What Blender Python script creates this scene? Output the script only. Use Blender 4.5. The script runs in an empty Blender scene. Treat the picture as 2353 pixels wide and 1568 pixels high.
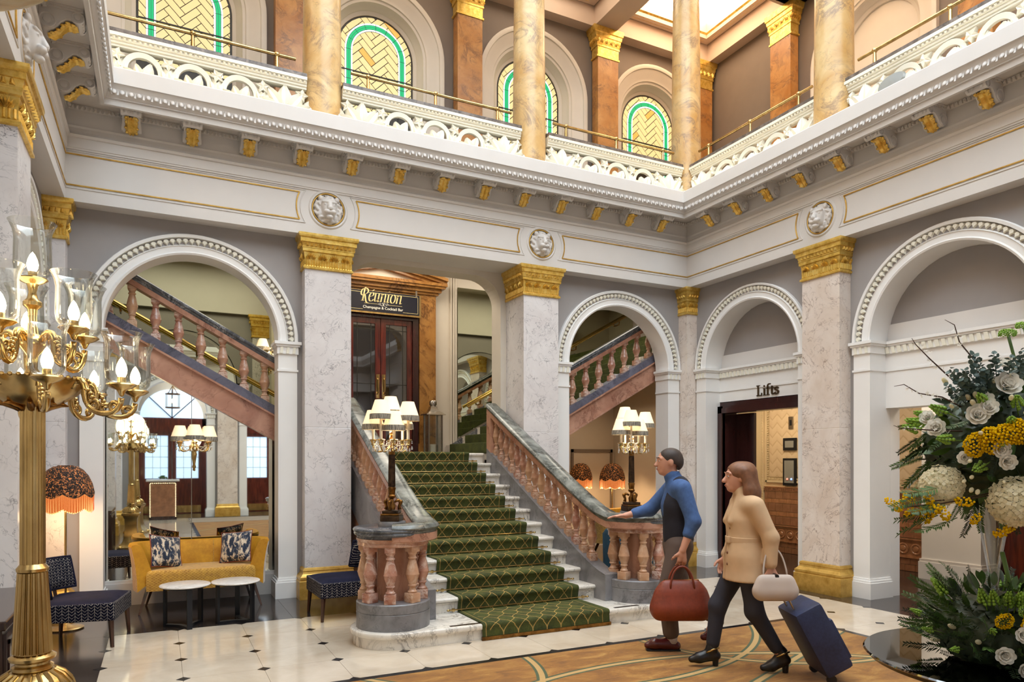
import bpy, bmesh, math, random
import numpy as np
from mathutils import Vector, Matrix
random.seed(7)
SC = bpy.context.scene
COL = SC.collection
PI = math.pi
# ------------------------------------------------------------------ camera
FPX = 1614.0
cam_d = bpy.data.cameras.new('camera')
cam_d.sensor_width = 36.0
cam_d.lens = FPX / 2353.0 * 36.0
cam_d.shift_y = 276.0 / 2353.0
cam_d.clip_start = 0.05
cam_d.clip_end = 200
cam = bpy.data.objects.new('camera', cam_d)
COL.objects.link(cam)
cam.location = (0, 0, 1.65)
cam.rotation_euler = (PI / 2, 0, -math.radians(26.69))
SC.camera = cam
vs = SC.view_settings
vs.view_transform = 'Standard'
vs.look = 'None'
vs.gamma = 1.0
vs.use_curve_mapping = False
vs.exposure = 0.16
try:
 SC.cycles.use_denoising = True
 SC.cycles.caustics_reflective = False
 SC.cycles.caustics_refractive = False
 SC.cycles.sample_clamp_indirect = 4.0
 SC.cycles.max_bounces = 7
 SC.cycles.diffuse_bounces = 3
 SC.cycles.glossy_bounces = 4
 SC.cycles.transparent_max_bounces = 14
 SC.cycles.adaptive_threshold = 0.03
 SC.cycles.use_light_tree = False
except Exception:
 pass
# ------------------------------------------------------------------ world: soft daylight outside
W = bpy.data.worlds.new('world')
SC.world = W
W.use_nodes = True
bg = W.node_tree.nodes['Background']
bg.inputs[0].default_value = (0.62, 0.74, 0.95, 1)
bg.inputs[1].default_value = 1.0
# area lights: the glazed laylight over the hall, then added fills without fixtures
def area_light(name, loc, size, energy, col, rot=(0, 0, 0), spread=PI):
 l = bpy.data.lights.new(name, 'AREA')
 l.shape = 'RECTANGLE'
 l.size, l.size_y = size
 l.energy = energy
 l.color = col
 l.spread = spread
 o = bpy.data.objects.new(name, l)
 o.location = loc
 o.rotation_euler = rot
 COL.objects.link(o)
 return o
LAYLIGHT = 900.0
area_light('laylight_lamp', (3.27, 2.2, 11.28), (7.0, 11.0), LAYLIGHT, (0.80, 0.92, 1.0))
area_light('stairwell_fill', (0.4, 10.4, 5.18), (2.6, 1.2), 42, (1.0, 0.94, 0.82))  # fill lights added under the stair hall ceiling, no fitting there
area_light('stairwell_fill.001', (3.3, 10.4, 5.18), (1.8, 1.2), 46, (1.0, 0.90, 0.74))
area_light('stairwell_fill.002', (6.2, 10.4, 5.18), (2.6, 1.2), 42, (1.0, 0.90, 0.74))
for k_, x_ in enumerate((0.4, 3.3, 6.2)):
 area_light('gallery_fill.%03d' % k_, (x_, 10.3, 10.62), (1.6, 1.2), 34, (1.0, 0.84, 0.66))  # warm fill added inside the unlit coffers to brighten walls and beams
area_light('corridor_fill', (9.0, 8.6, 3.0), (0.9, 1.8), 36, (1.0, 0.80, 0.55))  # added fill for lobby and corridor, no fixture belongs to it
area_light('corridor_fill.001', (9.0, 5.4, 3.0), (0.9, 1.8), 26, (1.0, 0.86, 0.68))
area_light('entrance_fill', (3.3, -5.2, 4.38), (6.5, 1.2), 110, (0.95, 0.97, 1.0))  # added fill on the vestibule ceiling behind the viewer, not a real fitting
area_light('under_stair_fill', (7.0, 10.4, 2.7), (0.9, 0.5), 8, (1.0, 0.72, 0.42))  # added warm fill beneath the right flight, no lamp hangs here
# ------------------------------------------------------------------ colour + material helpers
def lin(h):
 if isinstance(h, str):
  h = h.lstrip('#')
  c = [int(h[i:i + 2], 16) / 255.0 for i in (0, 2, 4)]
 else:
  c = [v / 255.0 for v in h]
 return tuple(v / 12.92 if v <= 0.04045 else ((v + 0.055) / 1.055) ** 2.4 for v in c) + (1.0,)
MATS = {}
class NT:
 def __init__(self, name):
  self.m = bpy.data.materials.new(name)
  self.m.use_nodes = True
  self.t = self.m.node_tree
  self.b = self.t.nodes['Principled BSDF']
  self.out = self.t.nodes['Material Output']
  MATS[name] = self.m
 def n(self, typ, **kw):
  nd = self.t.nodes.new(typ)
  for k, v in kw.items():
   if k == 'i':
    for kk, vv in v.items():
     if isinstance(vv, bpy.types.NodeSocket):
      self.t.links.new(vv, nd.inputs[kk])
     else:
      nd.inputs[kk].default_value = vv
   else:
    setattr(nd, k, v)
  return nd
 def L(self, a, b):
  self.t.links.new(a, b)
 def ramp(self, fac, stops, interp='LINEAR'):
  r = self.n('ShaderNodeValToRGB')
  cr = r.color_ramp
  cr.interpolation = interp
  while len(cr.elements) > 1:
   cr.elements.remove(cr.elements[-1])
  cr.elements[0].position = stops[0][0]
  cr.elements[0].color = stops[0][1]
  for p, c in stops[1:]:
   e = cr.elements.new(p)
   e.color = c
  self.L(fac, r.inputs[0])
  return r.outputs[0]
 def mix(self, fac, a, b, typ='MIX'):
  m = self.n('ShaderNodeMix', data_type='RGBA', blend_type=typ)
  for s, v in ((m.inputs[0], fac), (m.inputs[6], a), (m.inputs[7], b)):
   if isinstance(v, bpy.types.NodeSocket):
    self.L(v, s)
   else:
    s.default_value = v
  return m.outputs[2]
 def math(self, op, a, b=0.0, c=0.0, clamp=False):
  m = self.n('ShaderNodeMath', operation=op, use_clamp=clamp)
  for s, v in zip(m.inputs, (a, b, c)):
   if isinstance(v, bpy.types.NodeSocket):
    self.L(v, s)
   else:
    s.default_value = v
  return m.outputs[0]
 def co(self, scale=(1, 1, 1), rot=(0, 0, 0), kind='world'):
  if kind == 'world':
   src = self.n('ShaderNodeNewGeometry').outputs['Position']
  else:
   src = self.n('ShaderNodeTexCoord').outputs['Object']
  mp = self.n('ShaderNodeMapping')
  mp.inputs['Scale'].default_value = scale
  mp.inputs['Rotation'].default_value = rot
  self.L(src, mp.inputs[0])
  return mp.outputs[0]
 def noise(self, co, scale, detail=4, rough=0.55, dist=0.0):
  nd = self.n('ShaderNodeTexNoise')
  self.L(co, nd.inputs['Vector'])
  nd.inputs['Scale'].default_value = scale
  nd.inputs['Detail'].default_value = detail
  nd.inputs['Roughness'].default_value = rough
  nd.inputs['Distortion'].default_value = dist
  return nd.outputs['Fac']
 def bump(self, h, strength=0.3, dist=0.01):
  b = self.n('ShaderNodeBump')
  b.inputs['Strength'].default_value = strength
  b.inputs['Distance'].default_value = dist
  self.L(h, b.inputs['Height'])
  self.L(b.outputs[0], self.b.inputs['Normal'])
 def col(self, c):
  if isinstance(c, bpy.types.NodeSocket):
   self.L(c, self.b.inputs['Base Color'])
  else:
   self.b.inputs['Base Color'].default_value = c
 def set(self, rough=0.5, metal=0.0, spec=None, coat=0.0, sheen=0.0, trans=0.0, ior=None):
  self.b.inputs['Roughness'].default_value = rough
  self.b.inputs['Metallic'].default_value = metal
  if spec is not None:
   self.b.inputs['Specular IOR Level'].default_value = spec
  self.b.inputs['Coat Weight'].default_value = coat
  self.b.inputs['Coat Roughness'].default_value = 0.08
  self.b.inputs['Sheen Weight'].default_value = sheen
  self.b.inputs['Transmission Weight'].default_value = trans
  if ior:
   self.b.inputs['IOR'].default_value = ior
 def emit(self, c, s):
  self.b.inputs['Emission Color'].default_value = c
  self.b.inputs['Emission Strength'].default_value = s
def plain(name, c, rough=0.5, metal=0.0, var=0.06, nscale=3.0, **kw):
 m = NT(name)
 c = lin(c)
 co = m.co()
 f = m.noise(co, nscale, 2, 0.6)
 d = tuple(v * (1 - var) for v in c[:3]) + (1,)
 e = tuple(min(1, v * (1 + var)) for v in c[:3]) + (1,)
 m.col(m.ramp(f, [(0.3, d), (0.7, e)]))
 m.set(rough, metal, **kw)
 return m
def tint_random(name, c2, amt=0.6):
 m = MATS[name]
 t = m.node_tree
 b_ = t.nodes['Principled BSDF']
 lk = b_.inputs['Base Color'].links[0]
 src = lk.from_socket
 oi = t.nodes.new('ShaderNodeObjectInfo')
 mu = t.nodes.new('ShaderNodeMath')
 mu.operation = 'MULTIPLY'
 mu.inputs[1].default_value = amt
 t.links.new(oi.outputs['Random'], mu.inputs[0])
 mx = t.nodes.new('ShaderNodeMix')
 mx.data_type = 'RGBA'
 t.links.new(mu.outputs[0], mx.inputs[0])
 t.links.new(src, mx.inputs[6])
 mx.inputs[7].default_value = lin(c2)
 t.links.new(mx.outputs[2], b_.inputs['Base Color'])
def veined(name, base, base2, veins, scale=1.6, rough=0.25, vw=0.03, fine=True, stretch=(1, 1, 1), rot=(0.5, 0.3, 0.7), kind='world', strength=0.8):
 """marble: clouded ground, wandering veins and finer cross veins"""
 m = NT(name)
 co = m.co(stretch, rot, kind)
 cloud = m.noise(co, scale * 0.9, 4, 0.6, 0.6)
 c = m.ramp(cloud, [(0.32, lin(base)), (0.68, lin(base2))])
 n1 = m.noise(co, scale * 0.9, 6, 0.68, 1.3)
 v1 = m.math('ABSOLUTE', m.math('SUBTRACT', n1, 0.5))
 r1 = m.ramp(v1, [(0.0, (1, 1, 1, 1)), (vw * 0.25, (0.55, 0.55, 0.55, 1)), (vw, (0, 0, 0, 1))])
 mask = m.ramp(m.noise(co, scale * 1.3, 3, 0.5), [(0.42, (0, 0, 0, 1)), (0.62, (strength, strength, strength, 1))])
 f1 = m.math('MULTIPLY', r1, mask)
 c = m.mix(f1, c, lin(veins))
 if fine:
  wv = m.n('ShaderNodeVectorMath', operation='ADD')
  nz = m.n('ShaderNodeTexNoise')
  m.L(co, nz.inputs['Vector'])
  nz.inputs['Scale'].default_value = scale * 2.5
  nz.inputs['Detail'].default_value = 3
  sc = m.n('ShaderNodeVectorMath', operation='SCALE')
  m.L(nz.outputs['Color'], sc.inputs[0])
  sc.inputs['Scale'].default_value = 0.5
  m.L(co, wv.inputs[0])
  m.L(sc.outputs[0], wv.inputs[1])
  vo = m.n('ShaderNodeTexVoronoi', feature='DISTANCE_TO_EDGE')
  m.L(wv.outputs[0], vo.inputs['Vector'])
  vo.inputs['Scale'].default_value = scale * 2.2
  r2 = m.ramp(vo.outputs['Distance'], [(0.0, (1, 1, 1, 1)), (0.018, (0.3, 0.3, 0.3, 1)), (0.05, (0, 0, 0, 1))])
  mk2 = m.ramp(m.noise(co, scale * 2.4, 4, 0.6), [(0.45, (0, 0, 0, 1)), (0.65, (strength * 0.8,) * 3 + (1,))])
  c = m.mix(m.math('MULTIPLY', r2, mk2), c, lin(veins))
 m.col(c)
 m.set(rough, 0.0)
 return m
# plaster and paint
plain('plaster_white', (226, 220, 214), 0.5, var=0.02)
plain('plaster_bright', (246, 243, 239), 0.5, var=0.015)
plain('plaster_cream', (219, 208, 192), 0.55, var=0.025)
plain('plaster_ivory', (240, 234, 216), 0.5, var=0.02)
plain('wall_grey', (162, 156, 153), 0.7, var=0.03)
plain('gallery_taupe', (134, 120, 108), 0.7, var=0.04)
plain('ceiling_blush', (222, 198, 176), 0.6, var=0.02)
plain('gap_shadow', (120, 112, 104), 0.8)
# gold leaf
g = NT('gold_leaf')
gc = g.co()
gn = g.noise(gc, 14, 6, 0.65)
g.col(g.ramp(gn, [(0.25, lin((186, 138, 48))), (0.5, lin((240, 198, 96))), (0.8, lin((255, 230, 150)))]))
g.set(0.3, 0.6)
g.bump(gn, 0.15, 0.01)
g = NT('gold_paint')
gn = g.noise(g.co(), 9, 6, 0.65)
g.col(g.ramp(gn, [(0.3, lin((186, 142, 58))), (0.7, lin((230, 188, 100)))]))
g.set(0.42, 0.55)
# brass
b = NT('brass')
bn = b.noise(b.co((1, 1, 0.25)), 11, 4, 0.6)
b.col(b.ramp(bn, [(0.3, lin((158, 130, 80))), (0.7, lin((214, 186, 128)))]))
b.set(0.24, 1.0)
b = NT('brass_bright')
b.col(lin((232, 196, 116)))
b.set(0.16, 1.0)
b = NT('brass_aged')
bn = b.noise(b.co(), 16, 5, 0.6)
b.col(b.ramp(bn, [(0.3, lin((92, 62, 30))), (0.7, lin((160, 116, 62)))]))
b.set(0.3, 1.0)
b = NT('bronze_dark')
bn = b.noise(b.co(), 20, 5, 0.6)
b.col(b.ramp(bn, [(0.3, lin((42, 32, 26))), (0.7, lin((98, 76, 56)))]))
b.set(0.35, 0.8)
b = NT('steel')
b.col(lin((168, 160, 150)))
b.set(0.25, 1.0)
plain('black_metal', (26, 27, 32), 0.45, 0.3)
# marbles
veined('marble_white', (222, 215, 213), (236, 231, 229), (86, 80, 86), 2.4, 0.3, 0.009, strength=0.95)
veined('marble_warm_lit', (222, 204, 188), (240, 228, 218), (120, 84, 62), 2.4, 0.3, 0.013, strength=1.0)  # pillar marble with the warm light put into its ground colour; veins its own
veined('marble_step', (222, 213, 200), (238, 231, 220), (120, 108, 96), 3.0, 0.25, 0.04, stretch=(1, 1, 0.6), strength=0.9)
veined('marble_pink', (142, 80, 64), (212, 160, 136), (248, 234, 222), 6.0, 0.18, 0.10, kind='obj', strength=0.8)
tint_random('marble_pink', (212, 172, 132), 0.7)
veined('marble_pink_slab', (164, 112, 90), (208, 160, 134), (112, 66, 50), 2.0, 0.22, 0.05, strength=0.7)
veined('marble_green', (70, 74, 70), (150, 152, 144), (20, 25, 23), 3.4, 0.2, 0.09, strength=0.95)
veined('marble_dark', (52, 54, 58), (96, 98, 104), (186, 186, 188), 5.0, 0.2, 0.03, strength=0.7)
veined('marble_grey', (104, 102, 104), (146, 144, 146), (60, 58, 62), 3.0, 0.28, 0.05, strength=0.7)
veined('marble_slate', (84, 84, 98), (122, 120, 136), (44, 44, 54), 3.2, 0.26, 0.05, strength=0.7)
veined('marble_amber', (138, 90, 40), (184, 132, 70), (72, 36, 14), 2.2, 0.22, 0.05, strength=0.85)
veined('marble_siena', (196, 150, 86), (220, 190, 138), (130, 104, 86), 2.6, 0.3, 0.07, strength=0.8)
veined('marble_siena_dark', (176, 116, 56), (206, 152, 92), (112, 78, 58), 3.0, 0.32, 0.07, strength=0.8)
veined('table_marble', (222, 216, 210), (240, 236, 230), (176, 166, 158), 6.0, 0.15, 0.05, strength=0.6)
veined('granite_cap', (92, 82, 76), (140, 126, 116), (50, 42, 40), 9.0, 0.35, 0.1, strength=0.9)
# floors
f = NT('floor_cream')
fc = f.co()
fn = f.noise(fc, 2.2, 6, 0.6, 0.4)
oi = f.n('ShaderNodeObjectInfo')
c0 = f.ramp(fn, [(0.3, lin((206, 188, 164))), (0.7, lin((232, 218, 198)))])
f.col(f.mix(f.math('MULTIPLY', oi.outputs['Random'], 0.22), c0, lin((198, 176, 152))))
f.set(0.12, 0.0, coat=0.3)
f = NT('floor_dark')
fn = f.noise(f.co(), 3.5, 6, 0.65, 0.3)
oi = f.n('ShaderNodeObjectInfo')
c0 = f.ramp(fn, [(0.3, lin((34, 29, 28))), (0.7, lin((62, 54, 51)))])
f.col(f.mix(f.math('MULTIPLY', oi.outputs['Random'], 0.3), c0, lin((74, 66, 62))))
f.set(0.16, 0.0, coat=0.2)
plain('floor_black', (24, 23, 26), 0.2, var=0.15)
plain('grout', (150, 132, 112), 0.7)
# woods
def wood(name, a, b_, rough=0.25, stretch=(6, 6, 0.7)):
 m = NT(name)
 co = m.co(stretch)
 n = m.noise(co, 3.0, 6, 0.6, 0.8)
 m.col(m.ramp(n, [(0.3, lin(a)), (0.7, lin(b_))]))
 m.set(rough, 0.0, coat=0.3)
 return m
wood('mahogany', (62, 18, 14), (116, 44, 30))
wood('mahogany_dark', (36, 14, 14), (64, 26, 24))
wood('walnut', (52, 30, 22), (84, 52, 36))
wood('espresso', (38, 24, 24), (62, 42, 38))
# fabrics
def velvet(name, a, b_, sc=30, rough=0.75, sheen=0.6):
 m = NT(name)
 n = m.noise(m.co(), sc, 5, 0.7)
 n2 = m.noise(m.co(), 4, 3, 0.6)
 c = m.ramp(m.math('ADD', m.math('MULTIPLY', n, 0.4), m.math('MULTIPLY', n2, 0.6)), [(0.35, lin(a)), (0.65, lin(b_))])
 m.col(c)
 m.set(rough, 0.0, sheen=sheen)
 m.b.inputs['Sheen Tint'].default_value = lin(b_)
 m.bump(n, 0.2, 0.004)
 return m
velvet('velvet_yellow', (176, 118, 14), (214, 156, 36))
velvet('velvet_teal', (14, 40, 54), (26, 66, 84))
velvet('navy_leather', (18, 19, 36), (36, 37, 60), 60, 0.8, 0.0)
velvet('brown_leather', (104, 42, 26), (142, 62, 38), 40, 0.45, 0.1)
velvet('suitcase_navy', (24, 32, 58), (44, 54, 88), 50, 0.5, 0.2)
# ------------------------------------------------------------------ patterned + special materials
def sepxyz(m, co):
 s = m.n('ShaderNodeSeparateXYZ')
 m.L(co, s.inputs[0])
 return s.outputs
def line_mask(m, v, width):
 """1 on thin lines at integer v"""
 f = m.math('FRACT', v)
 d = m.math('ABSOLUTE', m.math('SUBTRACT', f, 0.5))
 return m.math('GREATER_THAN', d, 0.5 - width)
# stair carpet: olive green pile, ogee lattice of tan lines
c = NT('carpet_green')
co = c.co()
x, y, z = sepxyz(c, co)
s = c.math('ADD', y, z)
u = c.math('MULTIPLY', x, 1 / 0.155)
w = c.math('MULTIPLY', c.math('SINE', c.math('MULTIPLY', s, 2 * PI / 0.447)), 0.5)
l1 = line_mask(c, c.math('ADD', u, w), 0.035)
l2 = line_mask(c, c.math('SUBTRACT', u, w), 0.035)
edge = c.math('ABSOLUTE', c.math('SUBTRACT', x, 3.33))
inner = c.math('LESS_THAN', edge, 0.60)
band = c.math('MULTIPLY', c.math('GREATER_THAN', edge, 0.635), c.math('LESS_THAN', edge, 0.645))
lat = c.math('MULTIPLY', c.math('MAXIMUM', l1, l2), inner)
msk = c.math('MAXIMUM', lat, c.math('MULTIPLY', band, 0.7))
n = c.noise(co, 60, 4, 0.7)
n2 = c.noise(co, 7, 4, 0.6)
g0 = c.ramp(c.math('ADD', c.math('MULTIPLY', n, 0.45), c.math('MULTIPLY', n2, 0.55)), [(0.35, lin((36, 42, 12))), (0.65, lin((76, 82, 28)))])
c.col(c.mix(c.math('MULTIPLY', msk, 0.85), g0, lin((176, 142, 76))))
c.set(0.9, 0.0, sheen=0.12)
c.b.inputs['Sheen Tint'].default_value = lin((140, 150, 70))
c.bump(n, 0.5, 0.006)
# hall rug: amber brown pile with big circles and straight double lines in green/cream
c = NT('rug_amber')
co = c.co()
x, y, z = sepxyz(c, co)
n = c.noise(c.co((1, 2.2, 1)), 3.2, 6, 0.7, 0.5)
n2 = c.noise(co, 90, 3, 0.6)
base = c.ramp(n, [(0.3, lin((112, 68, 14))), (0.5, lin((152, 100, 28))), (0.72, lin((190, 142, 66)))])
def dist_line(px, py, nx, ny):
 return c.math('ABSOLUTE', c.math('ADD', c.math('MULTIPLY', c.math('SUBTRACT', x, px), nx), c.math('MULTIPLY', c.math('SUBTRACT', y, py), ny)))
def dist_circ(px, py, r):
 dx = c.math('SUBTRACT', x, px)
 dy = c.math('SUBTRACT', y, py)
 d = c.math('SQRT', c.math('ADD', c.math('MULTIPLY', dx, dx), c.math('MULTIPLY', dy, dy)))
 return c.math('ABSOLUTE', c.math('SUBTRACT', d, r))
ds = [dist_circ(3.36, 1.8, 2.9), dist_circ(1.3, 5.3, 1.45), dist_circ(5.4, 5.3, 1.45), dist_circ(3.36, 6.6, 2.4), dist_line(3.36, 3.6, 0.38, 0.925), dist_line(3.36, 3.6, -0.38, 0.925)]
dm = ds[0]
for d in ds[1:]:
 dm = c.math('MINIMUM', dm, d)
ring = c.math('LESS_THAN', dm, 0.045)
core = c.math('LESS_THAN', dm, 0.022)
base = c.mix(ring, base, lin((62, 84, 52)))
base = c.mix(core, base, lin((196, 158, 96)))
c.col(c.mix(c.math('MULTIPLY', n2, 0.25), base, lin((90, 50, 16))))
c.set(0.92, 0.0, sheen=0.2)
c.bump(n2, 0.4, 0.004)
# chair side fabric: navy with pale chevrons
c = NT('fabric_chevron')
co = c.co(kind='obj')
x, y, z = sepxyz(c, co)
a = c.math('MULTIPLY', c.math('ADD', x, y), 1 / 0.05)
tri = c.math('ABSOLUTE', c.math('SUBTRACT', c.math('FRACT', a), 0.5))
v = c.math('ADD', c.math('MULTIPLY', z, 1 / 0.027), c.math('MULTIPLY', tri, 1.7))
lm = line_mask(c, v, 0.075)
sp = line_mask(c, c.math('ADD', a, 0.5), 0.03)
br = c.noise(co, 45, 3, 0.7)
mm = c.math('MULTIPLY', c.math('MAXIMUM', lm, sp), c.ramp(br, [(0.35, (0.1, 0.1, 0.1, 1)), (0.6, (1, 1, 1, 1))]))
c.col(c.mix(mm, lin((14, 15, 34)), lin((190, 182, 172))))
c.set(0.8, 0.0, spec=0.12)
MATS['navy_leather'].node_tree.nodes['Principled BSDF'].inputs['Specular IOR Level'].default_value = 0.12
# sofa side: quilted diamonds
c = NT('velvet_quilted')
co = c.co(kind='obj')
x, y, z = sepxyz(c, co)
sx = c.math('ADD', x, y)
l1 = line_mask(c, c.math('ADD', c.math('MULTIPLY', sx, 28), c.math('MULTIPLY', z, 36)), 0.09)
l2 = line_mask(c, c.math('SUBTRACT', c.math('MULTIPLY', sx, 28), c.math('MULTIPLY', z, 36)), 0.09)
n = c.noise(co, 25, 5, 0.7)
g0 = c.ramp(n, [(0.35, lin((158, 106, 20))), (0.65, lin((206, 154, 48)))])
c.col(c.mix(c.math('MULTIPLY', c.math('MAXIMUM', l1, l2), 0.5), g0, lin((234, 192, 96))))
c.set(0.7, 0.0, sheen=0.5)
# cushion print
c = NT('cushion_print')
n = c.noise(c.co((1, 1, 0.45), kind='obj'), 26, 4, 0.65, 0.8)
c.col(c.ramp(n, [(0.42, lin((22, 32, 54))), (0.5, lin((40, 58, 82))), (0.54, lin((196, 176, 150))), (0.66, lin((228, 214, 192)))]))
c.set(0.8, 0.0, sheen=0.2)
# embossed chevron wall covering in the lift lobby
c = NT('chevron_paper')
co = c.co()
x, y, z = sepxyz(c, co)
tri = c.math('ABSOLUTE', c.math('SUBTRACT', c.math('FRACT', c.math('MULTIPLY', y, 1 / 0.22)), 0.5))
v = c.math('FRACT', c.math('SUBTRACT', c.math('MULTIPLY', z, 1 / 0.16), c.math('MULTIPLY', tri, 1.3)))
n = c.noise(co, 12, 3, 0.6)
c.col(c.ramp(c.math('ADD', v, c.math('MULTIPLY', c.math('SUBTRACT', n, 0.5), 0.25)), [(0.0, lin((196, 168, 128))), (0.15, lin((216, 192, 156))), (0.85, lin((222, 200, 166))), (1.0, lin((204, 178, 140)))]))
c.set(0.55)
c.bump(v, 0.5, 0.012)
plain('tile_brown', (152, 106, 78), 0.16, var=0.18, nscale=9, coat=0.4)
plain('tile_copper', (174, 122, 86), 0.2, var=0.2, nscale=14, coat=0.4)
plain('lobby_cream', (226, 206, 168), 0.5, var=0.03)
plain('black_stone', (34, 32, 33), 0.2, var=0.2)
# glass
def thin_glass(name, tint=(1, 1, 1, 1), refl=0.9, base=0.04):
 m = NT(name)
 t = m.t
 t.nodes.remove(m.b)
 tr = t.nodes.new('ShaderNodeBsdfTransparent')
 tr.inputs[0].default_value = tint
 gl = t.nodes.new('ShaderNodeBsdfGlossy')
 gl.inputs['Roughness'].default_value = 0.02
 lw = t.nodes.new('ShaderNodeLayerWeight')
 lw.inputs[0].default_value = 0.25
 mm = t.nodes.new('ShaderNodeMath')
 mm.operation = 'MULTIPLY_ADD'
 mm.inputs[1].default_value = refl
 mm.inputs[2].default_value = base
 t.links.new(lw.outputs['Fresnel'], mm.inputs[0])
 mx = t.nodes.new('ShaderNodeMixShader')
 t.links.new(mm.outputs[0], mx.inputs[0])
 t.links.new(tr.outputs[0], mx.inputs[1])
 t.links.new(gl.outputs[0], mx.inputs[2])
 t.links.new(mx.outputs[0], m.out.inputs[0])
 return m
thin_glass('glass_clear', (0.96, 0.97, 0.96, 1), 0.55, 0.03)
thin_glass('glass_smoked', (0.6, 0.6, 0.62, 1), 0.8, 0.12)
thin_glass('glass_table', (0.12, 0.12, 0.13, 1), 0.9, 0.18)
m = NT('mirror')
m.col((0.80, 0.83, 0.78, 1))
m.set(0.015, 1.0)
m = NT('mirror_tinted')
m.col((0.62, 0.64, 0.48, 1))
m.set(0.015, 1.0)
m = NT('crystal')
m.col((1, 1, 1, 1))
m.set(0.03, 0.0, trans=0.6, ior=1.6)
# light emitters
def emitter(name, c, s, base=(1, 1, 1, 1)):
 m = NT(name)
 m.col(base)
 m.emit(lin(c), s)
 m.set(0.6)
 if name not in ('laylight_glass', 'coffer_light', 'parapet_strip', 'day_pane') or name == 'bulb':
  m.m.cycles.emission_sampling = 'NONE'
 return m
emitter('bulb', (255, 226, 178), 26)
emitter('shade_cream', (255, 214, 156), 0.6, lin((250, 236, 210)))
emitter('laylight_glass', (218, 236, 255), 1.5)
emitter('coffer_light', (255, 226, 190), 7.0)
emitter('parapet_strip', (255, 240, 205), 8)
emitter('glass_yellow', (236, 220, 158), 0.5, lin((220, 204, 150)))
emitter('glass_amber', (214, 166, 84), 0.8, lin((200, 150, 70)))
emitter('glass_green', (10, 196, 124), 0.65, lin((10, 150, 96)))
emitter('glass_white', (228, 240, 252), 1.0, lin((220, 230, 240)))
emitter('day_pane', (168, 206, 252), 1.15)
emitter('led_twinkle', (255, 214, 160), 6)
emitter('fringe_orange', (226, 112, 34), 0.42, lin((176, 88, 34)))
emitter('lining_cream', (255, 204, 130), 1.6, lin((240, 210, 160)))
c = NT('shade_lace')
n = c.noise(c.co(kind='obj'), 58, 2, 0.6, 1.2)
msk = c.ramp(n, [(0.54, (0, 0, 0, 1)), (0.62, (1, 1, 1, 1))])
c.col(c.mix(msk, lin((26, 18, 14)), lin((206, 130, 74))))
c.set(0.8)
em = c.mix(msk, (0, 0, 0, 1), lin((214, 128, 60)))
c.L(em, c.b.inputs['Emission Color'])
c.b.inputs['Emission Strength'].default_value = 0.4
c.m.cycles.emission_sampling = 'NONE'
c = NT('fringe_grey')
n = c.noise(c.co((40, 40, 3)), 4, 3, 0.7)
c.col(c.ramp(n, [(0.35, lin((66, 62, 56))), (0.65, lin((176, 166, 148)))]))
c.set(0.7)
plain('lead', (46, 42, 34), 0.5)
plain('sign_navy', (20, 24, 40), 0.12, var=0.1)
plain('sign_gold', (226, 208, 150), 0.35, 0.4)
plain('sign_white', (238, 234, 220), 0.4)
plain('letter_bronze', (92, 74, 52), 0.35, 0.7)
plain('wax', (236, 226, 204), 0.5)
plain('screen_grey', (140, 140, 134), 0.2)
emitter('button_blue', (60, 130, 255), 3)
emitter('button_red', (255, 70, 50), 2)
# people
plain('skin', (206, 150, 124), 0.5, var=0.05)
plain('lip_rose', (176, 96, 84), 0.5)
plain('hair_dark', (58, 46, 40), 0.6, var=0.2, nscale=40)
plain('hair_brown', (124, 82, 56), 0.55, var=0.2, nscale=30)
plain('denim_shirt', (66, 96, 146), 0.8, var=0.15, nscale=30)
plain('vest_black', (26, 26, 38), 0.8, var=0.1)
plain('trousers_taupe', (96, 80, 72), 0.85, var=0.1)
plain('trousers_charcoal', (44, 44, 54), 0.85, var=0.1)
plain('coat_camel', (206, 172, 134), 0.8, var=0.07, nscale=8)
plain('sock_grey', (196, 186, 186), 0.8)
plain('oxblood', (84, 26, 26), 0.25, var=0.1, coat=0.3)
plain('boot_black', (24, 22, 24), 0.35, var=0.1)
plain('bag_beige', (196, 180, 168), 0.6, var=0.08)
# flowers
def petal(name, c):
 m = NT(name)
 t = m.t
 t.nodes.remove(m.b)
 df = m.n('ShaderNodeBsdfDiffuse')
 tr = m.n('ShaderNodeBsdfTranslucent')
 f = m.noise(m.co(), 24, 2, 0.6)
 cc = m.ramp(f, [(0.3, tuple(v * 0.94 for v in lin(c)[:3]) + (1,)), (0.7, lin(c))])
 m.L(cc, df.inputs[0])
 m.L(cc, tr.inputs[0])
 mx = m.n('ShaderNodeMixShader')
 mx.inputs[0].default_value = 0.42
 m.L(df.outputs[0], mx.inputs[1])
 m.L(tr.outputs[0], mx.inputs[2])
 m.L(mx.outputs[0], m.out.inputs[0])
petal('petal_white', (252, 248, 238))
petal('petal_ivory', (244, 236, 206))
petal('petal_yellow', (246, 208, 28))
plain('petal_green', (134, 172, 60), 0.6, var=0.15, nscale=20)
plain('leaf_green', (66, 94, 36), 0.5, var=0.25, nscale=10)
plain('leaf_dark', (36, 52, 24), 0.5, var=0.25, nscale=10)
plain('leaf_euca', (70, 90, 82), 0.55, var=0.2, nscale=14)
plain('stem_green', (78, 106, 44), 0.5, var=0.15)
plain('twig', (72, 50, 38), 0.7, var=0.2)
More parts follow.
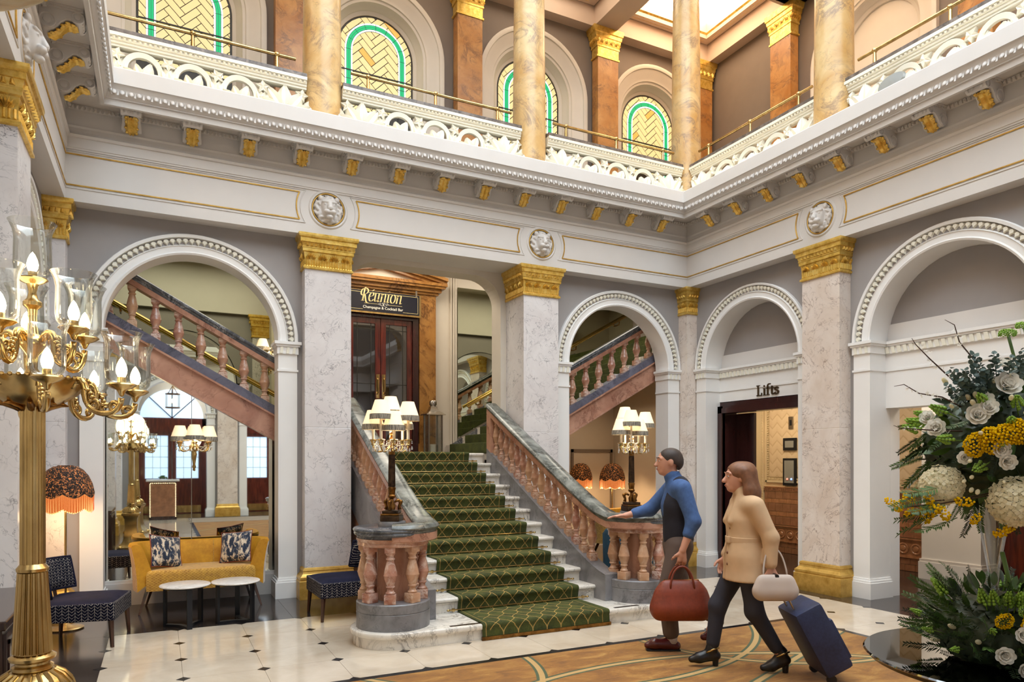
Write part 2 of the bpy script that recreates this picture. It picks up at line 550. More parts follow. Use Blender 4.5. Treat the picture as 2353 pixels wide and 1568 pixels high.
# ------------------------------------------------------------------ mesh builder
class MB:
 def __init__(self):
  self.v = []
  self.f = []
 def add(self, vs, fs):
  o = len(self.v)
  self.v += [tuple(v) for v in vs]
  self.f += [tuple(i + o for i in f) for f in fs]
  return self
 def box(self, x0, x1, y0, y1, z0, z1):
  return self.add([(x0, y0, z0), (x1, y0, z0), (x1, y1, z0), (x0, y1, z0), (x0, y0, z1), (x1, y0, z1), (x1, y1, z1), (x0, y1, z1)],
      [(0, 3, 2, 1), (4, 5, 6, 7), (0, 1, 5, 4), (1, 2, 6, 5), (2, 3, 7, 6), (3, 0, 4, 7)])
 def bbox(self, x0, x1, y0, y1, z0, z1, b=0.01):
  """box with bevelled edges"""
  bm = bmesh.new()
  bmesh.ops.create_cube(bm, size=1)
  for v in bm.verts:
   v.co = ((x0 + x1) / 2 + v.co.x * (x1 - x0), (y0 + y1) / 2 + v.co.y * (y1 - y0), (z0 + z1) / 2 + v.co.z * (z1 - z0))
  bmesh.ops.bevel(bm, geom=bm.edges[:], offset=b, segments=2, affect='EDGES', profile=0.6)
  return self.bm(bm)
 def bm(self, bm):
  bm.verts.index_update()
  self.add([v.co[:] for v in bm.verts], [[v.index for v in f.verts] for f in bm.faces])
  bm.free()
  return self
 def prism(self, poly, w0, w1, fn):
  """poly [(u,v)] extruded from w0 to w1; fn(u,v,w)->xyz"""
  n = len(poly)
  vs = [fn(u, v, w0) for u, v in poly] + [fn(u, v, w1) for u, v in poly]
  fs = [tuple(range(n))[::-1], tuple(range(n, 2 * n))]
  for i in range(n):
   j = (i + 1) % n
   fs.append((i, j, n + j, n + i))
  return self.add(vs, fs)
 def lathe(self, prof, c=(0, 0, 0), n=16, cap=True, a0=0.0, a1=2 * PI):
  """prof [(r,z)] about vertical axis through c"""
  full = abs(a1 - a0 - 2 * PI) < 1e-6
  m = n if full else n + 1
  vs = []
  for r, z in prof:
   for i in range(m):
    a = a0 + (a1 - a0) * i / n
    vs.append((c[0] + r * math.cos(a), c[1] + r * math.sin(a), c[2] + z))
  fs = []
  for k in range(len(prof) - 1):
   for i in range(n):
    j = (i + 1) % m
    fs.append((k * m + i, k * m + j, (k + 1) * m + j, (k + 1) * m + i))
  if cap and full:
   if prof[0][0] > 1e-5:
    fs.append(tuple(range(m))[::-1])
   if prof[-1][0] > 1e-5:
    fs.append(tuple(range((len(prof) - 1) * m, len(prof) * m)))
  return self.add(vs, fs)
 def tube(self, pts, r, n=8, cap=True):
  """round tube along pts; r number or list"""
  pts = [Vector(p) for p in pts]
  N = len(pts)
  rs = r if isinstance(r, (list, tuple)) else [r] * N
  up = Vector((0, 0, 1))
  T0 = (pts[1] - pts[0]).normalized()
  if abs(T0.z) > 0.95:
   up = Vector((1, 0, 0))
  nrm = (up - T0 * up.dot(T0)).normalized()
  vs = []
  for i in range(N):
   if i == 0:
    T = pts[1] - pts[0]
   elif i == N - 1:
    T = pts[-1] - pts[-2]
   else:
    T = pts[i + 1] - pts[i - 1]
   T.normalize()
   nrm = nrm - T * nrm.dot(T)
   if nrm.length < 1e-6:
    nrm = T.orthogonal()
   nrm.normalize()
   bn = T.cross(nrm)
   for k in range(n):
    a = 2 * PI * k / n
    vs.append(tuple(pts[i] + (nrm * math.cos(a) + bn * math.sin(a)) * rs[i]))
  fs = []
  for i in range(N - 1):
   for k in range(n):
    l = (k + 1) % n
    fs.append((i * n + k, i * n + l, (i + 1) * n + l, (i + 1) * n + k))
  if cap:
   fs.append(tuple(range(n))[::-1])
   fs.append(tuple(range((N - 1) * n, N * n)))
  return self.add(vs, fs)
 def sweep(self, prof, frames, closed=False, cap=True):
  """prof [(a,b)]; frames [(P,A,B)]: vertex = P + a*A + b*B"""
  n = len(prof)
  vs = []
  for P, A, B in frames:
   P, A, B = Vector(P), Vector(A), Vector(B)
   for a, b in prof:
    vs.append(tuple(P + A * a + B * b))
  fs = []
  m = len(frames)
  for i in range(m if closed else m - 1):
   j = (i + 1) % m
   for k in range(n):
    l = (k + 1) % n
    fs.append((i * n + k, i * n + l, j * n + l, j * n + k))
  if cap and not closed:
   fs.append(tuple(range(n))[::-1])
   fs.append(tuple(range((m - 1) * n, m * n)))
  return self.add(vs, fs)
 def sphere(self, c, r, n=10, m=7):
  rx, ry, rz = r if isinstance(r, (tuple, list)) else (r, r, r)
  vs = [(c[0], c[1], c[2] - rz)]
  for i in range(1, m):
   t = PI * i / m
   for k in range(n):
    a = 2 * PI * k / n
    vs.append((c[0] + rx * math.sin(t) * math.cos(a), c[1] + ry * math.sin(t) * math.sin(a), c[2] - rz * math.cos(t)))
  vs.append((c[0], c[1], c[2] + rz))
  fs = [(0, 1 + (k + 1) % n, 1 + k) for k in range(n)]
  for i in range(m - 2):
   for k in range(n):
    l = (k + 1) % n
    fs.append((1 + i * n + k, 1 + i * n + l, 1 + (i + 1) * n + l, 1 + (i + 1) * n + k))
  t = len(vs) - 1
  o = 1 + (m - 2) * n
  fs += [(o + k, o + (k + 1) % n, t) for k in range(n)]
  return self.add(vs, fs)
 def grid(self, fn, nu, nv, closed_u=False):
  mu = nu if closed_u else nu + 1
  vs = [fn(i / nu, j / nv) for j in range(nv + 1) for i in range(mu)]
  fs = []
  for j in range(nv):
   for i in range(nu):
    k = (i + 1) % mu
    fs.append((j * mu + i, j * mu + k, (j + 1) * mu + k, (j + 1) * mu + i))
  return self.add(vs, fs)
 def xf(self, M, start=0):
  for i in range(start, len(self.v)):
   self.v[i] = tuple(M @ Vector(self.v[i]))
  return self
 def mesh(self, name, mat, smooth=False):
  me = bpy.data.meshes.new(name)
  me.from_pydata(self.v, [], self.f)
  me.validate()
  bm = bmesh.new()
  bm.from_mesh(me)
  bmesh.ops.recalc_face_normals(bm, faces=bm.faces[:])
  bm.to_mesh(me)
  bm.free()
  if smooth:
   me.polygons.foreach_set('use_smooth', [True] * len(me.polygons))
   if smooth != 'all':
    try:
     me.set_sharp_from_angle(angle=math.radians(smooth if not isinstance(smooth, bool) else 42))
    except Exception:
     pass
  if mat:
   me.materials.append(MATS[mat])
  return me
 def build(self, name, mat, parent=None, smooth=False, loc=None, rot=None):
  return put(name, self.mesh(name, mat, smooth), parent, loc, rot)
def put(name, me, parent=None, loc=None, rot=None, scale=None):
 o = bpy.data.objects.new(name, me)
 COL.objects.link(o)
 if parent:
  o.parent = parent
 if loc:
  o.location = loc
 if rot:
  o.rotation_euler = rot
 if scale:
  o.scale = scale if isinstance(scale, (tuple, list)) else (scale,) * 3
 return o
def tag(o, label=None, cat=None, group=None, kind=None):
 if label:
  o['label'] = label
 if cat:
  o['category'] = cat
 if group:
  o['group'] = group
 if kind:
  o['kind'] = kind
 return o
def empty(name, loc=(0, 0, 0), rz=0.0, label=None, cat=None, group=None, kind=None):
 o = bpy.data.objects.new(name, None)
 o.empty_display_size = 0.1
 COL.objects.link(o)
 o.location = loc
 o.rotation_euler = (0, 0, rz)
 return tag(o, label, cat, group, kind)
def struct(o, label=None):
 return tag(o, label, kind='structure')
def copy_tree(o, parent=None):
 c = o.copy()
 COL.objects.link(c)
 c.parent = parent
 for ch in list(o.children):
  copy_tree(ch, c)
 return c
def smin_poly(pts, closed=True):
 return pts
def arc(cx, cy, r, a0, a1, n):
 return [(cx + r * math.cos(a0 + (a1 - a0) * i / n), cy + r * math.sin(a0 + (a1 - a0) * i / n)) for i in range(n + 1)]
def clip_poly(poly, a, b, c):
 """keep a*x+b*y<=c"""
 out = []
 n = len(poly)
 for i in range(n):
  p, q = poly[i], poly[(i + 1) % n]
  dp, dq = a * p[0] + b * p[1] - c, a * q[0] + b * q[1] - c
  if dp <= 0:
   out.append(p)
  if dp * dq < 0:
   t = dp / (dp - dq)
   out.append((p[0] + (q[0] - p[0]) * t, p[1] + (q[1] - p[1]) * t))
 return out
# wall-mapping functions: (u along wall, z up, w depth away from the hall)
def on_back(u, z, w, y=8.82):
 return (u, y + w, z)
def bez(p0, p1, p2, p3, n=10):
 r = []
 for i in range(n + 1):
  t = i / n
  r.append(tuple((1 - t) ** 3 * a + 3 * (1 - t) ** 2 * t * b + 3 * (1 - t) * t * t * c_ + t ** 3 * d for a, b, c_, d in zip(p0, p1, p2, p3)))
 return r
# surface nets: polygonise an implicit body built from smooth-blended rounded cones
class SDF:
 def __init__(self, lo, hi, h):
  self.lo = np.array(lo, float)
  self.h = h
  self.n = np.maximum(((np.array(hi, float) - self.lo) / h).astype(int) + 2, 4)
  self.F = np.full(self.n, 0.3, np.float32)
 def _blk(self, lo, hi):
  a = np.clip(((np.array(lo) - self.lo) / self.h).astype(int), 0, self.n - 1)
  b = np.clip(((np.array(hi) - self.lo) / self.h).astype(int) + 2, 1, self.n)
  if (b <= a).any():
   return None
  g = np.meshgrid(*[self.lo[i] + self.h * np.arange(a[i], b[i]) for i in range(3)], indexing='ij')
  return tuple(slice(a[i], b[i]) for i in range(3)), np.stack(g, -1)
 def _mrg(self, sl, d, k):
  o = self.F[sl]
  h = np.clip(0.5 + 0.5 * (o - d) / k, 0, 1)
  self.F[sl] = o * (1 - h) + d * h - k * h * (1 - h)
 def cone(self, p, q, r1, r2, k=0.03, flat=None):
  p, q = np.array(p, float), np.array(q, float)
  m = max(r1, r2) + 2 * k + 0.05
  b = self._blk(np.minimum(p, q) - m, np.maximum(p, q) + m)
  if b is None:
   return self
  sl, X = b
  d = q - p
  L2 = max(float(d @ d), 1e-9)
  t = np.clip(((X - p) @ d) / L2, 0, 1)
  V = X - p - t[..., None] * d
  if flat is not None:
   ax, s = flat
   ax = np.array(ax, float)
   ax /= np.linalg.norm(ax)
   c = V @ ax
   V = V + (c * (1.0 / s - 1.0))[..., None] * ax
   dist = (np.linalg.norm(V, axis=-1) - (r1 + (r2 - r1) * t)) * min(1.0, s) ** 0.5
  else:
   dist = np.linalg.norm(V, axis=-1) - (r1 + (r2 - r1) * t)
  self._mrg(sl, dist, k)
  return self
 def chain(self, pts, rs, k=0.03, flat=None):
  for i in range(len(pts) - 1):
   self.cone(pts[i], pts[i + 1], rs[i], rs[i + 1], k, flat)
  return self
 def ell(self, c, r, k=0.03, M=None):
  c, r = np.array(c, float), np.array(r, float)
  m = r.max() + 2 * k + 0.05
  b = self._blk(c - m, c + m)
  if b is None:
   return self
  sl, X = b
  V = X - c
  if M is not None:
   V = V @ np.array(M)
  q = np.linalg.norm(V / r, axis=-1)
  d = (q - 1.0) * r.min() * 0.9
  self._mrg(sl, d, k)
  return self
 def cut(self, p, nrm, k=0.004):
  """remove the side nrm points to"""
  p, nrm = np.array(p, float), np.array(nrm, float)
  nrm /= np.linalg.norm(nrm)
  g = np.meshgrid(*[self.lo[i] + self.h * np.arange(self.n[i]) for i in range(3)], indexing='ij')
  d = (g[0] - p[0]) * nrm[0] + (g[1] - p[1]) * nrm[1] + (g[2] - p[2]) * nrm[2]
  self.F = np.maximum(self.F, d).astype(np.float32)
  return self
 def carve(self, c, r):
  c, r = np.array(c, float), np.array(r, float)
  b = self._blk(c - r.max() - 0.05, c + r.max() + 0.05)
  sl, X = b
  d = (np.linalg.norm((X - c) / r, axis=-1) - 1.0) * r.min()
  self.F[sl] = np.maximum(self.F[sl], -d)
  return self
 def mb(self):
  F = self.F
  F[0], F[-1], F[:, 0], F[:, -1], F[:, :, 0], F[:, :, -1] = [0.2] * 6
  S = F < 0
  cs = [S[i:self.n[0] - 1 + i, j:self.n[1] - 1 + j, k:self.n[2] - 1 + k] for i in (0, 1) for j in (0, 1) for k in (0, 1)]
  cnt = sum(c.astype(np.int8) for c in cs)
  act = (cnt > 0) & (cnt < 8)
  idx = np.argwhere(act)
  P = np.zeros((len(idx), 3))
  Wt = np.zeros(len(idx))
  for ax in range(3):
   for a in (0, 1):
    for b in (0, 1):
     o0 = np.zeros(3, int)
     oth = [i for i in range(3) if i != ax]
     o0[oth[0]], o0[oth[1]] = a, b
     o1 = o0.copy()
     o1[ax] = 1
     A = idx + o0
     B = idx + o1
     fa = F[A[:, 0], A[:, 1], A[:, 2]]
     fb = F[B[:, 0], B[:, 1], B[:, 2]]
     m = (fa < 0) != (fb < 0)
     t = np.zeros(len(idx))
     t[m] = fa[m] / (fa[m] - fb[m])
     pt = o0 + 0.0 + np.zeros((len(idx), 3))
     pt[:, ax] = t
     P[m] += pt[m]
     Wt[m] += 1
  P = (idx + P / Wt[:, None]) * self.h + self.lo
  vid = np.full(act.shape, -1, int)
  vid[act] = np.arange(len(idx))
  out = MB()
  faces = []
  for ax in range(3):
   oth = [i for i in range(3) if i != ax]
   sl0 = [slice(1, -1)] * 3
   sl0[ax] = slice(0, -1)
   sl1 = [slice(1, -1)] * 3
   sl1[ax] = slice(1, None)
   ch = np.argwhere(S[tuple(sl0)] != S[tuple(sl1)])
   for o in oth:
    ch[:, o] += 1
   q = []
   for a, b in ((0, 0), (1, 0), (1, 1), (0, 1)):
    cc = ch.copy()
    cc[:, oth[0]] -= a
    cc[:, oth[1]] -= b
    q.append(vid[cc[:, 0], cc[:, 1], cc[:, 2]])
   q = np.stack(q, 1)
   faces += q[q.min(1) >= 0].tolist()
  out.add(P.tolist(), faces)
  return out
# ------------------------------------------------------------------ the hall: plan
XL, XR, Y0, YF = -0.87, 7.41, 8.62, -4.2
YB = 11.55          # stair hall back wall / gallery window wall
XG = 10.5           # gallery wall on the lift side
PW = 0.555
REC = 0.2
ZA = 4.37
def f_back(u, z, w):
 return (u, Y0 + w, z)
def f_right(u, z, w):
 return (XR + w, u, z)
def f_left(u, z, w):
 return (XL - w, u, z)
def f_front(u, z, w):
 return (u, YF - w, z)
# ------------------------------------------------------------------ floor
TP = 0.581
TX0, TY0 = -0.416, 7.61
floor = struct(MB().box(-6, 12.5, -9, 13, -0.12, -0.012).build('floor', 'grout'), 'stone floor of the hall')
RX0, RX1, RY1 = TX0 + 2 * TP, TX0 + 11 * TP, TY0 - 4 * TP
CX1 = TX0 + 13 * TP
def cream_tile():
 h = TP / 2 - 0.0012
 c = 0.052
 poly = [(-h + c, -h), (h - c, -h), (h, -h + c), (h, h - c), (h - c, h), (-h + c, h), (-h, h - c), (-h, -h + c)]
 return MB().prism(poly, -0.012, 0.0, lambda u, v, w: (u, v, w)).mesh('floor_tile', 'floor_cream')
T_ME = cream_tile()
dd = 0.0505
D_ME = MB().prism([(-dd, 0), (0, -dd), (dd, 0), (0, dd)], -0.012, 0.0004, lambda u, v, w: (u, v, w)).mesh('floor_inset', 'floor_black')
rows = 20
for i in range(13):
 for j in range(rows):
  x, y = TX0 + (i + 0.5) * TP, TY0 - (j + 0.5) * TP
  if RX0 < x < RX1 and y < RY1:
   continue
  put('floor_tile', T_ME, floor, (x, y, 0))
for i in range(14):
 for j in range(rows + 1):
  x, y = TX0 + i * TP, TY0 - j * TP
  if RX0 + 0.1 < x < RX1 - 0.1 and y < RY1 - 0.1:
   continue
  put('floor_inset', D_ME, floor, (x, y, 0))
# dark slabs around
DS = 0.83
S_ME = MB().prism([(-DS / 2 + 0.001, -DS / 2 + 0.001), (DS / 2 - 0.001, -DS / 2 + 0.001), (DS / 2 - 0.001, DS / 2 - 0.001), (-DS / 2 + 0.001, DS / 2 - 0.001)], -0.012, -0.0006, lambda u, v, w: (u, v, w)).mesh('dark_slab', 'floor_dark')
def slab(x0, x1, y0, y1):
 MB().box(x0 + 0.001, x1 - 0.001, y0 + 0.001, y1 - 0.001, -0.012, -0.0006).build('dark_slab', 'floor_dark', floor)
nx = 9
bw = (CX1 - TX0) / nx
for i in range(nx):
 slab(TX0 + i * bw, TX0 + (i + 1) * bw, TY0, TY0 + 0.86)
 slab(TX0 + i * bw, TX0 + (i + 1) * bw, TY0 + 0.86, TY0 + 1.72)
 slab(TX0 + i * bw, TX0 + (i + 1) * bw, TY0 + 1.72, TY0 + 2.9)
 slab(TX0 + i * bw, TX0 + (i + 1) * bw, TY0 + 2.9, 11.6)
ye = TY0 - rows * TP
for j in range(14):
 y1 = TY0 + 0.86 - j * 0.86
 slab(TX0 - 1.1, TX0, y1 - 0.86, y1)
 slab(CX1, CX1 + 0.86, y1 - 0.86, y1)
 for k in range(3):
  slab(CX1 + 0.86 + k * 0.86, CX1 + 1.72 + k * 0.86, y1 - 0.86, y1)
for k in range(4):
 for q in range(4):
  slab(CX1 + k * 0.86, CX1 + 0.86 + k * 0.86, TY0 + 0.86 + q * 0.8, TY0 + 1.66 + q * 0.8)
MB().box(-6, TX0 - 1.1, -9, 13, -0.012, -0.0006).build('dark_slab', 'floor_dark', floor)
MB().box(TX0 - 1.1, 12, -9, ye, -0.012, -0.0006).build('dark_slab', 'floor_dark', floor)
# inlaid rug with black stone border
rug = empty('inlaid_rug', (3.36, 2.0, 0), 0, 'amber brown patterned rug with green curved lines and black border', 'rug')
bw_ = 0.075
RY0 = TY0 - 17 * TP
o = MB().box(RX0 + bw_, RX1 - bw_, RY0 + bw_, RY1 - bw_, -0.01, 0.006).build('rug_pile', 'rug_amber', rug)
o.matrix_parent_inverse = Matrix.Translation((-3.36, -2.0, 0))
for (a, b_, c_, d) in ((RX0, RX1, RY1 - bw_, RY1), (RX0, RX1, RY0, RY0 + bw_), (RX0, RX0 + bw_, RY0 + bw_, RY1 - bw_), (RX1 - bw_, RX1, RY0 + bw_, RY1 - bw_)):
 o = MB().box(a, b_, c_, d, -0.01, 0.003).build('border_strip', 'floor_black', rug)
 o.matrix_parent_inverse = Matrix.Translation((-3.36, -2.0, 0))
# ------------------------------------------------------------------ arched walls
def arch_wall(name, fn, u0, u1, z1, arches, w0, w1, mat, label=None, n=28):
 """wall panel u0..u1 with arches [(uc,R,spring)] open to the floor"""
 mb = MB()
 cur = u0
 for uc, R, sp in sorted(arches):
  mb.prism([(cur, 0), (uc - R, 0), (uc - R, z1), (cur, z1)], w0, w1, fn)
  for i in range(n):
   a0, a1 = PI - PI * i / n, PI - PI * (i + 1) / n
   p0 = (uc + R * math.cos(a0), sp + R * math.sin(a0))
   p1 = (uc + R * math.cos(a1), sp + R * math.sin(a1))
   mb.prism([p0, p1, (p1[0], z1), (p0[0], z1)], w0, w1, fn)
  cur = uc + R
 mb.prism([(cur, 0), (u1, 0), (u1, z1), (cur, z1)], w0, w1, fn)
 return struct(mb.build(name, mat), label)
SPR = 3.09
RI, RO = 0.91, 1.14
# scallop ornament, lies in plane (u,z), bulges to -w
def scallop_mesh():
 mb = MB()
 pts = [(-0.034, 0.004), (-0.027, 0.027), (0, 0.038), (0.027, 0.027), (0.034, 0.004), (0.015, -0.014), (0, -0.037), (-0.015, -0.014)]
 vs = [(x, 0, z) for x, z in pts] + [(x * 0.72, -0.026, z * 0.74 + 0.003) for x, z in pts]
 n = len(pts)
 fs = [(i, (i + 1) % n, n + (i + 1) % n, n + i) for i in range(n)] + [tuple(range(n, 2 * n))]
 mb.add(vs, fs)
 return mb.mesh('scallop', 'plaster_ivory')
SCAL = scallop_mesh()
def arch_trim(num, fn, uc, w, depth, side, ro=RO, ri=RI, orn=True, jambs=True, label=None):
 """moulded archivolt, jamb pilasters and imposts in front of plane w"""
 mb = MB()
 n = 40
 prof = [(ri, -depth), (ri, 0.0), (ri, 0.035), (ri + 0.02, 0.045), (ri + 0.035, 0.03), (ri + 0.05, 0.03), (ri + 0.095, 0.035), (ri + 0.10, 0.045), (ri + 0.115, 0.02),
   (ri + 0.185, 0.02), (ri + 0.19, 0.06), (ro - 0.01, 0.065), (ro, 0.05), (ro, 0.0), (ro, -0.01), (ri + 0.02, -0.01)]
 fr = []
 for i in range(n + 1):
  a = PI * i / n
  P = Vector(fn(uc, SPR, w))
  A = Vector(fn(uc + math.cos(a), SPR + math.sin(a), w)) - P
  B = Vector(fn(uc, SPR, w - 1)) - P
  fr.append((P, A, B))
 mb.sweep(prof, fr, cap=True)
 t = struct(mb.build('trim_%d' % num, 'plaster_bright', smooth=30), label)
 if orn:
  gr = MB()
  gp = [(ri + 0.116, 0.0215), (ri + 0.184, 0.0215), (ri + 0.184, 0.019), (ri + 0.116, 0.019)]
  gr.sweep(gp, fr)
  gr.build('groove', 'wall_grey', t)
  k = int(PI * (ri + 0.15) / 0.066)
  for i in range(k):
   a = PI * (i + 0.5) / k
   r = ri + 0.148
   P = Vector(fn(uc + r * math.cos(a), SPR + r * math.sin(a), w - 0.022))
   U = Vector(fn(uc + math.cos(a), SPR + math.sin(a), w)) - Vector(fn(uc, SPR, w))
   Wv = Vector(fn(uc, SPR, w + 1)) - Vector(fn(uc, SPR, w))
   X = Wv.cross(U)
   M = Matrix((X, Wv, U)).transposed()
   o = put('scallop', SCAL, t)
   o.matrix_world = Matrix.Translation(P) @ M.to_4x4()
 if jambs:
  for s in (-1, 1):
   ua, ub = sorted((uc + s * ri, uc + s * (ro - 0.01)))
   j = MB()
   def jb(z0, z1, e, w0=-0.02):
    j.prism([(ua - e, z0), (ub + e, z0), (ub + e, z1), (ua - e, z1)], w - 0.03 - e, w + depth - (0 if e == 0 else -e * 0), fn)
   jb(0.0, SPR - 0.0, 0.0)
   j.build('jamb', 'plaster_bright', t)
   im = MB()
   j = im
   jb(SPR - 0.36, SPR - 0.335, 0.012)
   jb(SPR - 0.15, SPR - 0.06, 0.014)
   jb(SPR - 0.06, SPR - 0.035, 0.03)
   jb(SPR - 0.035, SPR, 0.045)
   im.build('impost', 'plaster_bright', t)
   lf = MB()
   nn = max(2, int((ub - ua) / 0.055))
   for q in range(nn):
    u_ = ua + (q + 0.5) * (ub - ua) / nn
    lf.prism([(u_ - 0.022, SPR - 0.145), (u_ + 0.012, SPR - 0.145), (u_ + 0.022, SPR - 0.066), (u_ - 0.01, SPR - 0.066)], w - 0.055, w - 0.04, fn)
   lf.build('leaf_band', 'plaster_ivory', t)
   bs = MB()
   j = bs
   jb(0.0, 0.19, 0.04)
   jb(0.19, 0.215, 0.03)
   jb(0.215, 0.24, 0.012)
   bs.build('plinth', 'plaster_bright', t)
 return t
ACL, ACR = 0.37, 6.265
# back wall, three bays (middle bay open to the stairs)
arch_wall('wall_back', f_back, -1.2, 1.6, ZA, [(ACL, RI + 0.02, SPR)], REC, REC + 0.27, 'wall_grey', 'grey wall with arch over the yellow sofa')
arch_wall('wall_back_2', f_back, 5.0, 7.7, ZA, [(ACR, RI + 0.02, SPR)], REC, REC + 0.27, 'wall_grey', 'grey wall with arch beside the lift bay')
arch_trim(1, f_back, ACL, REC, 0.28, 'back', label='white scalloped arch above the yellow sofa')
arch_trim(2, f_back, ACR, REC, 0.28, 'back', label='white scalloped arch right of the staircase')
# lift-side wall
RB = [7.505, 4.66, 1.735, -1.19]
RRO = [1.10, 1.14, 1.14, 1.14]
arch_wall('wall_right', f_right, YF - 0.3, 9.1, ZA, [(c_, RI + 0.02, SPR) for c_ in RB], REC, REC + 0.26, 'wall_grey', 'grey wall with arches on the lift side')
arch_trim(3, f_right, RB[0], REC, 0.34, 'right', 1.10, 0.88, label='white scalloped arch over the lift doorway')
arch_trim(4, f_right, RB[1], REC, 0.34, 'right', label='white scalloped arch over the corridor opening')
arch_trim(5, f_right, RB[2], REC, 0.27, 'right', orn=False, label='white arch on the lift side behind the flower table')
arch_trim(6, f_right, RB[3], REC, 0.27, 'right', orn=False, label='white arch on the lift side near the entrance')
# left wall: blind arches
arch_wall('wall_left', f_left, YF - 0.3, 9.1, ZA, [(c_, RI + 0.02, SPR) for c_ in RB], REC, REC + 0.26, 'wall_grey', 'grey wall with arches beside the brass candelabrum')
lb = MB()
for c_ in RB:
 lb.prism([(c_ - 0.95, 0), (c_ + 0.95, 0), (c_ + 0.95, ZA - 0.2), (c_ - 0.95, ZA - 0.2)], REC + 0.26, REC + 0.3, f_left)
struct(lb.build('wall_left_2', 'plaster_cream'), 'cream wall inside the left arches')
for k, c_ in enumerate(RB):
 arch_trim(7 + k, f_left, c_, REC, 0.2, 'left', 1.10 if k == 0 else RO, 0.88 if k == 0 else RI, orn=(k < 2), label='white arch on the candelabrum side, bay %s' % ('by the sofa', 'by the dark cabinet', 'beside the camera', 'near the entrance')[k])
# entrance wall behind the viewer (seen in the mirror)
FC = [0.37, 3.31, 6.265]
arch_wall('wall_front', f_front, -1.2, 7.8, ZA, [(c_, RI + 0.02, SPR) for c_ in FC], REC, REC + 0.26, 'wall_grey', 'grey arched wall by the entrance')
for k, c_ in enumerate(FC):
 arch_trim(11 + k, f_front, c_, REC, 0.27, 'front', orn=(k == 0), label='white arch of the entrance, %s' % ('opposite the sofa', 'opposite the stairs', 'near the lifts')[k])
# ------------------------------------------------------------------ piers
def sq(prof):
 return [(h * math.sqrt(2), z) for h, z in prof]
H2 = PW / 2
SHAFT = {}
for mname in ('marble_white', 'marble_warm_lit'):
 SHAFT[mname] = MB().lathe(sq([(H2, 0.3), (H2, 2.05), (H2 - 0.003, 2.055), (H2, 2.06), (H2, 3.97)]), n=4, a0=PI / 4, a1=PI / 4 + 2 * PI).mesh('shaft', mname)
BASE_ME = MB().lathe(sq([(H2 + 0.075, 0), (H2 + 0.075, 0.215), (H2 + 0.06, 0.225), (H2 + 0.068, 0.24), (H2 + 0.066, 0.262), (H2 + 0.05, 0.275), (H2 + 0.03, 0.30), (H2 + 0.022, 0.325), (H2 + 0.028, 0.335), (H2 + 0.02, 0.36), (H2 + 0.001, 0.37)]), n=4, a0=PI / 4, a1=PI / 4 + 2 * PI).mesh('base', 'gold_paint')
CAP_ME = MB().lathe(sq([(H2 + 0.002, 3.955), (H2 + 0.022, 3.962), (H2 + 0.022, 3.985), (H2 + 0.006, 3.995), (H2 + 0.004, 4.0), (H2 + 0.006, 4.10), (H2 + 0.014, 4.155), (H2 + 0.03, 4.165), (H2 + 0.03, 4.20), (H2 + 0.036, 4.205), (H2 + 0.036, 4.215), (H2 + 0.03, 4.218), (H2 + 0.045, 4.265), (H2 + 0.058, 4.268), (H2 + 0.058, 4.315), (H2 + 0.075, 4.325), (H2 + 0.08, 4.345), (H2 + 0.08, 4.37)]), n=4, a0=PI / 4, a1=PI / 4 + 2 * PI).mesh('capital', 'gold_leaf')
def palmette_mesh(h=0.12, w=0.062, mat='gold_leaf'):
 mb = MB()
 for k in range(-3, 4):
  a = k * 0.36
  L = h * (1.0 - 0.07 * abs(k))
  d = (math.sin(a), math.cos(a))
  q = (d[1], -d[0])
  b0 = (0.004 * k, 0.0)
  m_ = (b0[0] + d[0] * L * 0.6 * (w / 0.062) * (0.9 if k else 1), b0[1] + d[1] * L * 0.62)
  tp = (b0[0] + d[0] * L * 0.85, b0[1] + d[1] * L)
  hw = 0.011
  vs = [(b0[0], 0, b0[1]), (m_[0] + q[0] * hw, 0, m_[1] + q[1] * hw), (tp[0], -0.024, tp[1]), (m_[0] - q[0] * hw, 0, m_[1] - q[1] * hw), (m_[0], -0.03, m_[1])]
  mb.add(vs, [(0, 1, 4), (1, 2, 4), (2, 3, 4), (3, 0, 4)])
 return mb.mesh('palmette', mat)
PALM = palmette_mesh(0.085)
def ribs(n, z0, z1, off, w, dep, mat, name):
 """vertical ribs round the four faces of a pier capital"""
 mb = MB()
 for r in range(4):
  R = Matrix.Rotation(r * PI / 2, 4, 'Z')
  s = len(mb.v)
  for i in range(n):
   x = -H2 + (i + 0.5) * PW / n
   y = -(H2 + off)
   mb.add([(x - w, y, z0), (x + w, y, z0), (x + w, y, z1), (x - w, y, z1), (x, y - dep, z0 + 0.006), (x, y - dep, z1 - 0.004)], [(0, 1, 4), (1, 2, 5, 4), (2, 3, 5), (3, 0, 4, 5)])
  mb.xf(R, s)
 return mb.mesh(name, mat)
FLUTE = ribs(18, 4.0, 4.07, 0.005, 0.011, 0.012, 'gold_leaf', 'fluting')
EGGS = ribs(11, 4.222, 4.262, 0.034, 0.018, 0.024, 'gold_leaf', 'egg_moulding')
def pier(name, cx, cy, marble, label, palms=(0, 1, 2, 3), cat='pillar'):
 t = empty(name, (cx, cy, 0), 0, label, cat, 'square marble pillars of the hall', 'structure')
 put('shaft', SHAFT[marble], t)
 put('base', BASE_ME, t)
 cp = put('capital', CAP_ME, t)
 tag(put('fluting', FLUTE, cp), kind='stuff')
 tag(put('egg_moulding', EGGS, cp), kind='stuff')
 for r in palms:
  R = Matrix.Rotation(r * PI / 2, 4, 'Z')
  for i in range(4):
   x = -H2 + (i + 0.5) * PW / 4
   o = put('palmette', PALM, cp)
   o.matrix_local = R @ Matrix.Translation((x, -(H2 + 0.006), 4.07))
 return t
PA = (1.56 + H2, Y0 + H2)
PB = (4.515 + H2, Y0 + H2)
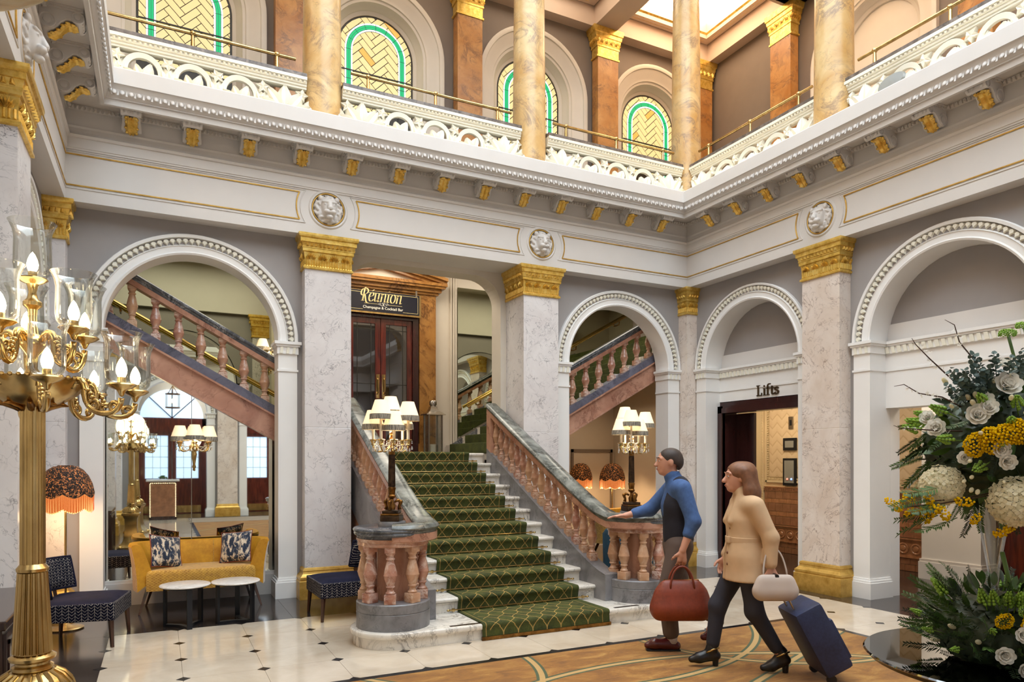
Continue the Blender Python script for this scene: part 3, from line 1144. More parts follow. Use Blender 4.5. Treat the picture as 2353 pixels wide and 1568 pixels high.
pier('marble_pillar', PA[0], PA[1], 'marble_white', 'square white marble pillar between the yellow sofa arch and the staircase', (0, 3, 1))
pier('marble_pillar', PB[0], PB[1], 'marble_white', 'square white marble pillar right of the staircase', (0, 3, 1))
pier('marble_pillar', XR + H2, Y0 + H2, 'marble_warm_lit', 'narrow corner pillar between the right stair arch and the lift arch', (0, 3))
pier('marble_pillar', XL - H2, Y0 + H2, 'marble_white', 'corner pillar behind the fringed floor lamp at the left', (0, 1))
PYS = [5.855 + H2, 2.93 + H2, 0.0 + H2, -2.92 + H2]
for k, py in enumerate(PYS):
 pier('marble_pillar', XR + H2, py, 'marble_warm_lit', ('warm-lit marble pillar with gold base between the lift doorway and the corridor', 'marble pillar on the lift side beside the flower table', 'marble pillar on the lift side level with the camera', 'marble pillar on the lift side near the entrance')[k], (0, 3))
 pier('marble_pillar', XL - H2, py, 'marble_white', ('tall marble pillar at the far left edge behind the brass candelabrum', 'marble pillar on the left wall beside the camera', 'marble pillar on the left wall behind the camera', 'marble pillar on the left wall near the entrance')[k], (0, 1))
for k, px in enumerate((PA[0], PB[0])):
 pier('marble_pillar', px, YF - H2, 'marble_warm_lit', ('entrance marble pillar with gold base seen in the mirror', 'marble pillar of the entrance toward the lifts')[k], (2, 3))
# ------------------------------------------------------------------ entablature round the hall
EP = [(-0.55, 4.37), (0.0, 4.37), (0.0, 4.905), (0.012, 4.91), (0.012, 4.925), (0.02, 4.93), (0.02, 5.03), (0.035, 5.035), (0.045, 5.06), (0.02, 5.075), (0.008, 5.10), (0.004, 5.14), (0.012, 5.16), (0.012, 5.165), (0.0, 5.168),
      (0.0, 5.33), (0.02, 5.33), (0.035, 5.372), (0.33, 5.372), (0.335, 5.29), (0.372, 5.29), (0.372, 5.352), (0.385, 5.354), (0.385, 5.366), (0.392, 5.372), (0.412, 5.40), (0.425, 5.44), (0.45, 5.478), (0.462, 5.482), (0.462, 5.64), (0.45, 5.652), (0.36, 5.652), (0.36, 5.60), (-0.55, 5.60)]
def ring_pts(p):
 return (XL + p, YF + p), (XR - p, YF + p), (XR - p, Y0 - p), (XL + p, Y0 - p)
def ent_side(name, a, b, label):
 mb = MB()
 n = len(EP)
 vs = []
 for k in (a, b):
  for p, z in EP:
   x, y = ring_pts(p)[k]
   vs.append((x, y, z))
 fs = [(i, (i + 1) % n, n + (i + 1) % n, n + i) for i in range(n)]
 mb.add(vs, fs)
 return struct(mb.build(name, 'plaster_white'), label)
ENT_B = ent_side('trim_20', 3, 2, 'white entablature with gilded brackets over the staircase')
ENT_R = ent_side('trim_21', 2, 1, 'white entablature with gilded brackets over the lift arches')
ENT_L = ent_side('trim_22', 0, 3, 'white entablature with gilded brackets on the candelabrum side')
ENT_F = ent_side('trim_23', 1, 0, 'white entablature over the entrance')
# side frames: origin fn with (u, z, p) p = projection into the hall
def e_back(u, z, p):
 return Vector((u, Y0 - p, z))
def e_right(u, z, p):
 return Vector((XR - p, u, z))
def e_left(u, z, p):
 return Vector((XL + p, u, z))
def frame(fn, u, z, p, flip=1):
 P = fn(u, z, p)
 U = (fn(u + 1, z, p) - P) * flip
 Wv = fn(u, z, p - 1) - P       # into the wall
 M = Matrix((U, Wv, Vector((0, 0, 1)))).transposed().to_4x4()
 return Matrix.Translation(P) @ M
# modillion bracket: local x width, y into wall, z up; origin at wall face, z=5.33 top
def bracket_meshes():
 hw = 0.085
 prof = [(0.0, 0.03), (-0.285, 0.03), (-0.305, 0.0), (-0.31, -0.03), (-0.30, -0.058), (-0.275, -0.07), (-0.245, -0.06), (-0.225, -0.045), (-0.19, -0.05), (-0.15, -0.085), (-0.12, -0.13), (-0.08, -0.155), (-0.04, -0.155), (0.0, -0.13)]
 mb = MB()
 mb.prism(prof, -hw, hw, lambda u, v, w: (w, u, v))
 for s in (-1, 1):
  for (y, z, r) in ((-0.272, -0.022, 0.048), (-0.06, -0.088, 0.062)):
   st = len(mb.v)
   mb.lathe([(0.0, 0.0), (r * 0.45, 0.0), (r * 0.5, -0.008), (r * 0.8, -0.008), (r * 0.85, 0.002), (r, 0.002), (r, -0.02)], n=14, cap=False)
   mb.xf(Matrix.Translation((s * (hw + 0.008), y, z)) @ Matrix.Rotation(s * PI / 2, 4, 'Y'), st)
 mb.box(-hw - 0.03, hw + 0.03, -0.315, 0.0, 0.036, 0.05)
 mb.box(-hw - 0.014, hw + 0.014, -0.30, 0.0, 0.022, 0.036)
 for i in range(7):
  x = -hw - 0.018 + i * (2 * hw + 0.036) / 6
  mb.box(x - 0.007, x + 0.007, -0.312, -0.296, 0.018, 0.042)
 for s in (-1, 1):
  for i in range(8):
   y = -0.29 + i * 0.037
   mb.box(s * (hw + 0.012) - 0.008, s * (hw + 0.012) + 0.008, y - 0.007, y + 0.007, 0.018, 0.042)
 for x in (-0.045, 0.0, 0.045):
  mb.sphere((x, -0.298, -0.028), (0.026, 0.022, 0.036), 8, 5)
 body = mb.mesh('bracket', 'plaster_white', smooth=35)
 lf = MB()
 path = [(-0.262, -0.074), (-0.235, -0.075), (-0.20, -0.07), (-0.165, -0.095), (-0.135, -0.14), (-0.095, -0.172), (-0.05, -0.175)]
 wd = [0.03, 0.058, 0.066, 0.06, 0.066, 0.055, 0.03]
 n = len(path)
 vs = []
 for i, (y, z) in enumerate(path):
  for k, xx in enumerate((-1, -0.5, 0, 0.5, 1)):
   sc = wd[i] * (1.0 if i % 2 else 0.86)
   vs.append((xx * sc, y - (0.012 if abs(xx) == 0.5 else 0.004), z - (0.016 if abs(xx) == 0.5 else (0.0 if xx == 0 else -0.006))))
 fs = [(i * 5 + k, i * 5 + k + 1, (i + 1) * 5 + k + 1, (i + 1) * 5 + k) for i in range(n - 1) for k in range(4)]
 lf.add(vs, fs)
 for i in range(1, n - 1):
  y, z = path[i]
  for s in (-1, 1):
   lf.sphere((s * wd[i] * 0.8, y, z + 0.002), (0.018, 0.022, 0.014), 6, 4)
 leaf = lf.mesh('acanthus_leaf', 'gold_leaf', smooth=50)
 return body, leaf
BR_ME, LF_ME = bracket_meshes()
def brackets(ent, fn, us, flip):
 for u in us:
  o = put('bracket', BR_ME, ent)
  o.matrix_local = frame(fn, u, 5.325, 0.0, flip)
  put('acanthus_leaf', LF_ME, o)
brackets(ENT_B, e_back, [-0.26 + 0.5885 * i for i in range(13)], 1)
brackets(ENT_R, e_right, [7.98 - 0.557 * i for i in range(13)], -1)
brackets(ENT_L, e_left, [7.98 - 0.557 * i for i in range(10)], 1)
# acanthus moulding units on the cyma
def acanthus_unit():
 mb = MB()
 for s in (-1, 1):
  mb.sphere((s * 0.036, 0.0, -0.012), (0.022, 0.014, 0.036), 7, 5)
  for k in (-1, 0, 1):
   a = k * 0.75 + s * 0.12
   c_ = (s * 0.036 + 0.036 * math.sin(a), -0.012 - 0.006 * (k == 0), 0.006 + 0.042 * math.cos(a))
   mb.sphere(c_, (0.013, 0.012, 0.019), 6, 4)
 mb.add([(-0.010, 0, -0.06), (0.010, 0, -0.06), (0.0, -0.016, -0.03), (0, 0, 0.03)], [(0, 1, 2), (1, 3, 2), (3, 0, 2)])
 mb.add([(0.068, 0, -0.06), (0.088, 0, -0.06), (0.078, -0.022, -0.01), (0.078, 0, 0.055)], [(0, 1, 2), (1, 3, 2), (3, 0, 2)])
 return mb.mesh('acanthus_unit', 'plaster_white', smooth=60)
AC_ME = acanthus_unit()
def acanthus(ent, fn, u0, u1, flip):
 n = int(round((u1 - u0) / 0.155))
 for i in range(n):
  u = u0 + (i + 0.5) * (u1 - u0) / n
  o = put('acanthus_unit', AC_ME, ent)
  o.matrix_local = frame(fn, u, 5.425, 0.418, flip) @ Matrix.Rotation(math.radians(-28), 4, 'X')
acanthus(ENT_B, e_back, XL + 0.42, XR - 0.42, 1)
acanthus(ENT_R, e_right, 2.2, Y0 - 0.42, -1)
acanthus(ENT_L, e_left, 4.6, Y0 - 0.42, 1)
# egg strips behind the brackets (joined, each egg a few pixels)
def egg_strip(ent, fn, u0, u1, z=5.345, p=0.03, pitch=0.042):
 mb = MB()
 n = int((u1 - u0) / pitch)
 for i in range(n):
  u = u0 + (i + 0.5) * (u1 - u0) / n
  c = [fn(u - 0.014, z - 0.02, p), fn(u + 0.014, z - 0.02, p), fn(u + 0.014, z + 0.02, p + 0.02), fn(u - 0.014, z + 0.02, p + 0.02), fn(u, z - 0.008, p + 0.03)]
  mb.add([tuple(v) for v in c], [(0, 1, 4), (1, 2, 4), (2, 3, 4), (3, 0, 4)])
 o = mb.build('egg_strip', 'plaster_white', ent)
 return tag(o, kind='stuff')
egg_strip(ENT_B, e_back, XL, XR)
egg_strip(ENT_R, e_right, 1.5, Y0)
egg_strip(ENT_L, e_left, 3.5, Y0)
# gold lines and moulded panel edges on the frieze
ZC = 4.70
def gold_lines(ent, fn, a, b, arc_a, arc_b):
 """panel from u=a to u=b; arc_* True when that end curls round a lion medallion centred beyond it"""
 zt, zb = 4.862, 4.536
 for (dz, e, r, mat, nm, p) in ((0.0, 0.0, 0.0085, 'gold_paint', 'gilded_line', 0.004), (0.032, -0.045, 0.007, 'plaster_white', 'panel_bead', 0.002)):
  pts = []
  def end(u, sgn):
   cu = u + sgn * 0.34
   R = math.hypot(0.34, zt - ZC) + e
   aa = math.asin(min(1, (zt + dz - ZC) / R))
   q = [(cu - sgn * R * math.cos(aa - 2 * aa * i / 12), ZC + R * math.sin(aa - 2 * aa * i / 12)) for i in range(13)]
   return q
  left = end(a, -1) if arc_a else [(a, zt + dz), (a, zb - dz)]
  right = end(b, 1) if arc_b else [(b, zt + dz), (b, zb - dz)]
  if arc_a and arc_b:
   loop = left[::-1] + right
   loop = loop + [loop[0]]
  elif arc_b:
   loop = [(a, zt + dz)] + right + [(a, right[-1][1])]
  else:
   loop = [(b, zt + dz)] + left + [(b, left[-1][1])]
  pts = [fn(u, z, p) for u, z in loop]
  mb = MB()
  for i in range(len(pts) - 1):
   mb.tube([pts[i], pts[i + 1]], r, 6)
  mb.build(nm, mat, ent)
LA, LB = PA[0], PB[0]
LC = PYS[0]
gold_lines(ENT_B, e_back, XL, LA - 0.34, False, True)
gold_lines(ENT_B, e_back, LA + 0.34, LB - 0.34, True, True)
gold_lines(ENT_B, e_back, LB + 0.34, XR, True, False)
gold_lines(ENT_R, e_right, LC + 0.34, Y0, True, False)
gold_lines(ENT_R, e_right, PYS[1] + 0.34, LC - 0.34, True, True)
gold_lines(ENT_L, e_left, LC + 0.34, Y0, True, False)
gold_lines(ENT_L, e_left, PYS[1] + 0.34, LC - 0.34, True, True)
# lion masks
def lion_mesh():
 s = SDF((-0.22, -0.17, -0.22), (0.22, 0.06, 0.22), 0.0066)
 s.ell((0, 0.0, -0.01), (0.165, 0.03, 0.165), 0.01)
 s.ell((0, -0.035, 0.045), (0.092, 0.06, 0.075), 0.02)
 s.ell((0, -0.04, -0.03), (0.075, 0.06, 0.085), 0.03)
 s.cone((0, -0.085, 0.06), (0, -0.118, -0.012), 0.024, 0.032, 0.015)
 s.ell((0, -0.132, -0.022), (0.036, 0.016, 0.018), 0.005)
 for k in (-1, 1):
  s.ell((k * 0.033, -0.105, -0.058), (0.040, 0.034, 0.030), 0.008)
  s.cone((k * 0.022, -0.095, 0.062), (k * 0.078, -0.07, 0.070), 0.016, 0.014, 0.008)
  s.ell((k * 0.050, -0.082, 0.036), (0.018, 0.014, 0.011), 0.003)
  s.ell((k * 0.098, -0.03, 0.118), (0.03, 0.025, 0.034), 0.008)
 s.ell((0, -0.085, -0.112), (0.042, 0.036, 0.030), 0.008)
 for i in range(19):
  a = PI * 2 * i / 19 + 0.1
  p = []
  for q in range(5):
   t = q / 4
   rr = 0.118 + t * 0.058
   aa = a + 0.2 * math.sin(t * 4 + i * 1.7)
   p.append((rr * math.sin(aa), -0.028 + 0.03 * t, rr * math.cos(aa) - 0.006))
  s.chain(p, [0.012, 0.018, 0.018, 0.014, 0.007], 0.004)
 s.carve((0, -0.125, -0.088), (0.044, 0.03, 0.009))
 for k in (-1, 1):
  s.carve((k * 0.052, -0.102, 0.038), (0.015, 0.012, 0.006))
  s.carve((k * 0.016, -0.15, -0.026), (0.008, 0.012, 0.006))
  s.carve((k * 0.105, -0.075, -0.02), (0.012, 0.03, 0.07))
 return s.mb().mesh('lion_head', 'plaster_white', smooth='all')
LION = lion_mesh()
RING_G = MB()
RING_G.sweep([(0.19 + 0.009 * math.cos(a), 0.009 * math.sin(a)) for a in [i * PI / 3 for i in range(6)]], [((0, 0, 0), (math.cos(a), 0, math.sin(a)), (0, -1, 0)) for a in [2 * PI * i / 40 for i in range(40)]], closed=True)
RING_G = RING_G.mesh('gilded_ring', 'gold_paint', smooth='all')
RING_P = MB()
RING_P.sweep([(0.20, 0.0), (0.205, 0.012), (0.222, 0.014), (0.238, 0.0)], [((0, 0, 0), (math.cos(a), 0, math.sin(a)), (0, -1, 0)) for a in [2 * PI * i / 40 for i in range(40)]], closed=True)
RING_P = RING_P.mesh('medallion', 'plaster_white', smooth=40)
DISC = MB().lathe([(0.001, 0), (0.19, 0)], n=32, cap=False).xf(Matrix.Rotation(PI / 2, 4, 'X')).mesh('disc', 'gap_shadow')
def lion(ent, fn, u, flip):
 o = put('medallion', RING_P, ent)
 o.matrix_local = frame(fn, u, ZC, 0.0, flip)
 put('gilded_ring', RING_G, o, (0, -0.004, 0))
 put('disc', DISC, o, (0, -0.002, 0))
 put('lion_head', LION, o, (0, -0.004, 0))
lion(ENT_B, e_back, LA, 1)
lion(ENT_B, e_back, LB, 1)
lion(ENT_R, e_right, LC, -1)
lion(ENT_R, e_right, PYS[1], -1)
lion(ENT_L, e_left, LC, 1)
# ------------------------------------------------------------------ stair hall shell
SXC = 3.31
RIS, GO = 0.1473, 0.3005
YS1 = 5.885                      # front of the first step
YS2 = 6.465                      # nose of the second
ZL = 12 * RIS
def f_b2(u, z, w):
 return (u, YB + w, z)
# opening behind the middle bay: plate with rounded corners
mb = MB()
x0, x1, zt, rr = 2.205, 4.425, 4.30, 0.40
pl = [(x0 - 0.35, ZL - 0.3), (x0, ZL - 0.3), (x0, zt - rr)] + [(x0 + rr - rr * math.cos(a), zt - rr + rr * math.sin(a)) for a in [PI / 2 * i / 10 for i in range(1, 11)]]
top = [(x0 - 0.35, ZA)]
mb.prism([(x0 - 0.35, 0), (x0, 0), (x0, zt - rr), (x0 - 0.35, zt - rr)], 0.55, 0.85, f_back)
mb.prism([(x1, 0), (x1 + 0.35, 0), (x1 + 0.35, zt - rr), (x1, zt - rr)], 0.55, 0.85, f_back)
for s, xc in ((-1, x0 + rr), (1, x1 - rr)):
 for i in range(10):
  a0, a1 = PI / 2 * i / 10, PI / 2 * (i + 1) / 10
  p0 = (xc + s * rr * math.cos(a0), zt - rr + rr * math.sin(a0))
  p1 = (xc + s * rr * math.cos(a1), zt - rr + rr * math.sin(a1))
  mb.prism([p0, p1, (p1[0], ZA + 1), (p0[0], ZA + 1)], 0.55, 0.85, f_back)
mb.prism([(x0 + rr, zt), (x1 - rr, zt), (x1 - rr, ZA + 1), (x0 + rr, ZA + 1)], 0.55, 0.85, f_back)
mb.prism([(x0 - 0.35, zt - rr), (x0, zt - rr), (x0, ZA + 1), (x0 - 0.35, ZA + 1)], 0.55, 0.85, f_back)
mb.prism([(x1, zt - rr), (x1 + 0.35, zt - rr), (x1 + 0.35, ZA + 1), (x1, ZA + 1)], 0.55, 0.85, f_back)
struct(mb.build('wall_stair', 'plaster_cream'), 'cream round-cornered opening at the head of the staircase')
struct(MB().box(-4, 10.6, YB, YB + 0.2, 0, 5.6).build('wall_back_3', 'plaster_cream'), 'cream back wall of the stair hall')
struct(MB().box(-4.2, -4, 8.9, YB, 0, 5.6).build('wall_left_3', 'plaster_cream'))
struct(MB().box(-4, 10.6, 9.0, YB, 5.25, 5.6).build('ceiling_stair', 'plaster_cream'), 'ceiling over the stair flights')
struct(MB().box(7.97, 9.6, 9.0, 9.1, 3.31, 5.25).box(9.6, 9.7, 9.0, YB, 3.31, 5.25).box(8.06, 8.12, 9.1, YB, 0, 3.3).build('wall_right_5', 'plaster_cream'))
struct(MB().box(-4, -1.43, 9.0, 9.1, 0, 5.25).build('wall_left_4', 'plaster_cream'))
# ------------------------------------------------------------------ main flight
stairs = empty('marble_staircase', (SXC, YS1, 0), 0, 'white marble staircase rising between the two square pillars', 'staircase')
def wparent(o, par):
 o.parent = par
 o.matrix_parent_inverse = par.matrix_world.inverted() if par.matrix_world != Matrix.Identity(4) else Matrix.Translation(-par.location)
 return o
def wp(o, par):
 """parent keeping world coordinates (parent is an unscaled empty)"""
 o.parent = par
 o.matrix_parent_inverse = (Matrix.Translation(par.location) @ par.rotation_euler.to_matrix().to_4x4()).inverted()
 return o
def tread_prof(y, z, zb, depth):
 r = 0.022
 p = [(y + 0.03, zb), (y + 0.03, z - 0.058), (y + 0.016, z - 0.05), (y + 0.012, z - 0.046)]
 p += [(y + r - r * math.cos(a), z - r + r * math.sin(a)) for a in [-PI / 2 + PI * i / 8 for i in range(9)]]
 p += [(y + depth, z), (y + depth, zb)]
 return p
for k in range(2, 13):
 y = YS2 + (k - 2) * GO
 z = k * RIS
 dep = GO + 0.06 if k < 12 else 0.3
 o = MB().prism(tread_prof(y, z, z - RIS - 0.02, dep), 2.33, 4.29, lambda u, v, w: (w, u, v)).build('step', 'marble_step', smooth=40)
 wp(o, stairs)
NLX, NRX, NY = 1.93, 4.69, 6.275
# bottom step with rounded ends around the newels
def stadium(e):
 r = 0.39 + e
 pts = [(NRX + r * math.cos(a), NY + r * math.sin(a)) for a in [-PI / 2 + PI * i / 18 for i in range(19)]]
 pts += [(NLX + r * math.cos(a), NY + r * math.sin(a)) for a in [PI / 2 + PI * i / 18 for i in range(19)]]
 return pts
mb = MB()
lv = [(-0.03, 0.0), (-0.03, 0.085), (-0.012, 0.095), (-0.004, 0.10), (0.0, 0.112), (0.0, 0.135), (-0.006, 0.144), (-0.016, RIS)]
n = len(stadium(0))
vs = []
for e, z in lv:
 vs += [(x, y, z) for x, y in stadium(e)]
fs = [(i * n + k, i * n + (k + 1) % n, (i + 1) * n + (k + 1) % n, (i + 1) * n + k) for i in range(len(lv) - 1) for k in range(n)]
fs.append(tuple(range((len(lv) - 1) * n, len(lv) * n)))
mb.add(vs, fs)
wp(mb.build('bottom_step', 'marble_step', smooth=40), stairs)
for (a, b_) in ((2.36, 2.66), (4.16, 4.46)):
 wp(MB().box(a, b_, 5.93, 5.965, RIS - 0.002, RIS + 0.003).build('tread_strip', 'bronze_dark'), stairs)
# landing
ld = MB().box(2.2, 4.42, YS2 + 10 * GO + 0.25, YB - 0.005, ZL - 0.2, ZL).build('landing', 'marble_step')
wp(ld, stairs)
# ------------------------------------------------------------------ stair carpet
carpet = empty('stair_carpet', (3.34, YS1, 0), 0, 'olive green stair carpet with a tan lattice pattern', 'carpet')
CXa, CXb = 2.655, 4.055
pts = []
pts.append((YS1 + 0.004, 0.02))
def nose(y, z):
 r = 0.03
 return [(y - 0.012 + r - r * math.cos(a), z + 0.014 - r + r * math.sin(a)) for a in [-PI / 4 + PI * 0.75 * i / 5 for i in range(6)]]
path = [(YS1 - 0.012, 0.025)] + nose(YS1, RIS)
for k in range(2, 13):
 y = YS2 + (k - 2) * GO
 z = (k - 1) * RIS
 path += [(y + 0.008, z + 0.012), (y + 0.012, z + 0.025)] + nose(y, k * RIS)
path += [(YB - 0.35, ZL + 0.012)]
mb = MB()
npt = len(path)
vs = []
for (y, z) in path:
 vs += [(CXa, y, z), (CXa + 0.012, y, z + 0.0), (CXb - 0.012, y, z), (CXb, y, z)]
# thickness: inner line
inn = []
for i, (y, z) in enumerate(path):
 a = Vector(path[max(0, i - 1)])
 b_ = Vector(path[min(npt - 1, i + 1)])
 t = (b_ - a).normalized()
 nn = Vector((t.y, -t.x))
 inn.append((y + nn.x * 0.012, z + nn.y * 0.012))
for (y, z) in inn:
 vs += [(CXa, y, z), (CXb, y, z)]
fs = []
for i in range(npt - 1):
 for k in range(3):
  fs.append((i * 4 + k, i * 4 + k + 1, (i + 1) * 4 + k + 1, (i + 1) * 4 + k))
 o_ = npt * 4
 fs.append((i * 4, (i + 1) * 4, o_ + (i + 1) * 2, o_ + i * 2))
 fs.append((i * 4 + 3, o_ + i * 2 + 1, o_ + (i + 1) * 2 + 1, (i + 1) * 4 + 3))
mb.add(vs, fs)
wp(mb.build('carpet_runner', 'carpet_green', smooth=50), carpet)
wp(MB().box(CXa - 0.01, CXb + 0.01, YS1 - 0.022, YS1 + 0.0, 0.003, 0.035).build('edge_bar', 'brass_aged'), carpet)
ROD = MB()
ROD.tube([(-0.80, 0, 0), (0.80, 0, 0)], 0.0085, 8)
for s in (-1, 1):
 ROD.sphere((s * 0.81, 0, 0), (0.018, 0.012, 0.012), 8, 5)
 ROD.box(s * 0.755 - 0.012, s * 0.755 + 0.012, -0.004, 0.02, -0.016, 0.016)
ROD = ROD.mesh('stair_rod', 'brass', smooth=40)
for k in range(2, 13):
 y = YS2 + (k - 2) * GO
 o = put('stair_rod', ROD, None, (3.355, y - 0.008, (k - 1) * RIS + 0.03))
 wp(o, carpet)
# ------------------------------------------------------------------ balusters
def bal_mesh(h, mat='marble_pink'):
 k = h / 0.5
 mb = MB()
 mb.bbox(-0.052, 0.052, -0.052, 0.052, 0.0, 0.085 * k, 0.006)
 mb.bbox(-0.047, 0.047, -0.047, 0.047, 0.452 * k, h, 0.004)
 pr = [(0.038, 0.084), (0.044, 0.093), (0.044, 0.10), (0.034, 0.108), (0.028, 0.125), (0.03, 0.14), (0.04, 0.148), (0.04, 0.158), (0.034, 0.163), (0.042, 0.19), (0.055, 0.222), (0.06, 0.245), (0.0625, 0.25), (0.0625, 0.257), (0.059, 0.262), (0.055, 0.29), (0.044, 0.34), (0.034, 0.375), (0.031, 0.388), (0.041, 0.394), (0.041, 0.404), (0.033, 0.41), (0.032, 0.425), (0.043, 0.438), (0.045, 0.453)]
 mb.lathe([(r, z * k) for r, z in pr], n=16, cap=False)
 return mb.mesh('baluster', mat, smooth=35)
BAL = bal_mesh(0.5)
def rail_section(w, h):
 hw = w / 2
 return [(-hw * 0.55, 0.0), (hw * 0.55, 0.0), (hw * 0.88, -h * 0.18), (hw, -h * 0.42), (hw * 0.95, -h * 0.55), (hw * 0.82, -h * 0.6), (hw * 0.80, -h * 0.8), (hw * 0.7, -h), (-hw * 0.7, -h), (-hw * 0.80, -h * 0.8), (-hw * 0.82, -h * 0.6), (-hw * 0.95, -h * 0.55), (-hw, -h * 0.42), (-hw * 0.88, -h * 0.18)]
def slope_sweep(sec, pts, side):
 """vertical-plane section swept along pts (no banking)"""
 fr = []
 for i, p in enumerate(pts):
  a = Vector(pts[max(0, i - 1)])
  b_ = Vector(pts[min(len(pts) - 1, i + 1)])
  t = (b_ - a)
  h = Vector((t.x, t.y, 0)).normalized()
  A = Vector((-h.y, h.x, 0))
  fr.append((p, A, (0, 0, 1)))
 return MB().sweep(sec, fr)
def nose_z(y):
 return 2 * RIS + (y - YS2) / GO * RIS
ZCAP = 1.05
def rail_z(y):
 zz = nose_z(y) + 0.80
 d = zz - ZCAP
 return ZCAP + (d + math.sqrt(d * d + 0.02)) / 2 - 0.004
def balustrade(xr, nx, sgn, label):
 t = empty('stair_balustrade', (nx, NY, RIS), 0, label, 'balustrade', 'balustrades of the main stair')
 ys = [NY + (9.33 - NY) * i / 26 for i in range(27)]
 railp = [(xr, y, rail_z(y)) for y in ys]
 curl = []
 for i in range(9, 0, -1):
  q = i / 9
  r_ = abs(xr - nx) - 0.085 * q
  curl.append((nx - sgn * r_ * math.cos(q * PI * 0.6), NY - r_ * math.sin(q * PI * 0.6), rail_z(NY) - 0.004 * q))
 railp = curl + railp
 wp(slope_sweep(rail_section(0.21, 0.10), railp, 1).build('handrail', 'marble_green', smooth=40), t)
 wp(slope_sweep([(-0.085, -0.09), (0.085, -0.09), (0.085, -0.155), (0.07, -0.165), (-0.07, -0.165), (-0.085, -0.155)], railp, 1).build('rail_bed', 'marble_pink_slab', smooth=30), t)
 kz = lambda y: max(rail_z(y) - 0.165 - 0.5, RIS + 0.06)
 pk = [(xr, y, kz(y)) for y in ys]
 mb = MB()
 fr = []
 for (x, y, z) in pk:
  fr.append(((x, y, 0), (1, 0, 0), (0, 0, 1), z))
 vs = []
 for (P, A, B, z) in fr:
  zb = max(0.1, nose_z(P[1]) - 0.42)
  vs += [(xr - 0.085, P[1], z), (xr + 0.085, P[1], z), (xr + 0.085, P[1], zb), (xr - 0.085, P[1], zb)]
 m_ = len(fr)
 fs = [(i * 4 + k, i * 4 + (k + 1) % 4, (i + 1) * 4 + (k + 1) % 4, (i + 1) * 4 + k) for i in range(m_ - 1) for k in range(4)] + [(0, 1, 2, 3), tuple(range(4 * (m_ - 1), 4 * m_))]
 mb.add(vs, fs)
 wp(mb.build('kerb', 'marble_grey', smooth=30), t)
 mb = MB()
 vs = []
 for (x, y, z) in pk:
  zb = max(0.1, nose_z(y) - 0.42)
  vs += [(xr - 0.07, y, zb + 0.002), (xr + 0.07, y, zb + 0.002), (xr + 0.07, y, 0.0), (xr - 0.07, y, 0.0)]
 mb.add(vs, fs)
 wp(mb.build('string_wall', 'marble_pink_slab'), t)
 nb = 16
 for i in range(nb):
  y = 6.66 + i * (9.16 - 6.66) / (nb - 1)
  zb = kz(y)
  hh = rail_z(y) - 0.16 - zb
  o = put('baluster', BAL, None, (xr, y, zb - 0.025), (0, 0, 0), (0.9, 0.9, (hh + 0.04) / 0.5))
  wp(o, t)
 wp(MB().box(xr - 0.08, xr + 0.08, 9.2, 9.34, kz(9.27) - 0.1, rail_z(9.3) - 0.15).build('end_post', 'marble_pink_slab'), t)
 c = (nx, NY, 0)
 wp(MB().lathe([(0.335, RIS - 0.01), (0.335, 0.29), (0.33, 0.295), (0.335, 0.30), (0.335, 0.375), (0.325, 0.385), (0.0, 0.385)], c, 40).build('newel_drum', 'marble_grey', smooth=40), t)
 wp(MB().lathe([(0.15, 0.38), (0.15, 0.9)], c, 24).build('newel_core', 'marble_pink_slab', smooth=40), t)
 wp(MB().lathe([(0.2, 0.885), (0.315, 0.885), (0.325, 0.895), (0.32, 0.92), (0.33, 0.93), (0.335, 0.955), (0.2, 0.96)], c, 40, cap=False).build('newel_ring', 'marble_pink', smooth=40), t)
 wp(MB().lathe([(0.0, 0.955), (0.325, 0.955), (0.33, 0.975), (0.35, 0.985), (0.358, 1.0), (0.352, 1.012), (0.36, 1.02), (0.366, 1.03), (0.36, 1.043), (0.345, ZCAP), (0.0, ZCAP)], c, 44, cap=False).build('newel_cap', 'marble_dark', smooth=40), t)
 for i in range(8):
  a = -PI / 2 + 2 * PI * (i + 0.5) / 8
  o = put('baluster', BAL, None, (nx + 0.265 * math.cos(a), NY + 0.265 * math.sin(a), 0.385), (0, 0, a), (1, 1, 1.0))
  wp(o, t)
 return t
balustrade(2.262, NLX, -1, 'marble balustrade descending to the newel in front of the left pillar')
balustrade(4.358, NRX, 1, 'marble balustrade descending to the newel the man reaches for')
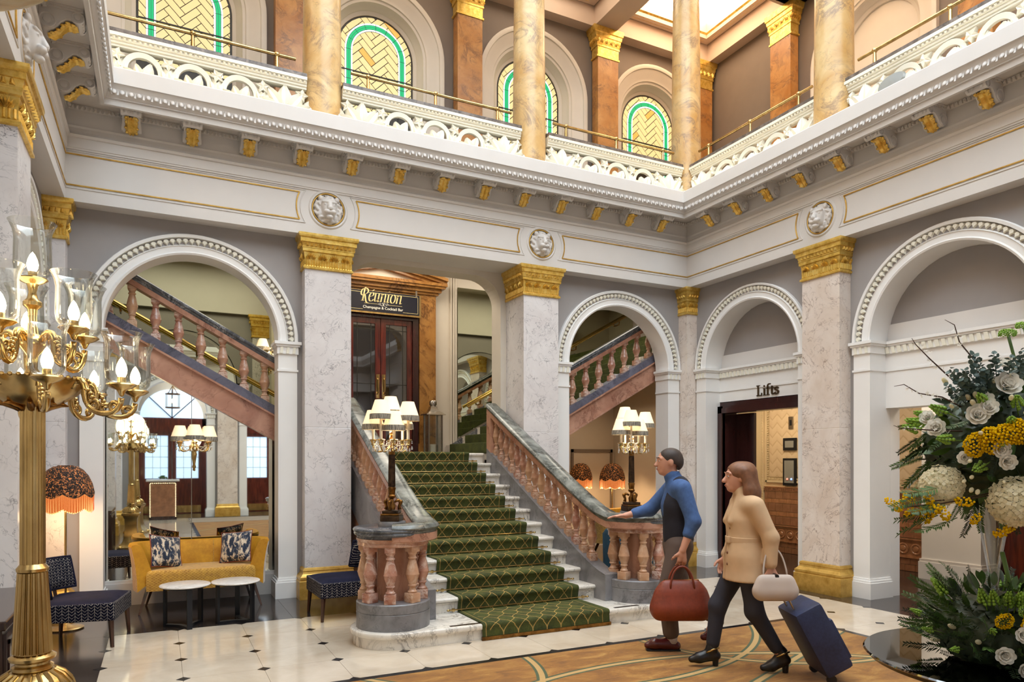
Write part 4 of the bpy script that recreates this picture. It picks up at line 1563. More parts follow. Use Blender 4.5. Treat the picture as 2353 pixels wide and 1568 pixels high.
# ------------------------------------------------------------------ upper flights behind the side arches
SL = 0.558
YFL = 9.24
def flight(s, label):
 """s=-1 rises to the left, +1 to the right"""
 X = lambda d: SXC + s * d        # d: distance from stair axis
 t = empty('side_flight', (X(1.2), YFL, ZL), 0, label, 'staircase', 'side flights')
 zr = lambda d: 2.90 + (d - 1.913) * SL
 d0, d1 = 1.25, 5.2
 N = 12
 ds = [d0 + (d1 - d0) * i / N for i in range(N + 1)]
 def slab_(za, zb, ya, yb, mat, nm, e0=d0, e1=d1):
  mb = MB()
  mb.prism([(X(e0), zr(e0) + za), (X(e1), zr(e1) + za), (X(e1), zr(e1) + zb), (X(e0), zr(e0) + zb)], ya, yb, lambda u, z, w: (u, w, z))
  return wp(mb.build(nm, mat), t)
 pts = [(X(d), YFL, zr(d)) for d in ds]
 wp(slope_sweep(rail_section(0.2, 0.10), pts, 1).build('handrail', 'marble_dark', smooth=40), t)
 slab_(-0.16, -0.095, YFL - 0.08, YFL + 0.08, 'marble_pink_slab', 'rail_bed')
 slab_(-0.74, -0.62, YFL - 0.10, YFL + 0.10, 'marble_slate', 'kerb')
 slab_(-0.76, -0.735, YFL - 0.12, YFL + 0.08, 'marble_pink_slab', 'string_bead')
 slab_(-1.02, -0.76, YFL - 0.085, YFL + 0.08, 'marble_pink_slab', 'string_face')
 slab_(-1.055, -1.02, YFL - 0.10, YFL + 0.08, 'marble_pink_slab', 'string_foot')
 k = 0
 d = 1.40
 while d < 4.9:
  o = put('baluster', BAL, None, (X(d), YFL, zr(d) - 0.645), None, (1, 1, 1.0))
  wp(o, t)
  d += 0.243
 r2, g2 = 0.16, 0.16 / SL
 for i in range(14):
  dd = 1.2 + i * g2
  z = ZL + (i + 1) * r2
  a, b_ = sorted((X(dd), X(dd + g2 + 0.02)))
  wp(MB().box(a, b_, YFL + 0.08, YB, z - r2 - 0.1, z).build('step', 'marble_step'), t)
  e0, e1 = sorted((X(dd - 0.015), X(dd + g2)))
  m2 = MB()
  m2.bbox(e0, e1, YFL + 0.22, YB - 0.2, z - r2 + 0.0, z + 0.014, 0.012)
  wp(m2.build('step_carpet', 'carpet_green'), t)
 mb = MB()
 mb.prism([(X(d0), zr(d0) - 1.05), (X(d1), zr(d1) - 1.05), (X(d1), zr(d1) - 0.98), (X(d0), zr(d0) - 0.98)], YFL, YB, lambda u, z, w: (u, w, z))
 wp(mb.build('soffit', 'plaster_cream'), t)
 mb = MB()
 mb.prism([(X(d0), zr(d0) - 0.72), (X(d1), zr(d1) - 0.72), (X(d1), zr(d1) - 0.60), (X(d0), zr(d0) - 0.60)], YB - 0.06, YB - 0.02, lambda u, z, w: (u, w, z))
 wp(mb.build('wall_string', 'marble_dark'), t)
 mb = MB()
 mb.tube([(X(1.55), YB - 0.13, zr(1.55) - 0.08), (X(d1), YB - 0.13, zr(d1) - 0.08)], 0.026, 10)
 wp(mb.build('brass_handrail', 'brass_bright', smooth='all'), t)
 for q in range(4):
  dq = 1.8 + q * 1.0
  wp(MB().tube([(X(dq), YB - 0.13, zr(dq) - 0.1), (X(dq), YB - 0.12, zr(dq) - 0.17), (X(dq), YB, zr(dq) - 0.18)], 0.012, 6).build('rail_bracket', 'brass_aged'), t)
 mb = MB()
 de = 1.41 if s > 0 else 1.25
 mb.prism([(X(de), zr(de) - 0.56), (X(d1), zr(d1) - 0.56), (X(d1), 4.72), (X(de), 4.72)], YB - 0.03, YB - 0.005, lambda u, z, w: (u, w, z))
 mo = mb.build('wall_mirror', 'mirror_tinted')
 tag(mo, 'large tinted mirror on the stair wall, %s' % ('above the sofa arch flight' if s < 0 else 'right of the bar doors'), 'mirror')
 fr = MB()
 for (a, b_) in (((de - 0.02, zr(de) - 0.6), (de - 0.02, 5.0)),):
  for q, w_ in ((0.0, 0.03), (0.045, 0.045), (0.09, 0.03)):
   xx = X(de - 0.02 - q)
   fr.box(min(xx, xx - s * 0.03), max(xx, xx - s * 0.03), YB - w_, YB, ZL, 5.0)
 tag(wp(fr.build('mirror_frame', 'plaster_cream'), mo), None)
 fr.v = fr.v
 return t
flight(-1, 'marble side flight rising left behind the sofa arch')
flight(1, 'marble side flight with green carpet rising right behind the arch')
# ------------------------------------------------------------------ mirror behind the yellow sofa
mb = MB()
zz = lambda x: 2.90 + ((SXC - x) - 1.913) * SL - 1.03
mb.prism([(-1.3, 0.28), (0.345, 0.28), (0.345, zz(0.345)), (-1.3, zz(-1.3))], 9.20, 9.215, lambda u, z, w: (u, w, z))
o1 = tag(mb.build('wall_mirror', 'mirror'), 'wall mirror behind the yellow sofa, left pane', 'mirror', 'mirror panes behind the sofa')
mb = MB()
mb.prism([(0.352, 0.28), (2.0, 0.28), (2.0, zz(2.0)), (0.352, zz(0.352))], 9.20, 9.215, lambda u, z, w: (u, w, z))
o2 = tag(mb.build('wall_mirror', 'mirror'), 'wall mirror behind the yellow sofa, right pane', 'mirror', 'mirror panes behind the sofa')
mb = MB()
mb.prism([(-1.3, 0.0), (2.05, 0.0), (2.05, zz(2.05)), (-1.3, zz(-1.3))], 9.216, 9.30, lambda u, z, w: (u, w, z))
struct(mb.build('wall_back_4', 'plaster_cream'))
mb = MB()
mb.box(-1.3, 2.05, 9.14, 9.216, 0, 0.25)
mb.box(-1.3, 2.05, 9.16, 9.216, 0.25, 0.28)
struct(mb.build('baseboard_back', 'plaster_white'), 'white skirting under the sofa mirror')
# ------------------------------------------------------------------ doors to the bar
dr = empty('door_1', (SXC, YB, ZL), 0, 'dark red mahogany double doors with leaded glass', None, None, 'structure')
yd = YB - 0.06
def wb(nm, mat, *b, par=dr, smooth=False, bev=None):
 mb = MB()
 for q in b:
  mb.bbox(*q, bev) if bev else mb.box(*q)
 return wp(mb.build(nm, mat, smooth=smooth), par)
ZD = 4.03
wb('door_frame', 'mahogany_dark', (2.66, 2.76, yd - 0.06, YB, ZL, ZD + 0.12), (3.86, 3.96, yd - 0.06, YB, ZL, ZD + 0.12), (2.76, 3.86, yd - 0.06, YB, ZD, ZD + 0.12))
for s in (-1, 1):
 a, b_ = (2.765, 3.305) if s < 0 else (3.315, 3.855)
 lf = wb('door_leaf', 'mahogany', (a, a + 0.085, yd - 0.02, yd + 0.03, ZL, ZD), (b_ - 0.085, b_, yd - 0.02, yd + 0.03, ZL, ZD), (a + 0.085, b_ - 0.085, yd - 0.02, yd + 0.03, ZD - 0.09, ZD), (a + 0.085, b_ - 0.085, yd - 0.02, yd + 0.03, ZL, ZL + 0.22))
 gx0, gx1, gz0, gz1 = a + 0.085, b_ - 0.085, ZL + 0.22, ZD - 0.09
 vx = [gx0, gx0 + 0.07, gx1 - 0.07, gx1]
 vz = [gz0, gz0 + 0.40, gz0 + 0.95, gz1 - 0.09, gz1]
 for i in range(3):
  for j in range(4):
   wp(MB().box(vx[i] + 0.005, vx[i + 1] - 0.005, yd + 0.0, yd + 0.008, vz[j] + 0.005, vz[j + 1] - 0.005).build('pane', 'glass_smoked'), lf)
 ld_ = MB()
 for x in vx[1:3]:
  ld_.box(x - 0.006, x + 0.006, yd - 0.004, yd + 0.012, gz0, gz1)
 for z in vz[1:4]:
  ld_.box(gx0, gx1, yd - 0.004, yd + 0.012, z - 0.006, z + 0.006)
 wp(ld_.build('leading', 'lead'), lf)
 hx = b_ - 0.045 if s < 0 else a + 0.045
 hp = MB().bbox(hx - 0.03, hx + 0.03, yd - 0.026, yd - 0.018, ZL + 0.93, ZL + 1.33, 0.004)
 hp.tube([(hx + s * 0.008, yd - 0.03, ZL + 1.0), (hx + s * 0.008, yd - 0.075, ZL + 1.03), (hx + s * 0.008, yd - 0.08, ZL + 1.13), (hx + s * 0.008, yd - 0.075, ZL + 1.23), (hx + s * 0.008, yd - 0.03, ZL + 1.26)], [0.012, 0.012, 0.016, 0.012, 0.012], 8)
 wp(hp.build('pull_handle', 'brass', smooth=40), lf)
wp(MB().lathe([(0.0, -0.01), (0.02, -0.01), (0.02, 0.0)], (0, 0, 0), 12).xf(Matrix.Translation((3.34, yd - 0.022, ZL + 0.84)) @ Matrix.Rotation(PI / 2, 4, 'X')).build('lock', 'steel'), dr)
# warm room behind the doors
struct(MB().box(2.4, 4.2, YB + 0.5, YB + 0.55, ZL, 4.2).build('wall_bar', 'plaster_cream'))
# amber marble surround with pediment
sur = empty('marble_doorcase', (SXC, YB - 0.004, ZL), 0, 'amber marble doorcase with triangular pediment round the bar doors', 'doorcase')
for s in (-1, 1):
 a, b_ = sorted((SXC + s * 0.665, SXC + s * 0.96))
 wb('pilaster', 'marble_amber', (a, b_, YB - 0.13, YB - 0.004, ZL + 0.0, 4.50), par=sur)
 wb('plinth', 'marble_amber', (a - 0.02, b_ + 0.02, YB - 0.16, YB - 0.004, ZL, ZL + 0.18), par=sur)
wb('lintel', 'marble_amber', (SXC - 0.96, SXC + 0.96, YB - 0.12, YB - 0.004, 4.16, 4.50), par=sur)
cor = MB()
for (h, z0, z1, d) in ((1.0, 4.50, 4.54, 0.16), (1.04, 4.54, 4.60, 0.20), (1.09, 4.60, 4.64, 0.26), (1.12, 4.64, 4.69, 0.28)):
 cor.box(SXC - h, SXC + h, YB - d, YB - 0.004, z0, z1)
wp(cor.build('cornice', 'marble_amber'), sur)
for s in (-1, 1):
 rk = MB()
 for (o0, o1, d) in ((0.0, 0.05, 0.19), (0.05, 0.10, 0.24), (0.10, 0.16, 0.29)):
  c0, c1 = SXC + s * 1.13, SXC
  rk.prism([(c0, 4.64 + o0 * 0.9), (c1, 4.86 + o0), (c1, 4.86 + o1), (c0, 4.64 + o1 * 0.9)], YB - d, YB - 0.004, lambda u, z, w: (u, w, z))
 wp(rk.build('raking_cornice', 'marble_amber'), sur)
tp = MB()
tp.prism([(SXC - 1.0, 4.69), (SXC + 1.0, 4.69), (SXC, 4.88)], YB - 0.10, YB - 0.004, lambda u, z, w: (u, w, z))
wp(tp.build('tympanum', 'plaster_cream'), sur)
# ------------------------------------------------------------------ bar sign, lettered with a broad nib
sign = empty('bar_sign', (SXC, YB - 0.2, 4.08), 0, 'navy glass hanging sign reading Reunion Champagne and Cocktail Bar', 'sign')
ys_ = YB - 0.20
sx0, sx1, sz0, sz1 = 2.64, 3.975, 4.08, 4.455
wb('backing', 'brass', (sx0, sx1, ys_, ys_ + 0.012, sz0, sz1), par=sign)
wb('glass_panel', 'sign_navy', (sx0 + 0.02, sx1 - 0.03, ys_ - 0.008, ys_ - 0.001, sz0 + 0.03, sz1 - 0.008), par=sign)
wb('hanger', 'steel', (sx1 - 0.10, sx1 - 0.07, ys_ - 0.014, ys_ - 0.008, sz1 - 0.03, sz1 + 0.07), par=sign)
wb('hanger', 'steel', (sx0 + 0.07, sx0 + 0.10, ys_ - 0.014, ys_ - 0.008, sz1 - 0.03, sz1 + 0.07), par=sign)
ln = MB()
yl = ys_ - 0.0095
def bar(x0, x1, z0, z1):
 ln.box(x0, x1, yl - 0.001, yl, z0, z1)
lw_ = 0.006
bl, br_, bb, bt = sx0 + 0.05, sx1 - 0.055, sz0 + 0.055, sz1 - 0.035
bar(bl, bl + lw_, bb, bt); bar(br_ - lw_, br_, bb, bt)
bar(bl, 2.965, bt - lw_, bt); bar(3.06, br_, bt - lw_, bt)
bar(bl, 2.975, bb, bb + lw_); bar(3.655, br_, bb, bb + lw_)
bar(3.0, 3.235, 4.236, 4.241); bar(3.405, 3.64, 4.236, 4.241)
wp(ln.build('border_line', 'sign_gold'), sign)
def nib_strokes(strokes, w, ang, fn, thick):
 """strokes: polylines in (x,z); nib of width w held at angle ang; extruded"""
 mb = MB()
 nx_, nz_ = math.cos(ang) * w / 2, math.sin(ang) * w / 2
 th = w * 0.16
 for st in strokes:
  for (a, b_) in zip(st[:-1], st[1:]):
   dx, dz = b_[0] - a[0], b_[1] - a[1]
   L = math.hypot(dx, dz) + 1e-9
   qx, qz = -dz / L * th / 2, dx / L * th / 2
   sg = 1 if (nx_ * -dz + nz_ * dx) >= 0 else -1
   ox, oz = nx_ * sg + qx, nz_ * sg + qz
   mb.prism([(a[0] - ox, a[1] - oz), (b_[0] - ox, b_[1] - oz), (b_[0] + ox, b_[1] + oz), (a[0] + ox, a[1] + oz)], 0, thick, fn)
 return mb
def B(*p, n=8):
 return bez(*p, n=n)
IT = 0.22
def letters_reunion():
 S = []
 def L(x, strokes):
  for st in strokes:
   S.append([(x + u + v * IT, v) for u, v in st])
 L(0.0, [[(0.33, 0.0), (0.33, 1.42)], [(0.17, 0.0), (0.5, 0.0)],
   B((0.36, 1.42), (0.95, 1.5), (0.95, 0.72), (0.36, 0.74)), B((0.45, 0.74), (0.62, 0.5), (0.66, -0.32), (1.08, -0.24)),
   B((0.36, 1.42), (-0.12, 1.4), (-0.16, 0.55), (0.26, 0.6)), [(0.33, 1.42), (0.42, 1.55)]])
 e = [B((0.08, 0.55), (0.62, 0.5), (0.60, 1.03), (0.30, 1.0)), B((0.30, 1.0), (-0.08, 0.95), (-0.06, 0.0), (0.30, 0.0)), B((0.30, 0.0), (0.46, 0.0), (0.54, 0.14), (0.58, 0.24)), [(0.28, 1.16), (0.48, 1.36)]]
 L(1.02, e)
 u_ = [[(0.0, 0.92), (0.10, 0.98)], [(0.10, 0.98), (0.10, 0.25)], B((0.10, 0.25), (0.10, -0.1), (0.42, 0.0), (0.52, 0.3)), [(0.52, 0.98), (0.52, 0.12)], B((0.52, 0.12), (0.52, -0.04), (0.62, -0.02), (0.70, 0.1))]
 L(1.68, u_)
 n_ = [[(0.0, 0.9), (0.10, 0.98)], [(0.10, 0.98), (0.10, 0.0)], B((0.10, 0.7), (0.24, 1.05), (0.56, 1.1), (0.54, 0.7)), [(0.54, 0.7), (0.54, 0.12)], B((0.54, 0.12), (0.54, -0.04), (0.64, -0.02), (0.72, 0.1))]
 L(2.48, n_)
 L(3.30, [[(0.0, 0.9), (0.10, 0.98)], [(0.10, 0.98), (0.10, 0.12)], B((0.10, 0.12), (0.10, -0.04), (0.2, -0.02), (0.28, 0.1)), [(0.08, 1.28), (0.13, 1.34)]])
 L(3.72, [B((0.30, 1.0), (-0.08, 1.0), (-0.08, 0.0), (0.30, 0.0)), B((0.30, 0.0), (0.68, 0.0), (0.68, 1.0), (0.30, 1.0))])
 L(4.46, n_)
 return S
k_ = 0.145
st_ = [[(u * k_ * 0.93 + 2.925, v * k_ + 4.275) for u, v in s] for s in letters_reunion()]
wp(nib_strokes(st_, 0.021, math.radians(18), lambda u, z, w: (u, yl - w, z), 0.003).build('lettering', 'sign_gold'), sign)
# little ornament and small lettering
orn = []
for s in (-1, 1):
 orn += [[(3.32 + s * (0.02 + 0.03 * math.cos(a)), 4.235 + 0.02 * math.sin(a)) for a in [2 * PI * i / 10 for i in range(11)]],
   [(3.32 + s * (0.062 + 0.016 * math.cos(a)), 4.243 + 0.016 * math.sin(a)) for a in [2 * PI * i / 8 for i in range(9)]], [(3.32, 4.222), (3.32 + s * 0.012, 4.27)]]
wp(nib_strokes(orn, 0.006, 0.5, lambda u, z, w: (u, yl - w, z), 0.002).build('ornament', 'sign_white'), sign)
def text(name, body, size, loc, rot, mat, par, shear=0.0, ext=0.002, align='CENTER'):
 cu = bpy.data.curves.new(name, 'FONT')
 cu.body = body
 cu.size = size
 cu.align_x = align
 cu.shear = shear
 cu.extrude = ext
 cu.offset = size * 0.008
 o = bpy.data.objects.new(name, cu)
 cu.materials.append(MATS[mat])
 COL.objects.link(o)
 bpy.context.view_layer.update()
 me = bpy.data.meshes.new_from_object(o)
 bpy.data.objects.remove(o)
 if not me.materials:
  me.materials.append(MATS[mat])
 return wp(put(name, me, None, loc, rot), par)
text('small_lettering', 'Champagne & Cocktail Bar', 0.062, (3.315, yl - 0.001, 4.158), (PI / 2, 0, 0), 'sign_white', sign)
# ------------------------------------------------------------------ lift bay and corridor bay fillings
def f_fill(u, z, w):
 return (7.87 + w, u, z)
lunette = MB()
for c_, ri in ((RB[0], 0.88), (RB[1], RI)):
 pts = [(c_ + ri * math.cos(PI * i / 20), SPR + ri * math.sin(PI * i / 20)) for i in range(21)]
 lunette.prism(pts, 0.05, 0.2, f_fill)
struct(lunette.build('wall_right_2', 'wall_grey'), 'grey lunettes inside the lift-side arches')
pan = MB()
pan.prism([(RB[0] - 0.88, 2.56), (RB[0] + 0.88, 2.56), (RB[0] + 0.88, SPR), (RB[0] - 0.88, SPR)], 0.0, 0.26, f_fill)
pan.prism([(RB[1] - RI, 2.29), (RB[1] + RI, 2.29), (RB[1] + RI, SPR), (RB[1] - RI, SPR)], 0.0, 0.26, f_fill)
for cc in (RB[2], RB[3]):
 pan.prism([(cc - RI, 0), (cc + RI, 0), (cc + RI, SPR + RI), (cc - RI, SPR + RI)], 0.1, 0.26, f_fill)
struct(pan.build('wall_right_3', 'plaster_bright'), 'white lintel panels of the lift-side arches')
for idx, (cc, ri) in enumerate(((RB[0], 0.88), (RB[1], RI))):
 im = MB()
 for (z0, z1, e) in ((SPR - 0.36, SPR - 0.335, 0.012), (SPR - 0.15, SPR - 0.06, 0.016), (SPR - 0.06, SPR - 0.035, 0.035), (SPR - 0.035, SPR, 0.05)):
  im.prism([(cc - ri, z0), (cc + ri, z0), (cc + ri, z1), (cc - ri, z1)], -e, 0.05, f_fill)
 t = struct(im.build('trim_%d' % (30 + idx), 'plaster_bright'), 'moulded white band under the %s lunette' % ('lift', 'corridor')[idx])
 lf = MB()
 nn = int(2 * ri / 0.075)
 for q in range(nn):
  u_ = cc - ri + (q + 0.5) * 2 * ri / nn
  lf.prism([(u_ - 0.03, SPR - 0.145), (u_ + 0.014, SPR - 0.145), (u_ + 0.03, SPR - 0.066), (u_ - 0.012, SPR - 0.066)], -0.034, -0.012, f_fill)
 lf.build('leaf_band', 'plaster_ivory', t)
# reveals of the corridor bay behind the fill
rv = MB()
for cc, ri in ((RB[0], 0.88), (RB[1], RI)):
 for s in (-1, 1):
  a, b_ = sorted((cc + s * ri, cc + s * (ri + 0.25)))
  rv.prism([(a, 0), (b_, 0), (b_, SPR), (a, SPR)], 0.081, 0.26, f_fill)
struct(rv.build('wall_right_4', 'plaster_bright'), 'white side reveals of the lift-side openings')
# mahogany lift lobby doorway
ld = empty('door_2', (7.87, RB[0], 0), 0, 'dark mahogany doorway to the lifts', None, None, 'structure')
fr = MB()
y0_, y1_, zt_ = RB[0] - 0.88, RB[0] + 0.88, 2.50
for (e, d) in ((0.0, 0.05), (0.035, 0.075), (0.075, 0.03)):
 fr.box(7.87 - d, 7.87, y1_ - 0.11 + e * 0.0 - 0.0, y1_ - e, 0, zt_ - e)
 fr.box(7.87 - d, 7.87, y0_ + e, y0_ + 0.11, 0, zt_ - e)
 fr.box(7.87 - d, 7.87, y0_ + e, y1_ - e, zt_ - 0.11, zt_ - e)
fr.box(7.87, 8.13, y1_ - 0.09, y1_, 0, zt_)
fr.box(7.87, 8.13, y0_, y0_ + 0.09, 0, zt_)
fr.box(7.87, 8.13, y0_, y1_, zt_ - 0.10, zt_)
fr.box(7.87, 8.13, y0_, y1_, zt_, 2.57)
wp(fr.build('door_frame', 'mahogany_dark'), ld)
lfm = MB().box(8.13, 8.18, y1_ - 0.45, y1_ - 0.09, 0.01, zt_ - 0.11)
wp(lfm.build('door_leaf', 'mahogany_dark'), ld)
# "Lifts" bronze letters with serifs
lift = empty('lifts_sign', (7.86, RB[0], 2.58), 0, 'raised bronze letters reading Lifts above the mahogany doorway', 'sign')
H = 0.155
sw, se = 0.026, 0.012
def fl(u, z, w):
 return (7.868 - w, 7.62 - u, 2.605 + z)
def blk(parts):
 mb = MB()
 for p in parts:
  mb.prism(p, 0, 0.016, fl)
 return wp(mb.build('letter', 'letter_bronze'), lift)
def rc(a, b_, c_, d):
 return [(a, c_), (b_, c_), (b_, d), (a, d)]
ux = 0.0
blk([rc(ux + 0.02, ux + 0.02 + sw, 0, H), rc(ux, ux + 0.067, H - se, H), rc(ux, ux + 0.105, 0, se), rc(ux + 0.09, ux + 0.105, 0, 0.04)])
ux = 0.125
blk([rc(ux + 0.012, ux + 0.012 + sw, 0, 0.105), rc(ux, ux + 0.05, 0, se * 0.8), rc(ux, ux + 0.014, 0.095, 0.105), [(ux + 0.012 + 0.013 + 0.015 * math.cos(a), 0.135 + 0.015 * math.sin(a)) for a in [2 * PI * i / 10 for i in range(10)]]])
ux = 0.185
blk([rc(ux + 0.015, ux + 0.015 + sw, 0, 0.135), rc(ux, ux + 0.058, 0, se * 0.8), rc(ux - 0.004, ux + 0.07, 0.093, 0.105), [(ux + 0.015, 0.13), (ux + 0.041, 0.13), (ux + 0.055, 0.152), (ux + 0.08, 0.15), (ux + 0.078, 0.166), (ux + 0.045, 0.168), (ux + 0.02, 0.152)]])
ux = 0.262
blk([rc(ux + 0.015, ux + 0.015 + sw, 0.02, 0.13), rc(ux - 0.002, ux + 0.068, 0.093, 0.105), [(ux + 0.015, 0.022), (ux + 0.03, 0.0), (ux + 0.056, 0.0), (ux + 0.07, 0.012), (ux + 0.066, 0.022), (ux + 0.041, 0.02)]])
ux = 0.338
sS = nib_strokes([B((0.062, 0.082), (0.05, 0.115), (0.0, 0.112), (0.01, 0.078)) + B((0.01, 0.078), (0.02, 0.05), (0.075, 0.06), (0.066, 0.026)) + B((0.066, 0.026), (0.055, -0.012), (0.005, -0.004), (0.004, 0.03))], 0.026, 0.2, lambda u, z, w: fl(u + ux, z, w), 0.016)
wp(sS.build('letter', 'letter_bronze'), lift)
# lift lobby and corridor beyond
struct(MB().box(10.05, 10.25, 2.0, 11.4, 0, 3.3).build('wall_lobby', 'lobby_cream'), 'cream lobby wall beyond the lift doorway')
struct(MB().box(8.13, 10.25, 10.6, 10.8, 0, 3.3).build('wall_lobby_2', 'lobby_cream'))
struct(MB().box(8.13, 10.25, 1.8, 2.0, 0, 3.3).build('wall_lobby_3', 'plaster_white'))
struct(MB().box(7.9, 10.25, 1.8, 10.8, 3.1, 3.3).build('ceiling_lobby', 'plaster_white'))
lob = empty('lobby_panelling', (10.05, 8.5, 0), 0, 'brown glazed tile dado and embossed chevron panel beside the lift', 'tiled wall')
def wl(nm, mat, *b, par=None, bev=None):
 mb = MB()
 for q in b:
  mb.bbox(*q, bev) if bev else mb.box(*q)
 o = mb.build(nm, mat)
 return wp(o, par or lob)
XW = 10.05
TILE = {}
def tiles(yA, yB, par):
 rows_ = [(0.0, 0.10, 0.16), (0.10, 0.20, 0.16), (0.50, 0.65, 0.17), (0.65, 0.735, 0.17), (0.735, 0.885, 0.17), (0.885, 0.965, 0.17), (0.965, 1.10, 0.17)]
 for j, (z0, z1, tw) in enumerate(rows_):
  y = yA - (tw / 2 if j % 2 else 0)
  while y < yB - 0.01:
   a, b_ = max(y, yA), min(y + tw, yB)
   if b_ - a > 0.03:
    wl('tile', 'tile_copper' if j in (3, 5) else 'tile_brown', (XW - 0.028, XW, a + 0.002, b_ - 0.002, z0 + 0.002, z1 - 0.002), par=par, bev=0.005)
   y += tw
 wl('dado_rail', 'tile_copper', (XW - 0.05, XW, yA, yB, 0.455, 0.475), (XW - 0.065, XW, yA, yB, 0.475, 0.492), (XW - 0.045, XW, yA, yB, 0.20, 0.225), (XW - 0.035, XW, yA, yB, 0.225, 0.455), par=par)
 y = yA + 0.10
 while y < yB - 0.06:
  m_ = MB()
  m_.lathe([(0.085, 0.0), (0.085, 0.012), (0.07, 0.016), (0.06, 0.006), (0.045, 0.006), (0.035, 0.018), (0.0, 0.022)], n=14, cap=False).xf(Matrix.Translation((XW - 0.034, y, 0.34)) @ Matrix.Rotation(-PI / 2, 4, 'Y'))
  wp(m_.build('rosette', 'tile_copper', smooth=30), par)
  y += 0.2
 wl('dado_cap', 'tile_copper', (XW - 0.03, XW, yA, yB, 1.10, 1.17), (XW - 0.045, XW, yA, yB, 1.17, 1.185), par=par)
 m_ = MB()
 q = yA
 while q < yB:
  m_.box(XW - 0.045, XW - 0.03, q, q + 0.018, 1.115, 1.155)
  q += 0.034
 tag(wp(m_.build('dentils', 'tile_brown'), par), None, None, None, 'stuff')
def panel(yA, yB, par, z1=2.95):
 wl('chevron_panel', 'chevron_paper', (XW - 0.012, XW, yA + 0.10, yB - 0.10, 1.36, z1), par=par)
 wl('panel_frame', 'lobby_cream', (XW - 0.03, XW, yA + 0.02, yA + 0.05, 1.26, z1 + 0.1), (XW - 0.03, XW, yB - 0.05, yB - 0.02, 1.26, z1 + 0.1), (XW - 0.03, XW, yA + 0.02, yB - 0.02, 1.26, 1.30), par=par)
 m_ = MB()
 z = 1.33
 while z < z1:
  for y in (yA + 0.075, yB - 0.075):
   m_.box(XW - 0.03, XW - 0.01, y - 0.014, y + 0.014, z, z + 0.022)
  z += 0.042
 y = yA + 0.075
 while y < yB - 0.07:
  m_.box(XW - 0.03, XW - 0.01, y, y + 0.022, 1.315, 1.343)
  y += 0.042
 tag(wp(m_.build('bead_border', 'lobby_cream'), par), None, None, None, 'stuff')
tiles(8.42, 9.52, lob)
panel(8.42, 9.52, lob)
m_ = MB()
z = 0.1
while z < 2.95:
 m_.box(XW - 0.05, XW, 8.34, 8.38, z, z + 0.03)
 m_.box(XW - 0.05, XW, 9.56, 9.60, z, z + 0.03)
 z += 0.05
tag(wp(m_.build('bead_border', 'lobby_cream'), lob), None, None, None, 'stuff')
wl('corner_post', 'lobby_cream', (XW - 0.04, XW, 8.30, 8.42, 0, 3.1), (XW - 0.04, XW, 9.54, 9.72, 0.0, 3.1))
# lift front further along
lift_door = empty('lift_entrance', (XW, 10.1, 0), 0, 'black stone lift surround with bronze door beyond the mahogany doorway', 'lift')
wb('surround', 'black_stone', (XW - 0.06, XW, 9.80, 9.95, 0, 2.32), (XW - 0.06, XW, 9.80, 10.6, 2.1, 2.32), par=lift_door)
wb('lift_leaf', 'bronze_dark', (XW - 0.03, XW, 9.95, 10.6, 0, 2.1), par=lift_door)
wb('indicator', 'sign_white', (XW - 0.07, XW - 0.03, 10.2, 10.5, 2.4, 2.62), par=lift_door)
wb('indicator_lamp', 'shade_cream', (XW - 0.09, XW - 0.06, 10.3, 10.42, 2.14, 2.3), par=lift_door)
# call plate, notice, switch plate
cp = empty('lift_call_panel', (XW, 8.9, 1.2), 0, 'tall black-framed lift call panel with red and blue lights', 'call panel')
wb('frame', 'black_metal', (XW - 0.05, XW - 0.012, 8.79, 9.08, 1.21, 1.70), par=cp, bev=0.008)
wb('plate', 'screen_grey', (XW - 0.055, XW - 0.049, 8.83, 9.04, 1.26, 1.66), par=cp)
for yb_, mt in ((8.88, 'button_blue'), (8.97, 'button_red')):
 wp(MB().lathe([(0.0, 0.01), (0.016, 0.01), (0.016, 0)], n=10, cap=False).xf(Matrix.Translation((XW - 0.055, yb_, 1.33)) @ Matrix.Rotation(-PI / 2, 4, 'Y')).build('button', mt), cp)
nt = empty('lobby_notice', (XW, 8.9, 1.8), 0, 'small black-framed notice above the lift call panel', 'notice')
wb('frame', 'black_metal', (XW - 0.045, XW - 0.012, 8.79, 9.08, 1.84, 2.06), par=nt, bev=0.006)
wb('notice_plate', 'screen_grey', (XW - 0.05, XW - 0.044, 8.84, 9.03, 1.89, 2.01), par=nt)
sp_ = empty('key_switch', (XW, 8.9, 2.2), 0, 'metal key switch plate above the framed notice', 'switch')
wb('plate', 'steel', (XW - 0.03, XW - 0.012, 8.87, 8.97, 2.22, 2.44), par=sp_, bev=0.004)
wb('slot', 'black_metal', (XW - 0.034, XW - 0.029, 8.90, 8.94, 2.28, 2.38), par=sp_)
